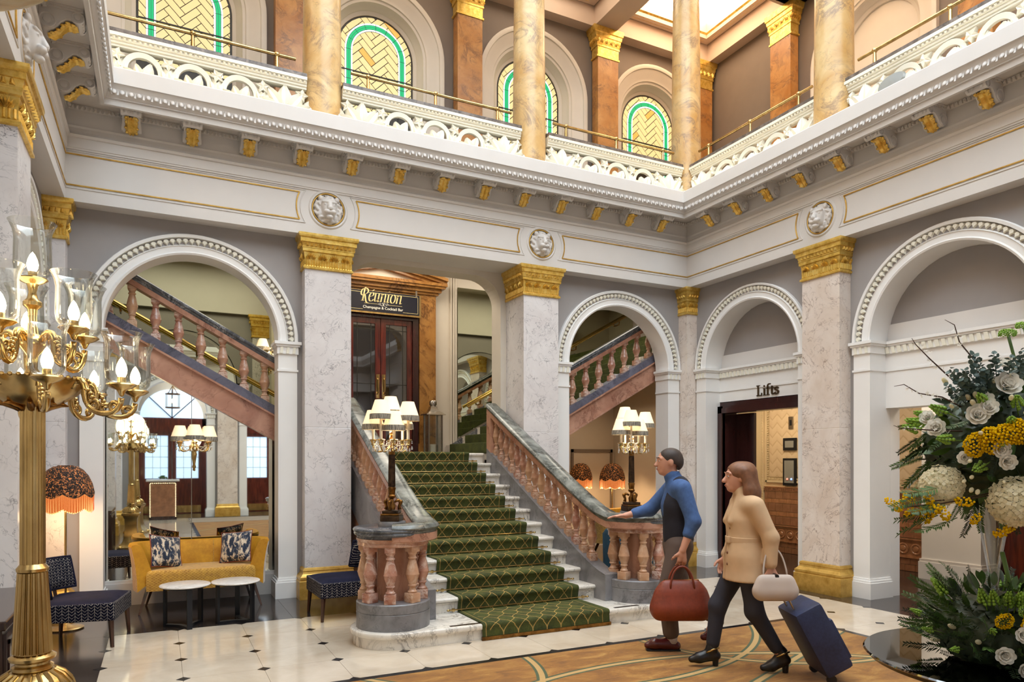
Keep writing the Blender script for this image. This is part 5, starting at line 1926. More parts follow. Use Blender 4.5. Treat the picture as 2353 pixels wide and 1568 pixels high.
# corridor bay: panel wall with tiles, white pilaster, dark door
cor_ = empty('corridor_panelling', (XW, 6.9, 0), 0, 'brown tile dado and chevron panel in the corridor beside the flowers', 'tiled wall')
tiles(6.3, 7.3, cor_)
panel(6.3, 7.3, cor_)
pw_ = MB().box(9.6, XW, 5.45, 6.25, 0, 3.1)
o = struct(pw_.build('wall_pilaster', 'plaster_bright'), 'white corridor pilaster with tall skirting')
MB().box(9.57, XW, 5.42, 6.28, 0, 0.24).build('skirting', 'plaster_bright', o)
MB().box(9.58, XW, 5.43, 6.27, 0.24, 0.28).build('skirting_cap', 'plaster_white', o)
cd = empty('door_3', (10.0, 5.0, 0), 0, 'dark mahogany corridor door behind the flowers', None, None, 'structure')
wb('door_leaf', 'mahogany', (9.97, 10.04, 4.72, 5.36, 0, 2.3), par=cd)
wb('door_frame', 'mahogany_dark', (9.94, 10.05, 5.36, 5.45, 0, 2.4), (9.94, 10.05, 4.62, 4.72, 0, 2.4), (9.94, 10.05, 4.62, 5.45, 2.3, 2.4), par=cd)
wb('push_plate', 'steel', (9.955, 9.97, 5.24, 5.30, 0.95, 1.25), par=cd)
struct(MB().box(9.0, 9.15, 2.0, 4.4, 0, 3.1).build('wall_lobby_4', 'plaster_cream'), 'cream corridor wall behind the lower flowers')
# ------------------------------------------------------------------ gallery above
GZ = 5.6
gal = MB()
gal.box(XL - 3.1, 10.6, Y0 + 0.1, YB + 0.2, GZ - 0.03, GZ + 0.0)
gal.box(XR + 0.1, 10.7, YF - 1.5, Y0 + 0.2, GZ - 0.33, GZ)
gal.box(XL - 3.1, XL - 0.1, YF - 1.5, Y0 + 0.2, GZ - 0.33, GZ)
gal.box(XL - 3.1, 10.7, YF - 3.2, YF - 0.1, GZ - 0.33, GZ)
struct(gal.build('floor_gallery', 'plaster_cream'), 'gallery floor slab')
# arched window openings in the gallery wall
WR, WSP, WRO = 0.63, 8.58, 1.14
WX = [0.36, 3.31, 6.265, 9.08]
def gallery_wall(name, fn, u0, u1, cs, z0, z1, R, sp, w0, w1, mat, label):
 mb = MB()
 cur = u0
 n = 24
 for uc in cs:
  mb.prism([(cur, z0), (uc - R, z0), (uc - R, z1), (cur, z1)], w0, w1, fn)
  for i in range(n):
   a0, a1 = PI - PI * i / n, PI - PI * (i + 1) / n
   p0 = (uc + R * math.cos(a0), sp + R * math.sin(a0))
   p1 = (uc + R * math.cos(a1), sp + R * math.sin(a1))
   mb.prism([p0, p1, (p1[0], z1), (p0[0], z1)], w0, w1, fn)
  mb.prism([(uc - R, z0), (uc + R, z0), (uc + R, z0 + 1.0), (uc - R, z0 + 1.0)], w0, w1, fn)
  cur = uc + R
 mb.prism([(cur, z0), (u1, z0), (u1, z1), (cur, z1)], w0, w1, fn)
 return struct(mb.build(name, mat), label)
def f_gr(u, z, w):
 return (XG + w, u, z)
gallery_wall('wall_gallery', f_b2, XL - 3, XG, WX, GZ, 10.9, 1.0, WSP, 0.0, 0.06, 'gallery_taupe', 'taupe gallery wall with stained glass windows')
gallery_wall('wall_gallery_2', f_gr, YF - 1.5, YB + 0.3, [4.0, 7.7], GZ, 10.9, 1.0, WSP, 0.0, 0.06, 'gallery_taupe', 'taupe gallery wall above the lift side')
struct(MB().box(XL - 3.2, XL - 3.0, YF - 1.5, YB, GZ, 10.9).build('wall_gallery_3', 'gallery_taupe'))
struct(MB().box(XL - 3.2, 10.7, YF - 3.3, YF - 3.1, GZ, 10.9).build('wall_gallery_4', 'gallery_taupe'))
HB_L, HB_W, LEAD = 0.315, 0.105, 0.013
def in_arch(x, z, R, z0, sp):
 if z < z0:
  return False
 return abs(x) <= R if z < sp else x * x + (z - sp) ** 2 <= R * R
def arch_clip(poly, R, z0, sp):
 poly = clip_poly(poly, 1, 0, R)
 poly = poly and clip_poly(poly, -1, 0, R)
 poly = poly and clip_poly(poly, 0, -1, -z0)
 if not poly:
  return poly
 for i in range(1, 16):
  a = PI * i / 16
  poly = clip_poly(poly, math.cos(a), math.sin(a), R + sp * math.sin(a))
  if len(poly) < 3:
   return []
 return poly
def surround(fn, uc, num, label, blind=False):
 fr = []
 n = 32
 pth = [(uc + 1.0, GZ + 0.2, 0)]
 prof = [(1.14, 0.0), (1.14, 0.075), (1.10, 0.085), (1.06, 0.075), (1.05, 0.055), (0.98, 0.03), (0.90, -0.02), (0.85, -0.03), (0.84, -0.05), (0.80, -0.06), (0.78, -0.12), (0.73, -0.16), (0.72, -0.19), (0.665, -0.22), (0.655, -0.30), (0.72, -0.31), (1.14, -0.05)]
 pts = []
 P0 = lambda du, z: fn(uc + du, z, 0)
 fr = []
 zb = GZ + 0.9
 Wv = Vector(fn(uc, 6, -1)) - Vector(fn(uc, 6, 0))
 Uv = Vector(fn(uc + 1, 6, 0)) - Vector(fn(uc, 6, 0))
 Zv = Vector((0, 0, 1))
 fr.append((Vector(fn(uc, zb, 0)), Uv, Wv))
 for i in range(n + 1):
  a = PI * i / n
  fr.append((Vector(fn(uc, WSP, 0)), Uv * math.cos(a) + Zv * math.sin(a), Wv))
 fr.append((Vector(fn(uc, zb, 0)), -Uv, Wv))
 mb = MB()
 mb.sweep(prof, fr)
 return struct(mb.build('trim_%d' % num, 'plaster_cream', smooth=35), label)
def stained_window(num, uc, fn, label):
 w = empty('window_%d' % num, fn(uc, 6.6, 0.22), 0, label, None, None, 'structure')
 z0 = 7.0
 pl = [(uc - 0.68, z0), (uc + 0.68, z0)] + [(uc + 0.68 * math.cos(PI * i / 24), WSP + 0.68 * math.sin(PI * i / 24)) for i in range(25)]
 wp(MB().prism(pl, 0.235, 0.25, fn).build('leading', 'lead'), w)
 full = None
 c45 = math.cos(PI / 4)
 def rot(x, z):
  return (x * c45 - z * c45, x * c45 + z * c45 + 8.3)
 cnt = 0
 g = HB_W
 for i in range(-30, 30):
  for j in range(-12, 12):
   for o in (0, 1):
    if o == 0:
     bx, bz = i * g + j * 3 * g * 1.0, i * g - j * 3 * g
     r = (bx, bx + 3 * g, bz, bz + g)
    else:
     bx, bz = i * g + j * 3 * g + 3 * g, i * g - j * 3 * g - 2 * g
     r = (bx, bx + g, bz, bz + 3 * g)
    h = LEAD / 2
    q = [(r[0] + h, r[2] + h), (r[1] - h, r[2] + h), (r[1] - h, r[3] - h), (r[0] + h, r[3] - h)]
    q = [rot(*p) for p in q]
    if max(p[1] for p in q) < 7.6 or min(p[1] for p in q) > 9.3 or min(abs(p[0]) for p in q) > 0.8:
     continue
    cl = arch_clip(q, WR, 7.6, WSP)
    if len(cl) < 3:
     continue
    ar = abs(sum(cl[k][0] * cl[(k + 1) % len(cl)][1] - cl[(k + 1) % len(cl)][0] * cl[k][1] for k in range(len(cl)))) / 2
    if ar < 4e-4:
     continue
    inside = [0.405 < (abs(p[0]) if p[1] < WSP else math.hypot(p[0], p[1] - WSP)) < 0.525 for p in cl]
    if all(inside):
     continue
    mt = 'glass_amber' if ((i * 7 + j * 13 + num * 5 + o * 3) % 41 == 0) else 'glass_yellow'
    wp(MB().prism([(uc + x, z) for x, z in cl], 0.225, 0.234, fn).build('pane', mt), w)
 def seg(r0, r1, a0, a1, mat, wd):
  pts_ = [(uc + r0 * math.cos(a), WSP + r0 * math.sin(a)) for a in [a0 + (a1 - a0) * k / 4 for k in range(5)]] + [(uc + r1 * math.cos(a), WSP + r1 * math.sin(a)) for a in [a1 + (a0 - a1) * k / 4 for k in range(5)]]
  wp(MB().prism(pts_, wd, 0.23, fn).build('border_pane', mat), w)
 for r0, r1, mat in ((0.40, 0.425, 'glass_white'), (0.432, 0.462, 'glass_green'), (0.466, 0.498, 'glass_green'), (0.505, 0.53, 'glass_white')):
  ns = 8
  for i in range(ns):
   a0, a1 = PI * i / ns + 0.008, PI * (i + 1) / ns - 0.008
   seg(r0, r1, a0, a1, mat, 0.216)
  for s in (-1, 1):
   for zz0, zz1 in ((7.6, 8.08), (8.09, WSP - 0.004)):
    a, b_ = sorted((uc + s * r0, uc + s * r1))
    wp(MB().prism([(a, zz0), (b_, zz0), (b_, zz1), (a, zz1)], 0.216, 0.23, fn).build('border_pane', mat), w)
 bk = MB()
 for s in (-1, 1):
  a, b_ = sorted((uc + s * 0.398, uc + s * 0.532))
  bk.prism([(a, 7.0), (b_, 7.0), (b_, WSP), (a, WSP)], 0.219, 0.232, fn)
 for i in range(24):
  a0, a1 = PI * i / 24, PI * (i + 1) / 24
  bk.prism([(uc + r * math.cos(a), WSP + r * math.sin(a)) for r, a in ((0.398, a0), (0.532, a0), (0.532, a1), (0.398, a1))], 0.219, 0.232, fn)
 wp(bk.build('border_leading', 'lead'), w)
 wp(MB().prism([(uc - WR, 8.22), (uc + WR, 8.22), (uc + WR, 8.237), (uc - WR, 8.237)], 0.205, 0.225, fn).build('saddle_bar', 'lead'), w)
 surround(fn, uc, 40 + num, 'cream moulded surround of the %s' % label)
 return w
stained_window(1, WX[0], f_b2, 'stained glass window above the sofa arch')
stained_window(2, WX[1], f_b2, 'stained glass window above the staircase')
stained_window(3, WX[2], f_b2, 'stained glass window behind the second gallery column')
stained_window(4, WX[3], f_b2, 'stained glass window in the gallery corner')
for k, c_ in enumerate((4.0, 7.7)):
 surround(f_gr, c_, 50 + k, 'cream blind arch on the gallery wall %s' % ('near the top right' , 'beside the corner pilaster')[k])
 MB_ = MB().prism([(c_ - 0.7, GZ), (c_ + 0.7, GZ), (c_ + 0.7, 9.3), (c_ - 0.7, 9.3)], 0.25, 0.3, f_gr)
 struct(MB_.build('wall_gallery_%d' % (5 + k), 'plaster_cream'))
# stucco panel with a gold ring on the lift-side gallery
stc = struct(MB().prism([(4.9, 9.05), (6.6, 9.05), (6.6, 9.95), (4.9, 9.95)], -0.03, 0.0, f_gr).build('trim_60', 'plaster_cream'), 'stucco panel with gilt ring medallion at the top right of the gallery')
rg = MB()
rg.sweep([(0.36 + 0.018 * math.cos(a), 0.02 + 0.018 * math.sin(a)) for a in [i * PI / 3 for i in range(6)]], [((XG - 0.03, 6.15, 9.9), (0, math.cos(a), math.sin(a)), (-1, 0, 0)) for a in [2 * PI * i / 36 for i in range(36)]], closed=True)
rg.build('gilded_ring', 'gold_paint', stc, smooth='all')
hd = SDF((XG - 0.16, 5.9, 9.6), (XG + 0.05, 6.4, 10.15), 0.016)
hd.ell((XG - 0.04, 6.15, 9.95), (0.09, 0.10, 0.14), 0.02).ell((XG - 0.04, 6.15, 10.02), (0.09, 0.13, 0.11), 0.02).cone((XG - 0.03, 6.15, 9.8), (XG - 0.03, 6.15, 9.66), 0.06, 0.11, 0.03).ell((XG - 0.13, 6.15, 9.93), (0.02, 0.02, 0.035), 0.02)
hd.mb().build('relief_head', 'plaster_cream', stc, smooth='all')
# pilasters with gilt capitals on the gallery walls
GP_SH = MB().lathe(sq([(0.235, GZ), (0.235, 9.42)]), n=4, a0=PI / 4, a1=PI / 4 + 2 * PI).mesh('shaft', 'marble_siena_dark')
GP_CA = MB().lathe(sq([(0.245, 9.42), (0.262, 9.425), (0.262, 9.455), (0.24, 9.46), (0.242, 9.62), (0.262, 9.63), (0.262, 9.66), (0.255, 9.665), (0.268, 9.70), (0.285, 9.80), (0.30, 9.82), (0.31, 9.88), (0.33, 9.90), (0.345, 9.98), (0.345, 10.0)]), n=4, a0=PI / 4, a1=PI / 4 + 2 * PI).mesh('capital', 'gold_leaf')
GPALM = palmette_mesh(0.10)
def gpil(x, y, label, faces, rz=0.0):
 t = empty('gallery_pilaster', (x, y, 0), rz, label, 'pilaster', 'siena marble pilasters of the gallery')
 t.scale = (1, 0.42, 1)
 t['kind'] = 'structure'
 put('shaft', GP_SH, t)
 c_ = put('capital', GP_CA, t)
 for r in faces:
  R = Matrix.Rotation(r * PI / 2, 4, 'Z')
  for i in range(5):
   o = put('palmette', GPALM, c_)
   o.matrix_local = R @ Matrix.Translation((-0.22 + i * 0.11, -0.262, 9.69)) @ Matrix.Rotation(0.12, 4, 'X')
 return t
gpil(1.84, YB - 0.155, 'siena marble gallery pilaster behind the first round column', (0, 3))
gpil(4.86, YB - 0.155, 'siena marble gallery pilaster between the second and third windows', (0, 3))
gpil(7.76, YB - 0.155, 'siena marble gallery pilaster left of the corner window', (0, 3))
gpil(10.15, YB - 0.155, 'siena marble pilaster in the gallery corner', (0, 3))
gpil(XG - 0.155, 9.36, 'siena marble pilaster on the lift-side gallery wall by the corner', (0, 3, 1), -PI / 2)
gpil(XG - 0.155, 5.9, 'siena marble pilaster at the top right of the gallery', (0, 3, 1), -PI / 2)
# round columns
COLM = MB().lathe([(0.245, GZ), (0.238, 6.4), (0.225, 8.0), (0.205, 9.45)], n=36).mesh('shaft', 'marble_siena', smooth=40)
COLC = MB().lathe([(0.21, 9.42), (0.23, 9.44), (0.215, 9.47), (0.22, 9.6), (0.27, 9.8), (0.33, 9.92), (0.33, 10.0)], n=28).mesh('capital', 'gold_leaf', smooth=40)
def column(x, y, label):
 t = empty('round_column', (x, y, GZ), 0, label, 'column', 'round siena marble columns', 'structure')
 for nm, me in (('shaft', COLM), ('capital', COLC)):
  o = put(nm, me, t, (0, 0, -GZ))
 return t
CY = 8.98
column(PA[0], CY, 'round siena marble column above the pillar left of the stairs')
column(PB[0], CY, 'round siena marble column above the pillar right of the stairs')
column(7.70, CY, 'round siena marble column at the gallery corner')
column(XL - 0.29, CY, 'round siena marble column above the left corner pillar')
for k, py in enumerate(PYS[:3]):
 column(7.66, py, 'round siena marble column %s' % ('above the pillar right of the lift bay', 'above the lift side beside the flowers', 'above the lift side behind the camera')[k])
 column(XL - 0.25, py, 'round siena marble column over the left wall %s' % ('above the leftmost pillar', 'beside the camera', 'behind the camera')[k])
# ------------------------------------------------------------------ pierced parapets between the columns
def leaf_mesh():
 mb = MB()
 L, w = 0.30, 0.085
 n = 7
 vs = []
 for i in range(n):
  t = i / (n - 1)
  hw = w * math.sin(PI * min(1, t * 0.92 + 0.04)) ** 0.8
  z = t * L
  b_ = -0.03 - 0.05 * math.sin(t * PI)
  vs += [(-hw, -0.0, z), (-hw * 0.5, b_ - 0.012, z), (0, b_ + 0.012, z), (hw * 0.5, b_ - 0.012, z), (hw, 0.0, z)]
 fs = [(i * 5 + k, i * 5 + k + 1, (i + 1) * 5 + k + 1, (i + 1) * 5 + k) for i in range(n - 1) for k in range(4)]
 mb.add(vs, fs)
 return mb.mesh('carved_leaf', 'plaster_ivory', smooth=55)
def star_mesh():
 mb = MB()
 n = 5
 vs = [(0, -0.03, 0)]
 for i in range(2 * n):
  a = PI / 2 + PI * i / n
  r = 0.075 if i % 2 == 0 else 0.036
  vs.append((r * math.cos(a), -0.02 if i % 2 == 0 else -0.05, r * math.sin(a)))
 for i in range(2 * n):
  a = PI / 2 + PI * i / n
  r = 0.075 if i % 2 == 0 else 0.036
  vs.append((r * math.cos(a), 0.02, r * math.sin(a)))
 m_ = 2 * n
 fs = [(0, 1 + i, 1 + (i + 1) % m_) for i in range(m_)] + [(1 + i, 1 + m_ + i, 1 + m_ + (i + 1) % m_, 1 + (i + 1) % m_) for i in range(m_)]
 mb.add(vs, fs)
 return mb.mesh('carved_star', 'plaster_ivory', smooth=20)
def hoop_mesh():
 mb = MB()
 mb.sweep([(0.135, -0.025), (0.185, -0.03), (0.185, 0.03), (0.135, 0.02)], [((0, 0, 0), (math.cos(a), 0, math.sin(a)), (0, -1, 0)) for a in [2 * PI * i / 28 for i in range(28)]], closed=True)
 return mb.mesh('carved_hoop', 'plaster_ivory', smooth=30)
LEAF, STAR, HOOP = leaf_mesh(), star_mesh(), hoop_mesh()
def parapet(num, fn, u0, u1, p, flip, label, rail=True):
 """fn(u,z,p) entablature frame; p negative = behind the frieze plane"""
 mb = MB()
 def bar_(z0, z1, pa, pb):
  c_ = [fn(u0, z0, pa), fn(u1, z0, pa), fn(u1, z1, pa), fn(u0, z1, pa), fn(u0, z0, pb), fn(u1, z0, pb), fn(u1, z1, pb), fn(u0, z1, pb)]
  mb.add([tuple(v) for v in c_], [(0, 1, 2, 3), (4, 7, 6, 5), (0, 4, 5, 1), (1, 5, 6, 2), (2, 6, 7, 3), (3, 7, 4, 0)])
 bar_(GZ, 5.80, p + 0.03, p - 0.07)
 bar_(6.205, 6.235, p + 0.03, p - 0.07)
 bar_(6.235, 6.265, p + 0.045, p - 0.07)
 bar_(6.265, 6.30, p + 0.06, p - 0.08)
 bar_(6.30, 6.335, p + 0.085, p - 0.10)
 t = struct(mb.build('trim_%d' % num, 'plaster_ivory'), label)
 mb = MB()
 bar_(6.335, 6.385, p + 0.07, p - 0.12)
 mb.build('granite_coping', 'granite_cap', t)
 mb = MB()
 n = int((u1 - u0) / 0.05)
 for i in range(n):
  u = u0 + (i + 0.5) * (u1 - u0) / n
  c_ = [fn(u - 0.016, 6.27, p + 0.06), fn(u + 0.016, 6.27, p + 0.06), fn(u + 0.016, 6.298, p + 0.07), fn(u - 0.016, 6.298, p + 0.07), fn(u, 6.28, p + 0.085)]
  mb.add([tuple(v) for v in c_], [(0, 1, 4), (1, 2, 4), (2, 3, 4), (3, 0, 4)])
 tag(mb.build('bead_row', 'plaster_ivory', t), None, None, None, 'stuff')
 W_ = u1 - u0
 def at(me, nm, u, z, ang=0.0, sc=1.0, dp=0.0):
  o = put(nm, me, t)
  o.matrix_local = frame(fn, u, z, p + dp, flip) @ Matrix.Rotation(ang, 4, 'Y') @ Matrix.Diagonal((sc, 1.0, sc, 1))
 nu = 5
 cell = W_ / nu
 for i in range(nu):
  c_ = u0 + (i + 0.5) * cell
  if i in (1, 3) or i == 2:
   at(HOOP, 'carved_hoop', c_, 5.99, 0, 1.12)
   for k, a in enumerate((-1.05, -0.35, 0.35, 1.05)):
    at(LEAF, 'carved_leaf', c_, 5.86, a, 0.80 - 0.1 * (k % 2), -0.0)
  else:
   for k, a in enumerate((-1.2, -0.62, 0.0, 0.62, 1.2)):
    at(LEAF, 'carved_leaf', c_, 5.86, a, 1.15, 0.0)
  for s in (-0.5,):
   at(STAR, 'carved_star', u0 + i * cell + (0.06 if i == 0 else 0), 6.12, 0.3 * i, 1.15, 0.01)
   at(STAR, 'carved_star', u0 + i * cell + (0.10 if i == 0 else 0.02), 5.93, 0.5 * i, 1.0, 0.0)
  for s in (-1, 1):
   at(LEAF, 'carved_leaf', c_ + s * cell * 0.42, 5.82, s * 0.35, 1.0, -0.03)
 at(STAR, 'carved_star', u1 - 0.06, 6.12, 0.2, 1.1, 0.01)
 if rail:
  rl = empty('brass_gallery_rail', tuple(fn((u0 + u1) / 2, 6.385, p)), 0, 'brass handrail on the parapet, %s' % label.split(', ')[-1], 'handrail', 'brass rails on the gallery parapets')
  a, b_ = u0 + 0.12, u1 - 0.12
  wp(MB().tube([fn(a, 6.575, p - 0.02), fn(b_, 6.575, p - 0.02)], 0.02, 10).build('rail_tube', 'brass', smooth=40), rl)
  for k in range(3):
   u = a + 0.22 + (b_ - a - 0.44) * k / 2
   wp(MB().tube([fn(u, 6.38, p - 0.02), fn(u, 6.56, p - 0.02)], [0.024, 0.018], 10).sphere(tuple(fn(u, 6.575, p - 0.02)), 0.034, 10, 7).build('rail_post', 'brass', smooth=40), rl)
 mb = MB()
 bar_(5.612, 5.63, p + 0.14, p + 0.115)
 st = mb.build('light_strip', 'parapet_strip')
 tag(st, 'hidden light strip below the parapet, %s' % label.split(', ')[-1], 'light strip', 'light strips of the gallery')
 return t
PP = -0.24
parapet(61, e_back, XL - 0.05, PA[0] - 0.22, PP, 1, 'pierced white leaf parapet, over the sofa arch')
parapet(62, e_back, PA[0] + 0.22, PB[0] - 0.22, PP, 1, 'pierced white leaf parapet, over the staircase')
parapet(63, e_back, PB[0] + 0.22, 7.70 - 0.22, PP, 1, 'pierced white leaf parapet, between the second column and the corner')
parapet(64, e_right, PYS[0] + 0.22, CY - 0.22, PP, -1, 'pierced white leaf parapet, over the lift bay')
parapet(65, e_right, PYS[1] + 0.22, PYS[0] - 0.22, PP, -1, 'pierced white leaf parapet, over the corridor bay')
parapet(66, e_left, PYS[0] + 0.22, CY - 0.22, PP, 1, 'pierced white leaf parapet, over the left wall')
# spotlight dish on the lift-side parapet
sd = MB().lathe([(0.0, -0.01), (0.10, -0.005), (0.115, 0.01), (0.10, 0.03), (0.0, 0.035)], n=24, cap=False)
sd = sd.build('spotlight_dish', 'screen_grey', None, True, (7.53, 5.25, 6.0), (0, math.radians(-74), 0))
tag(sd, 'pale round spotlight dish on the lift-side parapet', 'spotlight')
sd.scale = (0.95, 1.5, 1)
# ------------------------------------------------------------------ gallery ceiling
ZCG = 10.35
cl = MB()
cl.box(XL - 3.2, 10.7, Y0 + 0.6, YB + 0.2, ZCG + 0.35, ZCG + 0.45)
cl.box(XR + 0.5, 10.7, YF - 3, Y0 + 0.6, ZCG + 0.35, ZCG + 0.45)
cl.box(XL - 3.2, XL - 0.5, YF - 3, Y0 + 0.6, ZCG + 0.35, ZCG + 0.45)
cl.box(XL - 0.5, XR + 0.5, YF - 3.2, YF - 0.5, ZCG + 0.35, ZCG + 0.45)
struct(cl.build('ceiling_gallery', 'ceiling_blush'), 'blush gallery ceiling')
bm_ = MB()
xs_ = [XL - 0.29, PA[0], PB[0], 7.70]
for x in xs_:
 bm_.box(x - 0.24, x + 0.24, CY + 0.24, YB, 10.0, ZCG + 0.4)
for y in [CY] + PYS[:4]:
 bm_.box(7.66 + 0.24, XG, y - 0.24, y + 0.24, 10.0, ZCG + 0.4)
bm_.box(XL - 3.2, 10.7, CY - 0.3, CY + 0.3, 10.0, 11.3)
bm_.box(7.36, 7.98, YF - 3, CY + 0.3, 10.0, 11.3)
bm_.box(XL - 0.6, XL + 0.03, YF - 3, CY + 0.3, 10.0, 11.3)
bm_.box(XL - 0.6, 7.98, YF - 0.6, YF + 0.03, 10.0, 11.3)
bm_.box(XL - 3.2, 10.7, YB - 0.22, YB, 10.0, ZCG + 0.4)
bm_.box(XG - 0.22, XG, YF - 3, YB, 10.0, ZCG + 0.4)
struct(bm_.build('ceiling_beam', 'ceiling_blush'), 'blush ceiling beams of the gallery')
def coffer(num, x0, x1, y0, y1, lit, label):
 mb = MB()
 e = 0.16
 z = ZCG + 0.02
 for (a, b_, c_, d) in ((x0, x1, y0, y0 + e), (x0, x1, y1 - e, y1), (x0, x0 + e, y0 + e, y1 - e), (x1 - e, x1, y0 + e, y1 - e)):
  mb.box(a, b_, c_, d, z, z + 0.33)
 t = struct(mb.build('trim_%d' % num, 'ceiling_blush'), label)
 rg = MB()
 ix0, ix1, iy0, iy1 = x0 + e, x1 - e, y0 + e, y1 - e
 for (a, b_, dx, dy) in (((ix0, iy0), (ix1, iy0), 0, -1), ((ix1, iy0), (ix1, iy1), 1, 0), ((ix1, iy1), (ix0, iy1), 0, 1), ((ix0, iy1), (ix0, iy0), -1, 0)):
  L = math.hypot(b_[0] - a[0], b_[1] - a[1])
  n = int(L / 0.085)
  ux, uy = (b_[0] - a[0]) / L, (b_[1] - a[1]) / L
  rg.add([(a[0] + dx * 0.09, a[1] + dy * 0.09, z - 0.004), (b_[0] + dx * 0.09, b_[1] + dy * 0.09, z - 0.004), (b_[0] - dx * 0.03, b_[1] - dy * 0.03, z + 0.1), (a[0] - dx * 0.03, a[1] - dy * 0.03, z + 0.1)], [(0, 1, 2, 3)])
  for i in range(n):
   cx, cy = a[0] + ux * L * (i + 0.5) / n, a[1] + uy * L * (i + 0.5) / n
   rg.sphere((cx + dx * 0.03, cy + dy * 0.03, z + 0.035), (0.034, 0.034, 0.04), 6, 4)
 rg.build('gilded_moulding', 'gold_leaf', t, smooth=50)
 in2 = MB()
 s2 = 0.45
 if lit:
  in2.box(ix0 - 0.05, ix1 + 0.05, iy0 - 0.05, iy1 + 0.05, z + 0.32, z + 0.34)
  in2.build('light_panel', 'coffer_light', t)
 else:
  in2.box(ix0 - 0.05, ix1 + 0.05, iy0 - 0.05, iy1 + 0.05, z + 0.32, z + 0.34)
  in2.build('coffer_panel', 'gallery_taupe', t)
 return t
coffer(70, PA[0] + 0.26, PB[0] - 0.26, CY + 0.34, YB - 0.24, False, 'gilded ceiling coffer above the middle window')
coffer(71, PB[0] + 0.26, 7.44, CY + 0.34, YB - 0.24, False, 'gilded ceiling coffer above the third window')
coffer(72, 7.98, XG - 0.24, CY + 0.28, YB - 0.24, True, 'lit gilded ceiling coffer in the gallery corner')
coffer(73, XL, PA[0] - 0.26, CY + 0.34, YB - 0.24, False, 'gilded ceiling coffer above the first window')
coffer(76, XL - 3.0, XL - 0.62, PYS[0] + 0.28, CY - 0.28, True, 'unseen glowing coffer added over the left gallery by the corner as warm fill')  # left coffers are out of view, added to throw warm light across the hall
coffer(77, XL - 3.0, XL - 0.62, PYS[1] + 0.28, PYS[0] - 0.28, True, 'unseen glowing coffer added over the left gallery as warm fill')
coffer(78, XL - 3.0, XL - 0.62, PYS[2] + 0.28, PYS[1] - 0.28, True, 'unseen glowing coffer added over the left gallery above the camera as warm fill')
coffer(74, 7.98, XG - 0.24, PYS[0] + 0.28, CY - 0.28, True, 'lit gilded ceiling coffer over the lift-side gallery')
coffer(75, 7.98, XG - 0.24, PYS[1] + 0.28, PYS[0] - 0.28, True, 'lit gilded ceiling coffer at the top right')
# glazed laylight over the hall
lay = empty('ceiling_laylight', (3.27, 2.2, 11.3), 0, 'glazed laylight roof over the hall', None, None, 'structure')
wb('laylight_glass', 'laylight_glass', (XL - 0.6, XR + 0.6, YF - 0.6, Y0 + 0.6, 11.32, 11.36), par=lay)
# ------------------------------------------------------------------ furniture
def leg(x0, y0, x1, y1, z, r0=0.016, r1=0.024):
 return MB().tube([(x0, y0, 0.0), (x1, y1, z)], [r0, r1], 4)
def pt(name, mat, t, mb, smooth=False):
 return mb.build(name, mat, t, smooth)
def cushion_mesh(w, h, th, mat):
 def f(sgn):
  def g(u, v):
   a, b_ = 2 * u - 1, 2 * v - 1
   k = max(0.0, (1 - abs(a) ** 3.0)) ** 0.6 * max(0.0, (1 - abs(b_) ** 3.0)) ** 0.6
   pin = 1 - 0.07 * (1 - a * a) * abs(b_) - 0.0
   pin2 = 1 - 0.07 * (1 - b_ * b_) * abs(a)
   return (a * w / 2 * pin2, sgn * th / 2 * k, b_ * h / 2 * pin)
  return g
 mb = MB()
 mb.grid(f(1), 14, 14)
 mb.grid(f(-1), 14, 14)
 return mb.mesh('cushion_cover', mat, smooth='all')
def slipper_chair(loc, rz, label):
 """faces local +x"""
 t = empty('slipper_chair', loc, rz, label, 'chair', 'navy slipper chairs')
 D, Wd = 0.31, 0.33
 mb = MB()
 mb.bbox(-D, D, -Wd, Wd, 0.24, 0.395, 0.012)
 pt('seat', 'fabric_chevron', t, mb)
 def top(u, v):
  a, b_ = 2 * u - 1, 2 * v - 1
  return (a * D * 0.995, b_ * Wd * 0.995, 0.39 + 0.035 * (1 - a ** 6) * (1 - b_ ** 6))
 pt('seat_top', 'navy_leather', t, MB().grid(top, 12, 12), 'all')
 for sx in (-1, 1):
  for sy in (-1, 1):
   pt('leg', 'walnut', t, leg(sx * (D - 0.02), sy * (Wd - 0.02), sx * (D - 0.035), sy * (Wd - 0.035), 0.245))
 for sy in (-1, 1):
  pt('back_post', 'walnut', t, MB().tube([(-D + 0.04, sy * 0.2, 0.24), (-D - 0.02, sy * 0.2, 0.56)], 0.017, 6))
 def shell(off):
  def g(u, v):
   a = (2 * u - 1)
   y = a * 0.34
   x = -D - 0.045 + 0.17 * a * a * abs(a) ** 0.5 - 0.05 * (v - 0.3)
   z = 0.46 + 0.285 * v
   e = math.sin(PI * min(1, max(0, v))) ** 0.25 * (1 - abs(a) ** 8) ** 0.3
   return (x + off * (0.035 * e + 0.005), y, z)
  return g
 mb = MB()
 mb.grid(shell(1), 18, 8)
 mb.grid(shell(-1), 18, 8)
 bm = bmesh.new()
 me = mb.mesh('tmp', None)
 pt('backrest', 'fabric_chevron', t, mb, 'all')
 rim = MB()
 ring = [shell(0)(u, v) for u, v in [(i / 18, 0) for i in range(19)] + [(1, j / 8) for j in range(1, 9)] + [(1 - i / 18, 1) for i in range(1, 19)] + [(0, 1 - j / 8) for j in range(1, 8)]]
 rim.tube(ring + [ring[0]], 0.012, 6)
 pt('piping', 'navy_leather', t, rim, 'all')
 return t
slipper_chair((-0.60, 7.50, 0), math.radians(-10), 'navy herringbone slipper chair beside the fringed floor lamp')
slipper_chair((1.77, 7.60, 0), math.radians(182), 'navy herringbone slipper chair half hidden behind the stair newel')
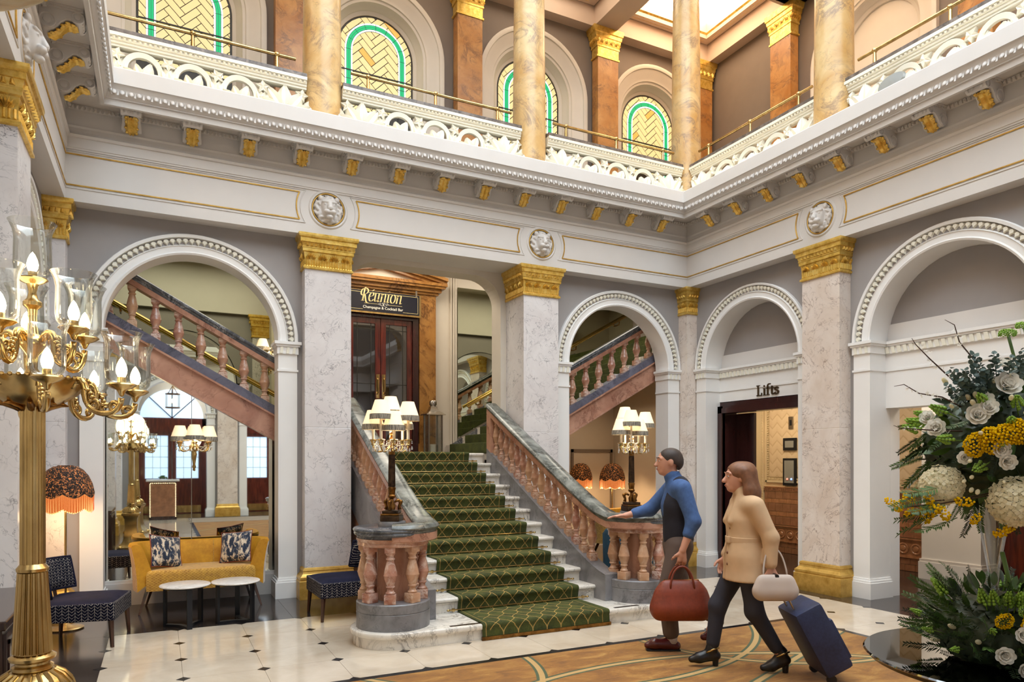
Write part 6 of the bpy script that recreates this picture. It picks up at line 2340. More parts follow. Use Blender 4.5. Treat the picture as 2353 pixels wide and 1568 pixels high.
def sofa(loc, rz, label, mat='velvet_yellow', mat2='velvet_quilted'):
 t = empty('curved_sofa', loc, rz, label, 'sofa')
 half = [(-0.615, -0.30), (-0.655, -0.14), (-0.665, 0.05), (-0.62, 0.19), (-0.48, 0.27), (-0.28, 0.295), (0, 0.30)]
 def cr(P, n):
  out = []
  for i in range(len(P) - 1):
   p0, p1, p2, p3 = P[max(0, i - 1)], P[i], P[i + 1], P[min(len(P) - 1, i + 2)]
   for k in range(n):
    s = k / n
    out.append(tuple(0.5 * ((2 * b_) + (c_ - a) * s + (2 * a - 5 * b_ + 4 * c_ - d) * s * s + (-a + 3 * b_ - 3 * c_ + d) * s ** 3) for a, b_, c_, d in zip(p0, p1, p2, p3)))
  out.append(P[-1])
  return out
 full = half + [(-x, y) for x, y in half[-2::-1]]
 path = cr(full, 4)
 N = len(path)
 outer, inner, topv = [], [], []
 def secs():
  for i, (x, y) in enumerate(path):
   a = Vector(path[max(0, i - 1)])
   b_ = Vector(path[min(N - 1, i + 1)])
   tg = (b_ - a).normalized()
   nrm = Vector((-tg.y, tg.x))     # outward (left of travel)
   e = i / (N - 1)
   end = min(e, 1 - e)
   lean = 0.04 + 0.02 * max(0, 1 - end * 6)
   zt = 0.745 + 0.0 * end - 0.012 * math.cos((e - 0.5) * PI * 2)
   fwd = Vector((0, 0.035 * max(0, 1 - end * 7)))
   yield Vector((x, y)), nrm, lean, zt, fwd
 so, si = MB(), MB()
 vo, vi = [], []
 no, ni = 5, 8
 for P, nrm, lean, zt, fwd in secs():
  for k in range(no):
   s = k / (no - 1)
   z = 0.25 + (zt - 0.03 - 0.25) * s
   q = P + nrm * (0.02 + lean * s * s) + fwd * s
   vo.append((q.x, q.y, z))
  prof = [(0.02 + lean, zt - 0.03), (0.01 + lean, zt - 0.005), (lean - 0.025, zt), (lean - 0.07, zt - 0.012), (lean - 0.10, zt - 0.06), (lean * 0.6 - 0.115, zt - 0.17), (-0.12, 0.46), (-0.13, 0.36)]
  for d, z in prof:
   s = min(1, max(0, (z - 0.25) / (zt - 0.25)))
   q = P + nrm * d + fwd * s
   vi.append((q.x, q.y, z))
 def quads(n, m_):
  return [(i * m_ + k, i * m_ + k + 1, (i + 1) * m_ + k + 1, (i + 1) * m_ + k) for i in range(n - 1) for k in range(m_ - 1)]
 so.add(vo, quads(N, no))
 si.add(vi, quads(N, ni))
 for i in (0, N - 1):
  si.add([vo[i * no + k] for k in range(no)] + [vi[i * ni + k] for k in range(ni)], [tuple(range(no)) + tuple(no + k for k in range(ni))])
 pt('outer_shell', mat2, t, so, 'all')
 pt('inner_back', mat, t, si, 40)
 sm = MB()
 for f_ in (0.33, 0.44, 0.56, 0.67):
  i = int(f_ * (N - 1))
  sm.tube([Vector(vi[i * ni + k]) * 1.0 + Vector((0, -0.004, 0)) for k in (3, 4, 5, 6)], 0.004, 4)
 pt('seam', mat2, t, sm)
 seat_in = [(p.x - n_.x * 0.11, p.y - n_.y * 0.11) for p, n_, *_ in secs()]
 front = [(0.55 - 1.10 * k / 12, -0.30 + 0.05 * math.sin(PI * k / 12) * 0 - 0.045 * math.cos((k / 12 - 0.5) * PI)) for k in range(13)]
 outl = seat_in + front
 mb = MB()
 lv_ = [(0.25, 1.0), (0.27, 1.005), (0.42, 1.005), (0.452, 0.99), (0.468, 0.955), (0.472, 0.8), (0.474, 0.0)]
 cx, cy = 0, -0.03
 n = len(outl)
 vs = []
 for z, s in lv_:
  vs += [(cx + (x - cx) * s, cy + (y - cy) * s, z) for x, y in outl]
 mb.add(vs, [(i * n + k, i * n + (k + 1) % n, (i + 1) * n + (k + 1) % n, (i + 1) * n + k) for i in range(len(lv_) - 1) for k in range(n)] + [tuple(range(n))])
 pt('seat', mat2, t, mb, 50)
 for sx in (-1, 1):
  pt('leg', 'walnut', t, leg(sx * 0.62, -0.27, sx * 0.54, -0.20, 0.27, 0.013, 0.024))
  pt('leg', 'walnut', t, leg(sx * 0.56, 0.26, sx * 0.48, 0.16, 0.27, 0.013, 0.024))
 return t
sofa((0.43, 8.76, 0), 0, 'yellow velvet curved sofa in front of the wall mirror')
CUSH = cushion_mesh(0.37, 0.37, 0.13, 'cushion_print')
for (x, y, z, rx, rz, ry, lb_) in ((0.07, 8.70, 0.645, -0.38, 0.55, 0.18, 'navy and cream patterned cushion at the left end of the yellow sofa'), (0.80, 8.72, 0.655, -0.36, -0.5, -0.1, 'navy and cream patterned cushion at the right end of the yellow sofa')):
 t = empty('scatter_cushion', (x, y, z), 0, lb_, 'cushion', 'cushions on the yellow sofa')
 t.rotation_euler = (rx, ry, rz)
 put('cushion_cover', CUSH, t)
 pp = MB()
 ring = []
 for a, b_ in [(-1 + 2 * i / 8, -1) for i in range(8)] + [(1, -1 + 2 * i / 8) for i in range(8)] + [(1 - 2 * i / 8, 1) for i in range(8)] + [(-1, 1 - 2 * i / 8) for i in range(8)]:
  ring.append((a * 0.185 * (1 - 0.07 * (1 - b_ * b_) * abs(a)), 0, b_ * 0.185 * (1 - 0.07 * (1 - a * a) * abs(b_))))
 pt('piping', 'brown_leather', t, pp.tube(ring + [ring[0]], 0.006, 5), 'all')
def coffee_table(loc, rz, label):
 t = empty('coffee_table', loc, rz, label, 'table', 'small marble coffee tables')
 pt('table_top', 'table_marble', t, MB().lathe([(0.0, 0.40), (0.22, 0.40), (0.233, 0.404), (0.237, 0.411), (0.233, 0.418), (0.22, 0.421), (0.0, 0.421)], n=40, cap=False), 40)
 pt('top_plate', 'black_metal', t, MB().lathe([(0.0, 0.388), (0.20, 0.388), (0.20, 0.40), (0.0, 0.40)], n=32, cap=False))
 for k in range(3):
  a = k * 2 * PI / 3
  c_, s_ = math.cos(a), math.sin(a)
  x, y = 0.19 * c_, 0.19 * s_
  mb = MB()
  mb.box(-0.012, 0.012, -0.024, 0.024, 0.0, 0.39)
  mb.xf(Matrix.Translation((x, y, 0)) @ Matrix.Rotation(a, 4, 'Z'))
  pt('leg', 'black_metal', t, mb)
 bs = MB()
 for k in range(2):
  a0, a1 = k * 2 * PI / 3, (k + 1) * 2 * PI / 3
  P = [(0.19 * math.cos(a0), 0.19 * math.sin(a0)), (0.19 * math.cos(a1), 0.19 * math.sin(a1))]
  mid = ((P[0][0] + P[1][0]) * 0.2, (P[0][1] + P[1][1]) * 0.2)
  q = bez((P[0][0], P[0][1], 0.012), (mid[0], mid[1], 0.012), (mid[0], mid[1], 0.012), (P[1][0], P[1][1], 0.012), 10)
  bs.sweep([(-0.022, -0.012), (0.022, -0.012), (0.022, 0.012), (-0.022, 0.012)], [(p, (lambda T: (-T.y, T.x, 0))(((Vector(q[min(10, i + 1)]) - Vector(q[max(0, i - 1)])).normalized())), (0, 0, 1)) for i, p in enumerate(q)])
 pt('base_bar', 'black_metal', t, bs)
 return t
coffee_table((0.235, 7.75, 0), math.radians(160), 'round marble coffee table on black metal legs, nearer the navy chair')
coffee_table((0.71, 7.76, 0), math.radians(200), 'round marble coffee table on black metal legs, nearer the pillar')
# dark cabinet by the left wall
cb = empty('dark_cabinet', (-0.88, 4.83, 0), 0, 'dark wooden cabinet at the lower left edge behind the brass pole', 'cabinet')
x0, x1, y0, y1 = -0.19, 0.20, -0.57, 0.57
pt('cabinet_top', 'espresso', cb, MB().bbox(x0, x1, y0, y1, 0.80, 0.85, 0.008))
pt('body', 'espresso', cb, MB().box(x0 + 0.01, x1 - 0.02, y0 + 0.02, y1 - 0.02, 0.06, 0.80))
pt('plinth', 'espresso', cb, MB().box(x0 + 0.02, x1 - 0.04, y0 + 0.04, y1 - 0.04, 0.0, 0.06))
for k in range(3):
 a = y0 + 0.04 + k * 0.355
 d = pt('door', 'espresso', cb, MB().box(x1 - 0.02, x1 - 0.005, a, a + 0.34, 0.09, 0.78))
 fr = MB()
 for (p, q, r, s) in ((a + 0.04, a + 0.30, 0.13, 0.15), (a + 0.04, a + 0.30, 0.72, 0.74), (a + 0.04, a + 0.06, 0.13, 0.74), (a + 0.28, a + 0.30, 0.13, 0.74)):
  fr.box(x1 - 0.005, x1 + 0.003, p, q, r, s)
 fr.build('panel_mould', 'espresso', d)
ep = MB()
for (p, q, r, s) in ((x0 + 0.05, x1 - 0.06, 0.13, 0.15), (x0 + 0.05, x1 - 0.06, 0.70, 0.72), (x0 + 0.05, x0 + 0.07, 0.13, 0.72), (x1 - 0.08, x1 - 0.06, 0.13, 0.72)):
 ep.box(p, q, y0 + 0.012, y0 + 0.02, r, s)
pt('end_panel', 'espresso', cb, ep)
# ------------------------------------------------------------------ fringed floor lamps
def fringe_lamp(loc, label, s=1.0, power=10):
 t = empty('fringed_floor_lamp', loc, 0, label, 'floor lamp', 'fringed floor lamps')
 pt('base', 'brass', t, MB().lathe([(0.0, 0.0), (0.155, 0.0), (0.16, 0.012), (0.13, 0.025), (0.05, 0.035), (0.02, 0.06)], n=32), 40)
 pt('pole', 'brass', t, MB().tube([(0, 0, 0.03), (0, 0, 1.2)], 0.011, 10), 40)
 R = 0.245 * s
 z0, z1 = 1.33, 1.60
 nseg, per = 8, 6
 N = nseg * per
 def edge(i):
  f = (i % per) / per
  return -0.042 * (1 - abs(2 * f - 1) ** 1.6)
 prof = [(0.26, 1.0), (0.42, 0.985), (0.62, 0.86), (0.80, 0.64), (0.93, 0.36), (1.0, 0.05), (1.0, 0.0)]
 sh, fr, li = MB(), MB(), MB()
 vs = []
 for k, (r, h) in enumerate(prof):
  for i in range(N):
   a = 2 * PI * i / N
   rr = R * r * (1 - 0.03 * (1 - abs(2 * ((i % per) / per) - 1)) * 0 + (0.012 if i % per == 0 else 0))
   z = z0 + (z1 - z0) * h + (edge(i) if k == len(prof) - 1 else 0)
   vs.append((rr * math.cos(a), rr * math.sin(a), z))
 sh.add(vs, [(k * N + i, k * N + (i + 1) % N, (k + 1) * N + (i + 1) % N, (k + 1) * N + i) for k in range(len(prof) - 1) for i in range(N)])
 sh.tube([(R * 0.26 * math.cos(2 * PI * i / 16), R * 0.26 * math.sin(2 * PI * i / 16), z1) for i in range(17)], 0.008, 6)
 pt('lamp_shade', 'shade_lace', t, sh, 40)
 M = N * 5
 for i in range(M):
  a = 2 * PI * i / M
  f = ((i / 5) % per) / per
  e = -0.042 * (1 - abs(2 * f - 1) ** 1.6)
  r = R * 0.995
  wd = PI * R / M * 0.92
  zt_, zb_ = z0 + e + 0.01, z0 - 0.165 + 0.9 * e + 0.02 + 0.006 * math.sin(i * 2.3)
  c_, s_ = math.cos(a), math.sin(a)
  ra, rb = r * 1.0, r * (0.99 + 0.012 * math.sin(i * 1.7))
  fr.add([(ra * c_ + wd * s_, ra * s_ - wd * c_, zt_), (ra * c_ - wd * s_, ra * s_ + wd * c_, zt_), (rb * c_ - wd * s_, rb * s_ + wd * c_, zb_), (rb * c_ + wd * s_, rb * s_ - wd * c_, zb_)], [(0, 1, 2, 3)])
 o = pt('fringe', 'fringe_orange', t, fr)
 tag(o, 'orange silk fringe', None, None, 'stuff')
 vs = []
 for i in range(N):
  a = 2 * PI * i / N
  vs.append((R * 0.93 * math.cos(a), R * 0.93 * math.sin(a), z0 - 0.02))
 for i in range(N):
  a = 2 * PI * i / N
  vs.append((R * 0.94 * math.cos(a), R * 0.94 * math.sin(a), z0 - 0.15 - 0.95 * abs(edge(i))))
 li.add(vs, [(i, (i + 1) % N, N + (i + 1) % N, N + i) for i in range(N)])
 pt('lining', 'lining_cream', t, li, 'all')
 pt('bulb', 'bulb', t, MB().sphere((0, 0, 1.25), (0.028, 0.028, 0.04), 10, 7), 'all')
 l = bpy.data.lights.new('lamp_light', 'POINT')
 l.energy = power
 l.color = (1.0, 0.66, 0.34)
 l.shadow_soft_size = 0.06
 lo = bpy.data.objects.new('lamp_light', l)
 COL.objects.link(lo)
 lo.parent = t
 lo.location = (0, 0, 1.12)
 return t
fringe_lamp((-0.82, 8.14, 0), 'tall fringed floor lamp with black lace shade beside the sofa', 1.0, 14)
fringe_lamp((7.37, 10.6, 0), 'fringed floor lamp in the right alcove, directly left of the candelabra lamp', 0.95, 12)
fringe_lamp((6.98, 11.05, 0), 'fringed floor lamp in the right alcove, nearest the stair pillar', 0.88, 12)
# alcove seating on the right
ysofa = sofa((7.2, 9.95, 0), math.radians(12), 'yellow velvet sofa in the alcove behind the right balustrade')
ysofa.scale = (1, 1, 1.12)
tch = empty('teal_armchair', (5.95, 8.15, 0), math.radians(70), 'dark teal velvet tub chair behind the right balustrade', 'chair')
pt('seat', 'velvet_teal', tch, MB().bbox(-0.28, 0.28, -0.28, 0.28, 0.16, 0.44, 0.05), 40)
bk = MB()
bk.sweep([(0.27, 0.12), (0.36, 0.12), (0.37, 0.62), (0.33, 0.68), (0.28, 0.64)], [((0, 0, 0), (math.cos(a), math.sin(a), 0), (0, 0, 1)) for a in [-0.15 * PI + 1.3 * PI * i / 20 for i in range(21)]])
pt('backrest', 'velvet_teal', tch, bk, 50)
for a in (0.6, 2.2, 3.8, 5.4):
 pt('leg', 'walnut', tch, leg(0.26 * math.cos(a), 0.26 * math.sin(a), 0.24 * math.cos(a), 0.24 * math.sin(a), 0.17))
# gilded panels on the alcove wall
ap = struct(MB().box(4.5, 8.05, YB - 0.02, YB - 0.002, 0, 1.9).build('wall_alcove', 'gold_panel' if 'gold_panel' in MATS else 'plaster_cream'), 'panelled wall of the right alcove')
for x in (5.0, 6.03, 7.06):
 fr = MB()
 for (a, b_, c_, d) in ((x, x + 0.95, 0.5, 0.55), (x, x + 0.95, 1.82, 1.88), (x, x + 0.05, 0.5, 1.88), (x + 0.9, x + 0.95, 0.5, 1.88)):
  fr.box(a, b_, YB - 0.045, YB - 0.02, c_, d)
 fr.build('panel_frame', 'gallery_taupe', ap)
# ------------------------------------------------------------------ candelabra lamps on the newels
def drop_mesh():
 return MB().lathe([(0.0, -0.045), (0.008, -0.038), (0.010, -0.03), (0.006, -0.012), (0.0, 0.0)], n=8, cap=False).mesh('crystal_drop', 'crystal', smooth=40)
DROP = drop_mesh()
SHADE = MB().lathe([(0.054, 0.155), (0.098, 0.02)], n=28, cap=False).mesh('lamp_shade', 'shade_cream', smooth='all')
FRG = MB().lathe([(0.0995, 0.028), (0.1015, 0.02), (0.104, -0.022), (0.100, -0.022), (0.098, 0.02)], n=28, cap=False).mesh('shade_fringe', 'fringe_grey', smooth=40)
def candle_lamp(name, loc, rz, label, arms, z_arm, stem, cat='table lamp', wall=False, power=5.0):
 t = empty(name, loc, rz, label, cat, 'candelabra lamps with cream shades')
 stem(t)
 bd = MB()
 for (a, r, zs) in arms:
  c_, s_ = math.cos(a), math.sin(a)
  if r > 0:
   q = bez((0.015 * c_, 0.015 * s_, z_arm - 0.02), (r * 0.55 * c_, r * 0.55 * s_, z_arm - 0.10), (r * 1.05 * c_, r * 1.05 * s_, z_arm - 0.09), (r * c_, r * s_, z_arm + 0.0), 8)
   ar = pt('arm', 'brass', t, MB().tube(q, 0.008, 6), 'all')
   pt('cup', 'brass', t, MB().lathe([(0.008, -0.02), (0.022, -0.01), (0.016, 0.0), (0.03, 0.028), (0.04, 0.034), (0.028, 0.04), (0.012, 0.04)], (r * c_, r * s_, z_arm), 12), 40)
  x, y = r * c_, r * s_
  pt('candle', 'wax', t, MB().tube([(x, y, z_arm + 0.03), (x, y, zs + 0.06)], 0.013, 10), 40)
  put('lamp_shade', SHADE, t, (x, y, zs))
  put('shade_fringe', FRG, t, (x, y, zs))
  pt('bulb', 'bulb', t, MB().sphere((x, y, zs + 0.075), (0.016, 0.016, 0.03), 8, 6), 'all')
  if r > 0:
   for k in range(4):
    aa = 2 * PI * k / 4 + a
    px, py = x + 0.036 * math.cos(aa), y + 0.036 * math.sin(aa)
    for q_ in range(2 + k % 2):
     bd.sphere((px, py, z_arm + 0.02 - q_ * 0.016), 0.0065, 6, 4)
    put('crystal_drop', DROP, t, (px, py, z_arm + 0.012 - (2 + k % 2) * 0.016), None, 0.9)
 ring = [x for x in arms if x[1] > 0]
 ring.sort(key=lambda v: v[0])
 for i in range(len(ring)):
  a0, r0, _ = ring[i]
  a1, r1, _ = ring[(i + 1) % len(ring)]
  p0 = Vector((r0 * math.cos(a0), r0 * math.sin(a0), z_arm + 0.03))
  p1 = Vector((r1 * math.cos(a1), r1 * math.sin(a1), z_arm + 0.03))
  pc = Vector((0, 0, z_arm + 0.05))
  for (A_, B_, sag, n) in ((p0, p1, 0.10, 16), (p0, pc, 0.06, 10)):
   for k in range(n + 1):
    s = k / n
    p = A_.lerp(B_, s)
    p.z -= sag * 4 * s * (1 - s)
    bd.sphere(tuple(p), 0.006, 5, 4)
 tag(pt('crystal_beads', 'crystal', t, bd, 'all'), 'strings of clear crystal beads', None, None, 'stuff')
 l = bpy.data.lights.new('lamp_light', 'POINT')
 l.energy = power
 l.color = (1.0, 0.78, 0.5)
 l.shadow_soft_size = 0.1
 lo = bpy.data.objects.new('lamp_light', l)
 COL.objects.link(lo)
 lo.parent = t
 lo.location = (0, -0.16 if wall else 0.0, z_arm + 0.07)
 return t
def newel_stem(t):
 pt('foot', 'marble_grey', t, MB().lathe([(0.0, 0.0), (0.125, 0.0), (0.13, 0.02), (0.125, 0.045), (0.0, 0.045)], n=32, cap=False), 40)
 mb = MB()
 mb.bbox(-0.09, 0.09, -0.09, 0.09, 0.045, 0.10, 0.012)
 mb.bbox(-0.075, 0.075, -0.075, 0.075, 0.118, 0.145, 0.008)
 pt('plinth_block', 'bronze_dark', t, mb)
 pt('plinth_band', 'brass_aged', t, MB().bbox(-0.085, 0.085, -0.085, 0.085, 0.10, 0.118, 0.006))
 for k in range(3):
  a = k * 2 * PI / 3 + 0.5
  c_, s_ = math.cos(a), math.sin(a)
  q = [(0.075 * c_, 0.075 * s_, 0.15), (0.07 * c_, 0.07 * s_, 0.18), (0.085 * c_, 0.085 * s_, 0.215), (0.06 * c_, 0.06 * s_, 0.24), (0.025 * c_, 0.025 * s_, 0.22)]
  mb = MB().tube(q, [0.02, 0.014, 0.02, 0.016, 0.01], 8)
  mb.sphere((0.085 * c_, 0.085 * s_, 0.222), 0.02, 8, 6)
  pt('claw_foot', 'brass_aged', t, mb, 'all')
 pt('lower_stem', 'brass_aged', t, MB().lathe([(0.03, 0.15), (0.035, 0.19), (0.018, 0.22), (0.015, 0.25), (0.035, 0.265), (0.038, 0.28), (0.03, 0.29), (0.034, 0.335), (0.038, 0.345), (0.034, 0.36)], n=20), 40)
 fl = MB()
 n = 20
 fl.lathe([(0.03, 0.36), (0.026, 0.66)], n=16)
 for k in range(10):
  a = 2 * PI * k / 10
  fl.tube([(0.029 * math.cos(a), 0.029 * math.sin(a), 0.365), (0.025 * math.cos(a), 0.025 * math.sin(a), 0.655)], 0.006, 5)
 pt('shaft', 'bronze_dark', t, fl, 40)
 pt('stem_capital', 'brass_aged', t, MB().lathe([(0.024, 0.655), (0.032, 0.66), (0.028, 0.68), (0.04, 0.715), (0.044, 0.72), (0.02, 0.73), (0.014, 0.78), (0.026, 0.80), (0.012, 0.83), (0.03, 0.85), (0.016, 0.86), (0.0, 0.87)], n=20), 40)
yaw = math.radians(-26.69)
def cam_arms(z0):
 base = -PI / 2 + 0.1
 return [(base + 0.35, 0.105, z0 + 0.0), (base - 1.25, 0.17, z0 + 0.01), (base - 0.55, 0.15, z0 + 0.10), (base + 1.35, 0.16, z0 + 0.09), (base + 2.5, 0.14, z0 + 0.02), (base + 3.4, 0.10, z0 + 0.15)]
candle_lamp('candelabra_lamp', (NLX - 0.005, NY + 0.03, ZCAP), -0.55, 'crystal candelabra lamp with cream shades on the newel before the left pillar', cam_arms(0.90), 0.76, newel_stem)
candle_lamp('candelabra_lamp', (NRX + 0.0, NY + 0.1, ZCAP), -0.2, 'crystal candelabra lamp with cream shades on the newel by the walking man', cam_arms(0.90), 0.76, newel_stem)
def sconce_stem(t):
 pt('back_plate', 'brass', t, MB().lathe([(0.0, 0.0), (0.05, 0.0), (0.055, 0.008), (0.03, 0.014), (0.0, 0.02)], n=16, cap=False).xf(Matrix.Translation((0, 0.10, 0.28)) @ Matrix.Rotation(PI / 2, 4, 'X')), 40)
 pt('bracket_arm', 'brass', t, MB().tube([(0, 0.09, 0.28), (0, 0.05, 0.27), (0, 0.0, 0.24)], 0.01, 6), 'all')
 pt('stem', 'brass', t, MB().lathe([(0.0, 0.0), (0.012, 0.01), (0.008, 0.03), (0.018, 0.05), (0.01, 0.08), (0.02, 0.16), (0.028, 0.2), (0.012, 0.26), (0.02, 0.3), (0.01, 0.34), (0.0, 0.36)], n=14), 40)
candle_lamp('mirror_sconce', (0.375, 9.08, 1.53), 0, 'brass crystal sconce with three cream shades on the sofa mirror', [(-PI / 2, 0.10, 0.39), (PI - 0.1, 0.155, 0.38), (0.1, 0.155, 0.38)], 0.31, sconce_stem, 'wall light', True, 4)
candle_lamp('stair_sconce', (1.55, YB - 0.14, 3.0), 0, 'brass sconce on the stair wall seen through the sofa arch', [(PI - 0.4, 0.12, 0.39), (0.4, 0.12, 0.38)], 0.31, sconce_stem, 'wall light', True, 3)
# ------------------------------------------------------------------ brass candelabrum standing in the foreground
CHIM = MB().lathe([(0.022, 0.0), (0.045, 0.004), (0.058, 0.022), (0.062, 0.05), (0.061, 0.10), (0.060, 0.15), (0.064, 0.175), (0.074, 0.20), (0.079, 0.207), (0.076, 0.205), (0.062, 0.174), (0.058, 0.15), (0.059, 0.10), (0.060, 0.05), (0.056, 0.024), (0.044, 0.007)], n=26, cap=False).mesh('glass_chimney', 'glass_clear', smooth=60)
CBULB = MB().lathe([(0.0, 0.028), (0.012, 0.03), (0.019, 0.045), (0.021, 0.06), (0.017, 0.08), (0.009, 0.10), (0.0, 0.112)], n=14, cap=False).mesh('bulb', 'bulb', smooth='all')
CCUP = MB().lathe([(0.0, -0.05), (0.008, -0.045), (0.014, -0.03), (0.02, -0.022), (0.04, -0.014), (0.056, -0.002), (0.052, 0.004), (0.03, 0.0), (0.016, 0.002), (0.016, 0.03), (0.0, 0.03)], n=22, cap=False).mesh('cup', 'brass', smooth=40)
def scroll_arm(r0, z0, r1, z1):
 mb = MB()
 q = bez((r0, 0, z0), (r0 + 0.03, 0, z0 + 0.06), (r0 + 0.07, 0, z0 + 0.02), (r0 + 0.06, 0, z0 - 0.03), 6) + bez((r0 + 0.06, 0, z0 - 0.03), (r0 + 0.06, 0, z0 - 0.12), (r1 + 0.0, 0, z0 - 0.14), (r1 + 0.005, 0, z1 - 0.05), 10)[1:]
 mb.tube(q, [0.016] * 4 + [0.014] * 3 + [0.012] * (len(q) - 7), 8)
 for (cx, cz, r, d) in ((r1 - 0.028, z1 - 0.085, 0.024, 1), (r0 + 0.10, z0 - 0.075, 0.028, -1)):
  mb.tube([(cx + d * r * (1 - 0.7 * k / 14) * math.cos(k * 0.62), 0, cz + r * (1 - 0.7 * k / 14) * math.sin(k * 0.62)) for k in range(15)], [0.009 - 0.0003 * k for k in range(15)], 6)
 for k in range(5):
  s = k / 4
  mb.sphere((r0 + 0.07 + 0.02 * math.sin(s * 3), 0, z0 - 0.01 - 0.06 * s), (0.012, 0.016, 0.01), 6, 4)
 return mb.mesh('scroll_arm', 'brass', smooth='all')
ARM_LO = scroll_arm(0.165, 1.95, 0.375, 1.955)
ARM_UP = scroll_arm(0.05, 2.14, 0.20, 2.18)
def brass_candelabrum(loc, rz, label, glass=True):
 t = empty('brass_candelabrum', loc, rz, label, 'candelabrum', 'tall brass candelabra')
 ped = MB().lathe(sq([(0.20, 0.0), (0.20, 0.05), (0.19, 0.06), (0.17, 0.10), (0.13, 0.17), (0.108, 0.28), (0.10, 0.44), (0.105, 0.575), (0.12, 0.60), (0.125, 0.625), (0.15, 0.64), (0.15, 0.675), (0.135, 0.69)]), n=4, a0=PI / 4, a1=PI / 4 + 2 * PI)
 pt('pedestal', 'brass', t, ped, 30)
 for k in range(4):
  a = PI / 4 + k * PI / 2
  pt('foot', 'brass', t, MB().sphere((0.25 * math.cos(a), 0.25 * math.sin(a), 0.045), (0.05, 0.05, 0.045), 10, 6), 'all')
 dome = MB().lathe([(0.14, 0.685), (0.15, 0.70), (0.145, 0.73), (0.115, 0.77), (0.08, 0.792), (0.066, 0.80)], n=32)
 for k in range(20):
  a = 2 * PI * k / 20
  dome.tube([(r * math.cos(a), r * math.sin(a), z) for r, z in ((0.149, 0.705), (0.138, 0.74), (0.112, 0.773), (0.08, 0.793))], 0.008, 5)
 pt('gadroon_dome', 'brass', t, dome, 40)
 pt('shaft_rings', 'brass', t, MB().lathe([(0.066, 0.795), (0.074, 0.803), (0.074, 0.815), (0.062, 0.822), (0.06, 0.83), (0.066, 0.836), (0.082, 0.842), (0.084, 0.853), (0.074, 0.86), (0.066, 0.865)], n=32), 40)
 low = MB().lathe([(0.062, 0.865), (0.046, 1.20)], n=24)
 for k in range(18):
  a = 2 * PI * k / 18
  low.tube([(0.062 * math.cos(a), 0.062 * math.sin(a), 0.87), (0.0465 * math.cos(a), 0.0465 * math.sin(a), 1.195)], [0.0095, 0.007], 6)
 pt('reeded_shaft', 'brass', t, low, 40)
 pt('collar', 'brass', t, MB().lathe([(0.05, 1.195), (0.056, 1.20), (0.058, 1.212), (0.05, 1.222), (0.044, 1.23)], n=28), 40)
 up = MB().lathe([(0.042, 1.225), (0.041, 1.88)], n=24)
 for k in range(12):
  a = 2 * PI * k / 12
  up.tube([(0.038 * math.cos(a), 0.038 * math.sin(a), 1.23), (0.037 * math.cos(a), 0.037 * math.sin(a), 1.88)], 0.0075, 5)
 pt('upper_shaft', 'brass', t, up, 40)
 lv_ = MB()
 for k in range(8):
  a = 2 * PI * k / 8
  q = [(r * math.cos(a), r * math.sin(a), z) for r, z in ((0.04, 1.86), (0.06, 1.875), (0.10, 1.885), (0.125, 1.878))]
  lv_.tube(q, [0.012, 0.016, 0.012, 0.003], 6)
 pt('leaf_collar', 'brass_aged', t, lv_, 'all')
 bowl = MB().lathe([(0.04, 1.87), (0.10, 1.885), (0.16, 1.925), (0.195, 1.975), (0.20, 1.985), (0.19, 1.985), (0.15, 1.95), (0.05, 1.93), (0.03, 1.93)], n=44, cap=False)
 for k in range(44):
  a = 2 * PI * k / 44
  bowl.sphere((0.2 * math.cos(a), 0.2 * math.sin(a), 1.985), 0.009, 6, 4)
 pt('bowl', 'brass', t, bowl, 40)
 pt('centre_stem', 'brass', t, MB().lathe([(0.03, 1.93), (0.035, 2.0), (0.018, 2.03), (0.02, 2.08), (0.05, 2.12), (0.055, 2.135), (0.05, 2.15), (0.022, 2.17), (0.015, 2.22), (0.018, 2.27), (0.034, 2.285), (0.034, 2.30), (0.02, 2.315), (0.014, 2.34), (0.02, 2.37), (0.03, 2.385)], n=24), 40)
 def light(x, y, z, big=1.0):
  put('cup', CCUP, t, (x, y, z))
  put('bulb', CBULB, t, (x, y, z))
  put('glass_chimney', CHIM, t, (x, y, z + 0.004), None, big)
 for k in range(8):
  a = 2 * PI * k / 8 + 0.2
  o = put('scroll_arm', ARM_LO, t, None, (0, 0, a))
  light(0.38 * math.cos(a), 0.38 * math.sin(a), 1.96)
 for k in range(5):
  a = 2 * PI * k / 5 + 0.5
  put('scroll_arm', ARM_UP, t, None, (0, 0, a))
  light(0.205 * math.cos(a), 0.205 * math.sin(a), 2.185, 1.05)
 light(0, 0, 2.395, 1.1)
 l = bpy.data.lights.new('lamp_light', 'POINT')
 l.energy = 9
 l.color = (1.0, 0.8, 0.55)
 l.shadow_soft_size = 0.25
 lo = bpy.data.objects.new('lamp_light', l)
 COL.objects.link(lo)
 lo.parent = t
 lo.location = (0, 0, 2.3)
 return t
brass_candelabrum((-0.462, 3.45, 0), 0.05, 'tall brass candelabrum with glass chimneys in the left foreground')
brass_candelabrum((-0.45, 0.35, 0), 0.3, 'second tall brass candelabrum, seen only in the sofa mirror')
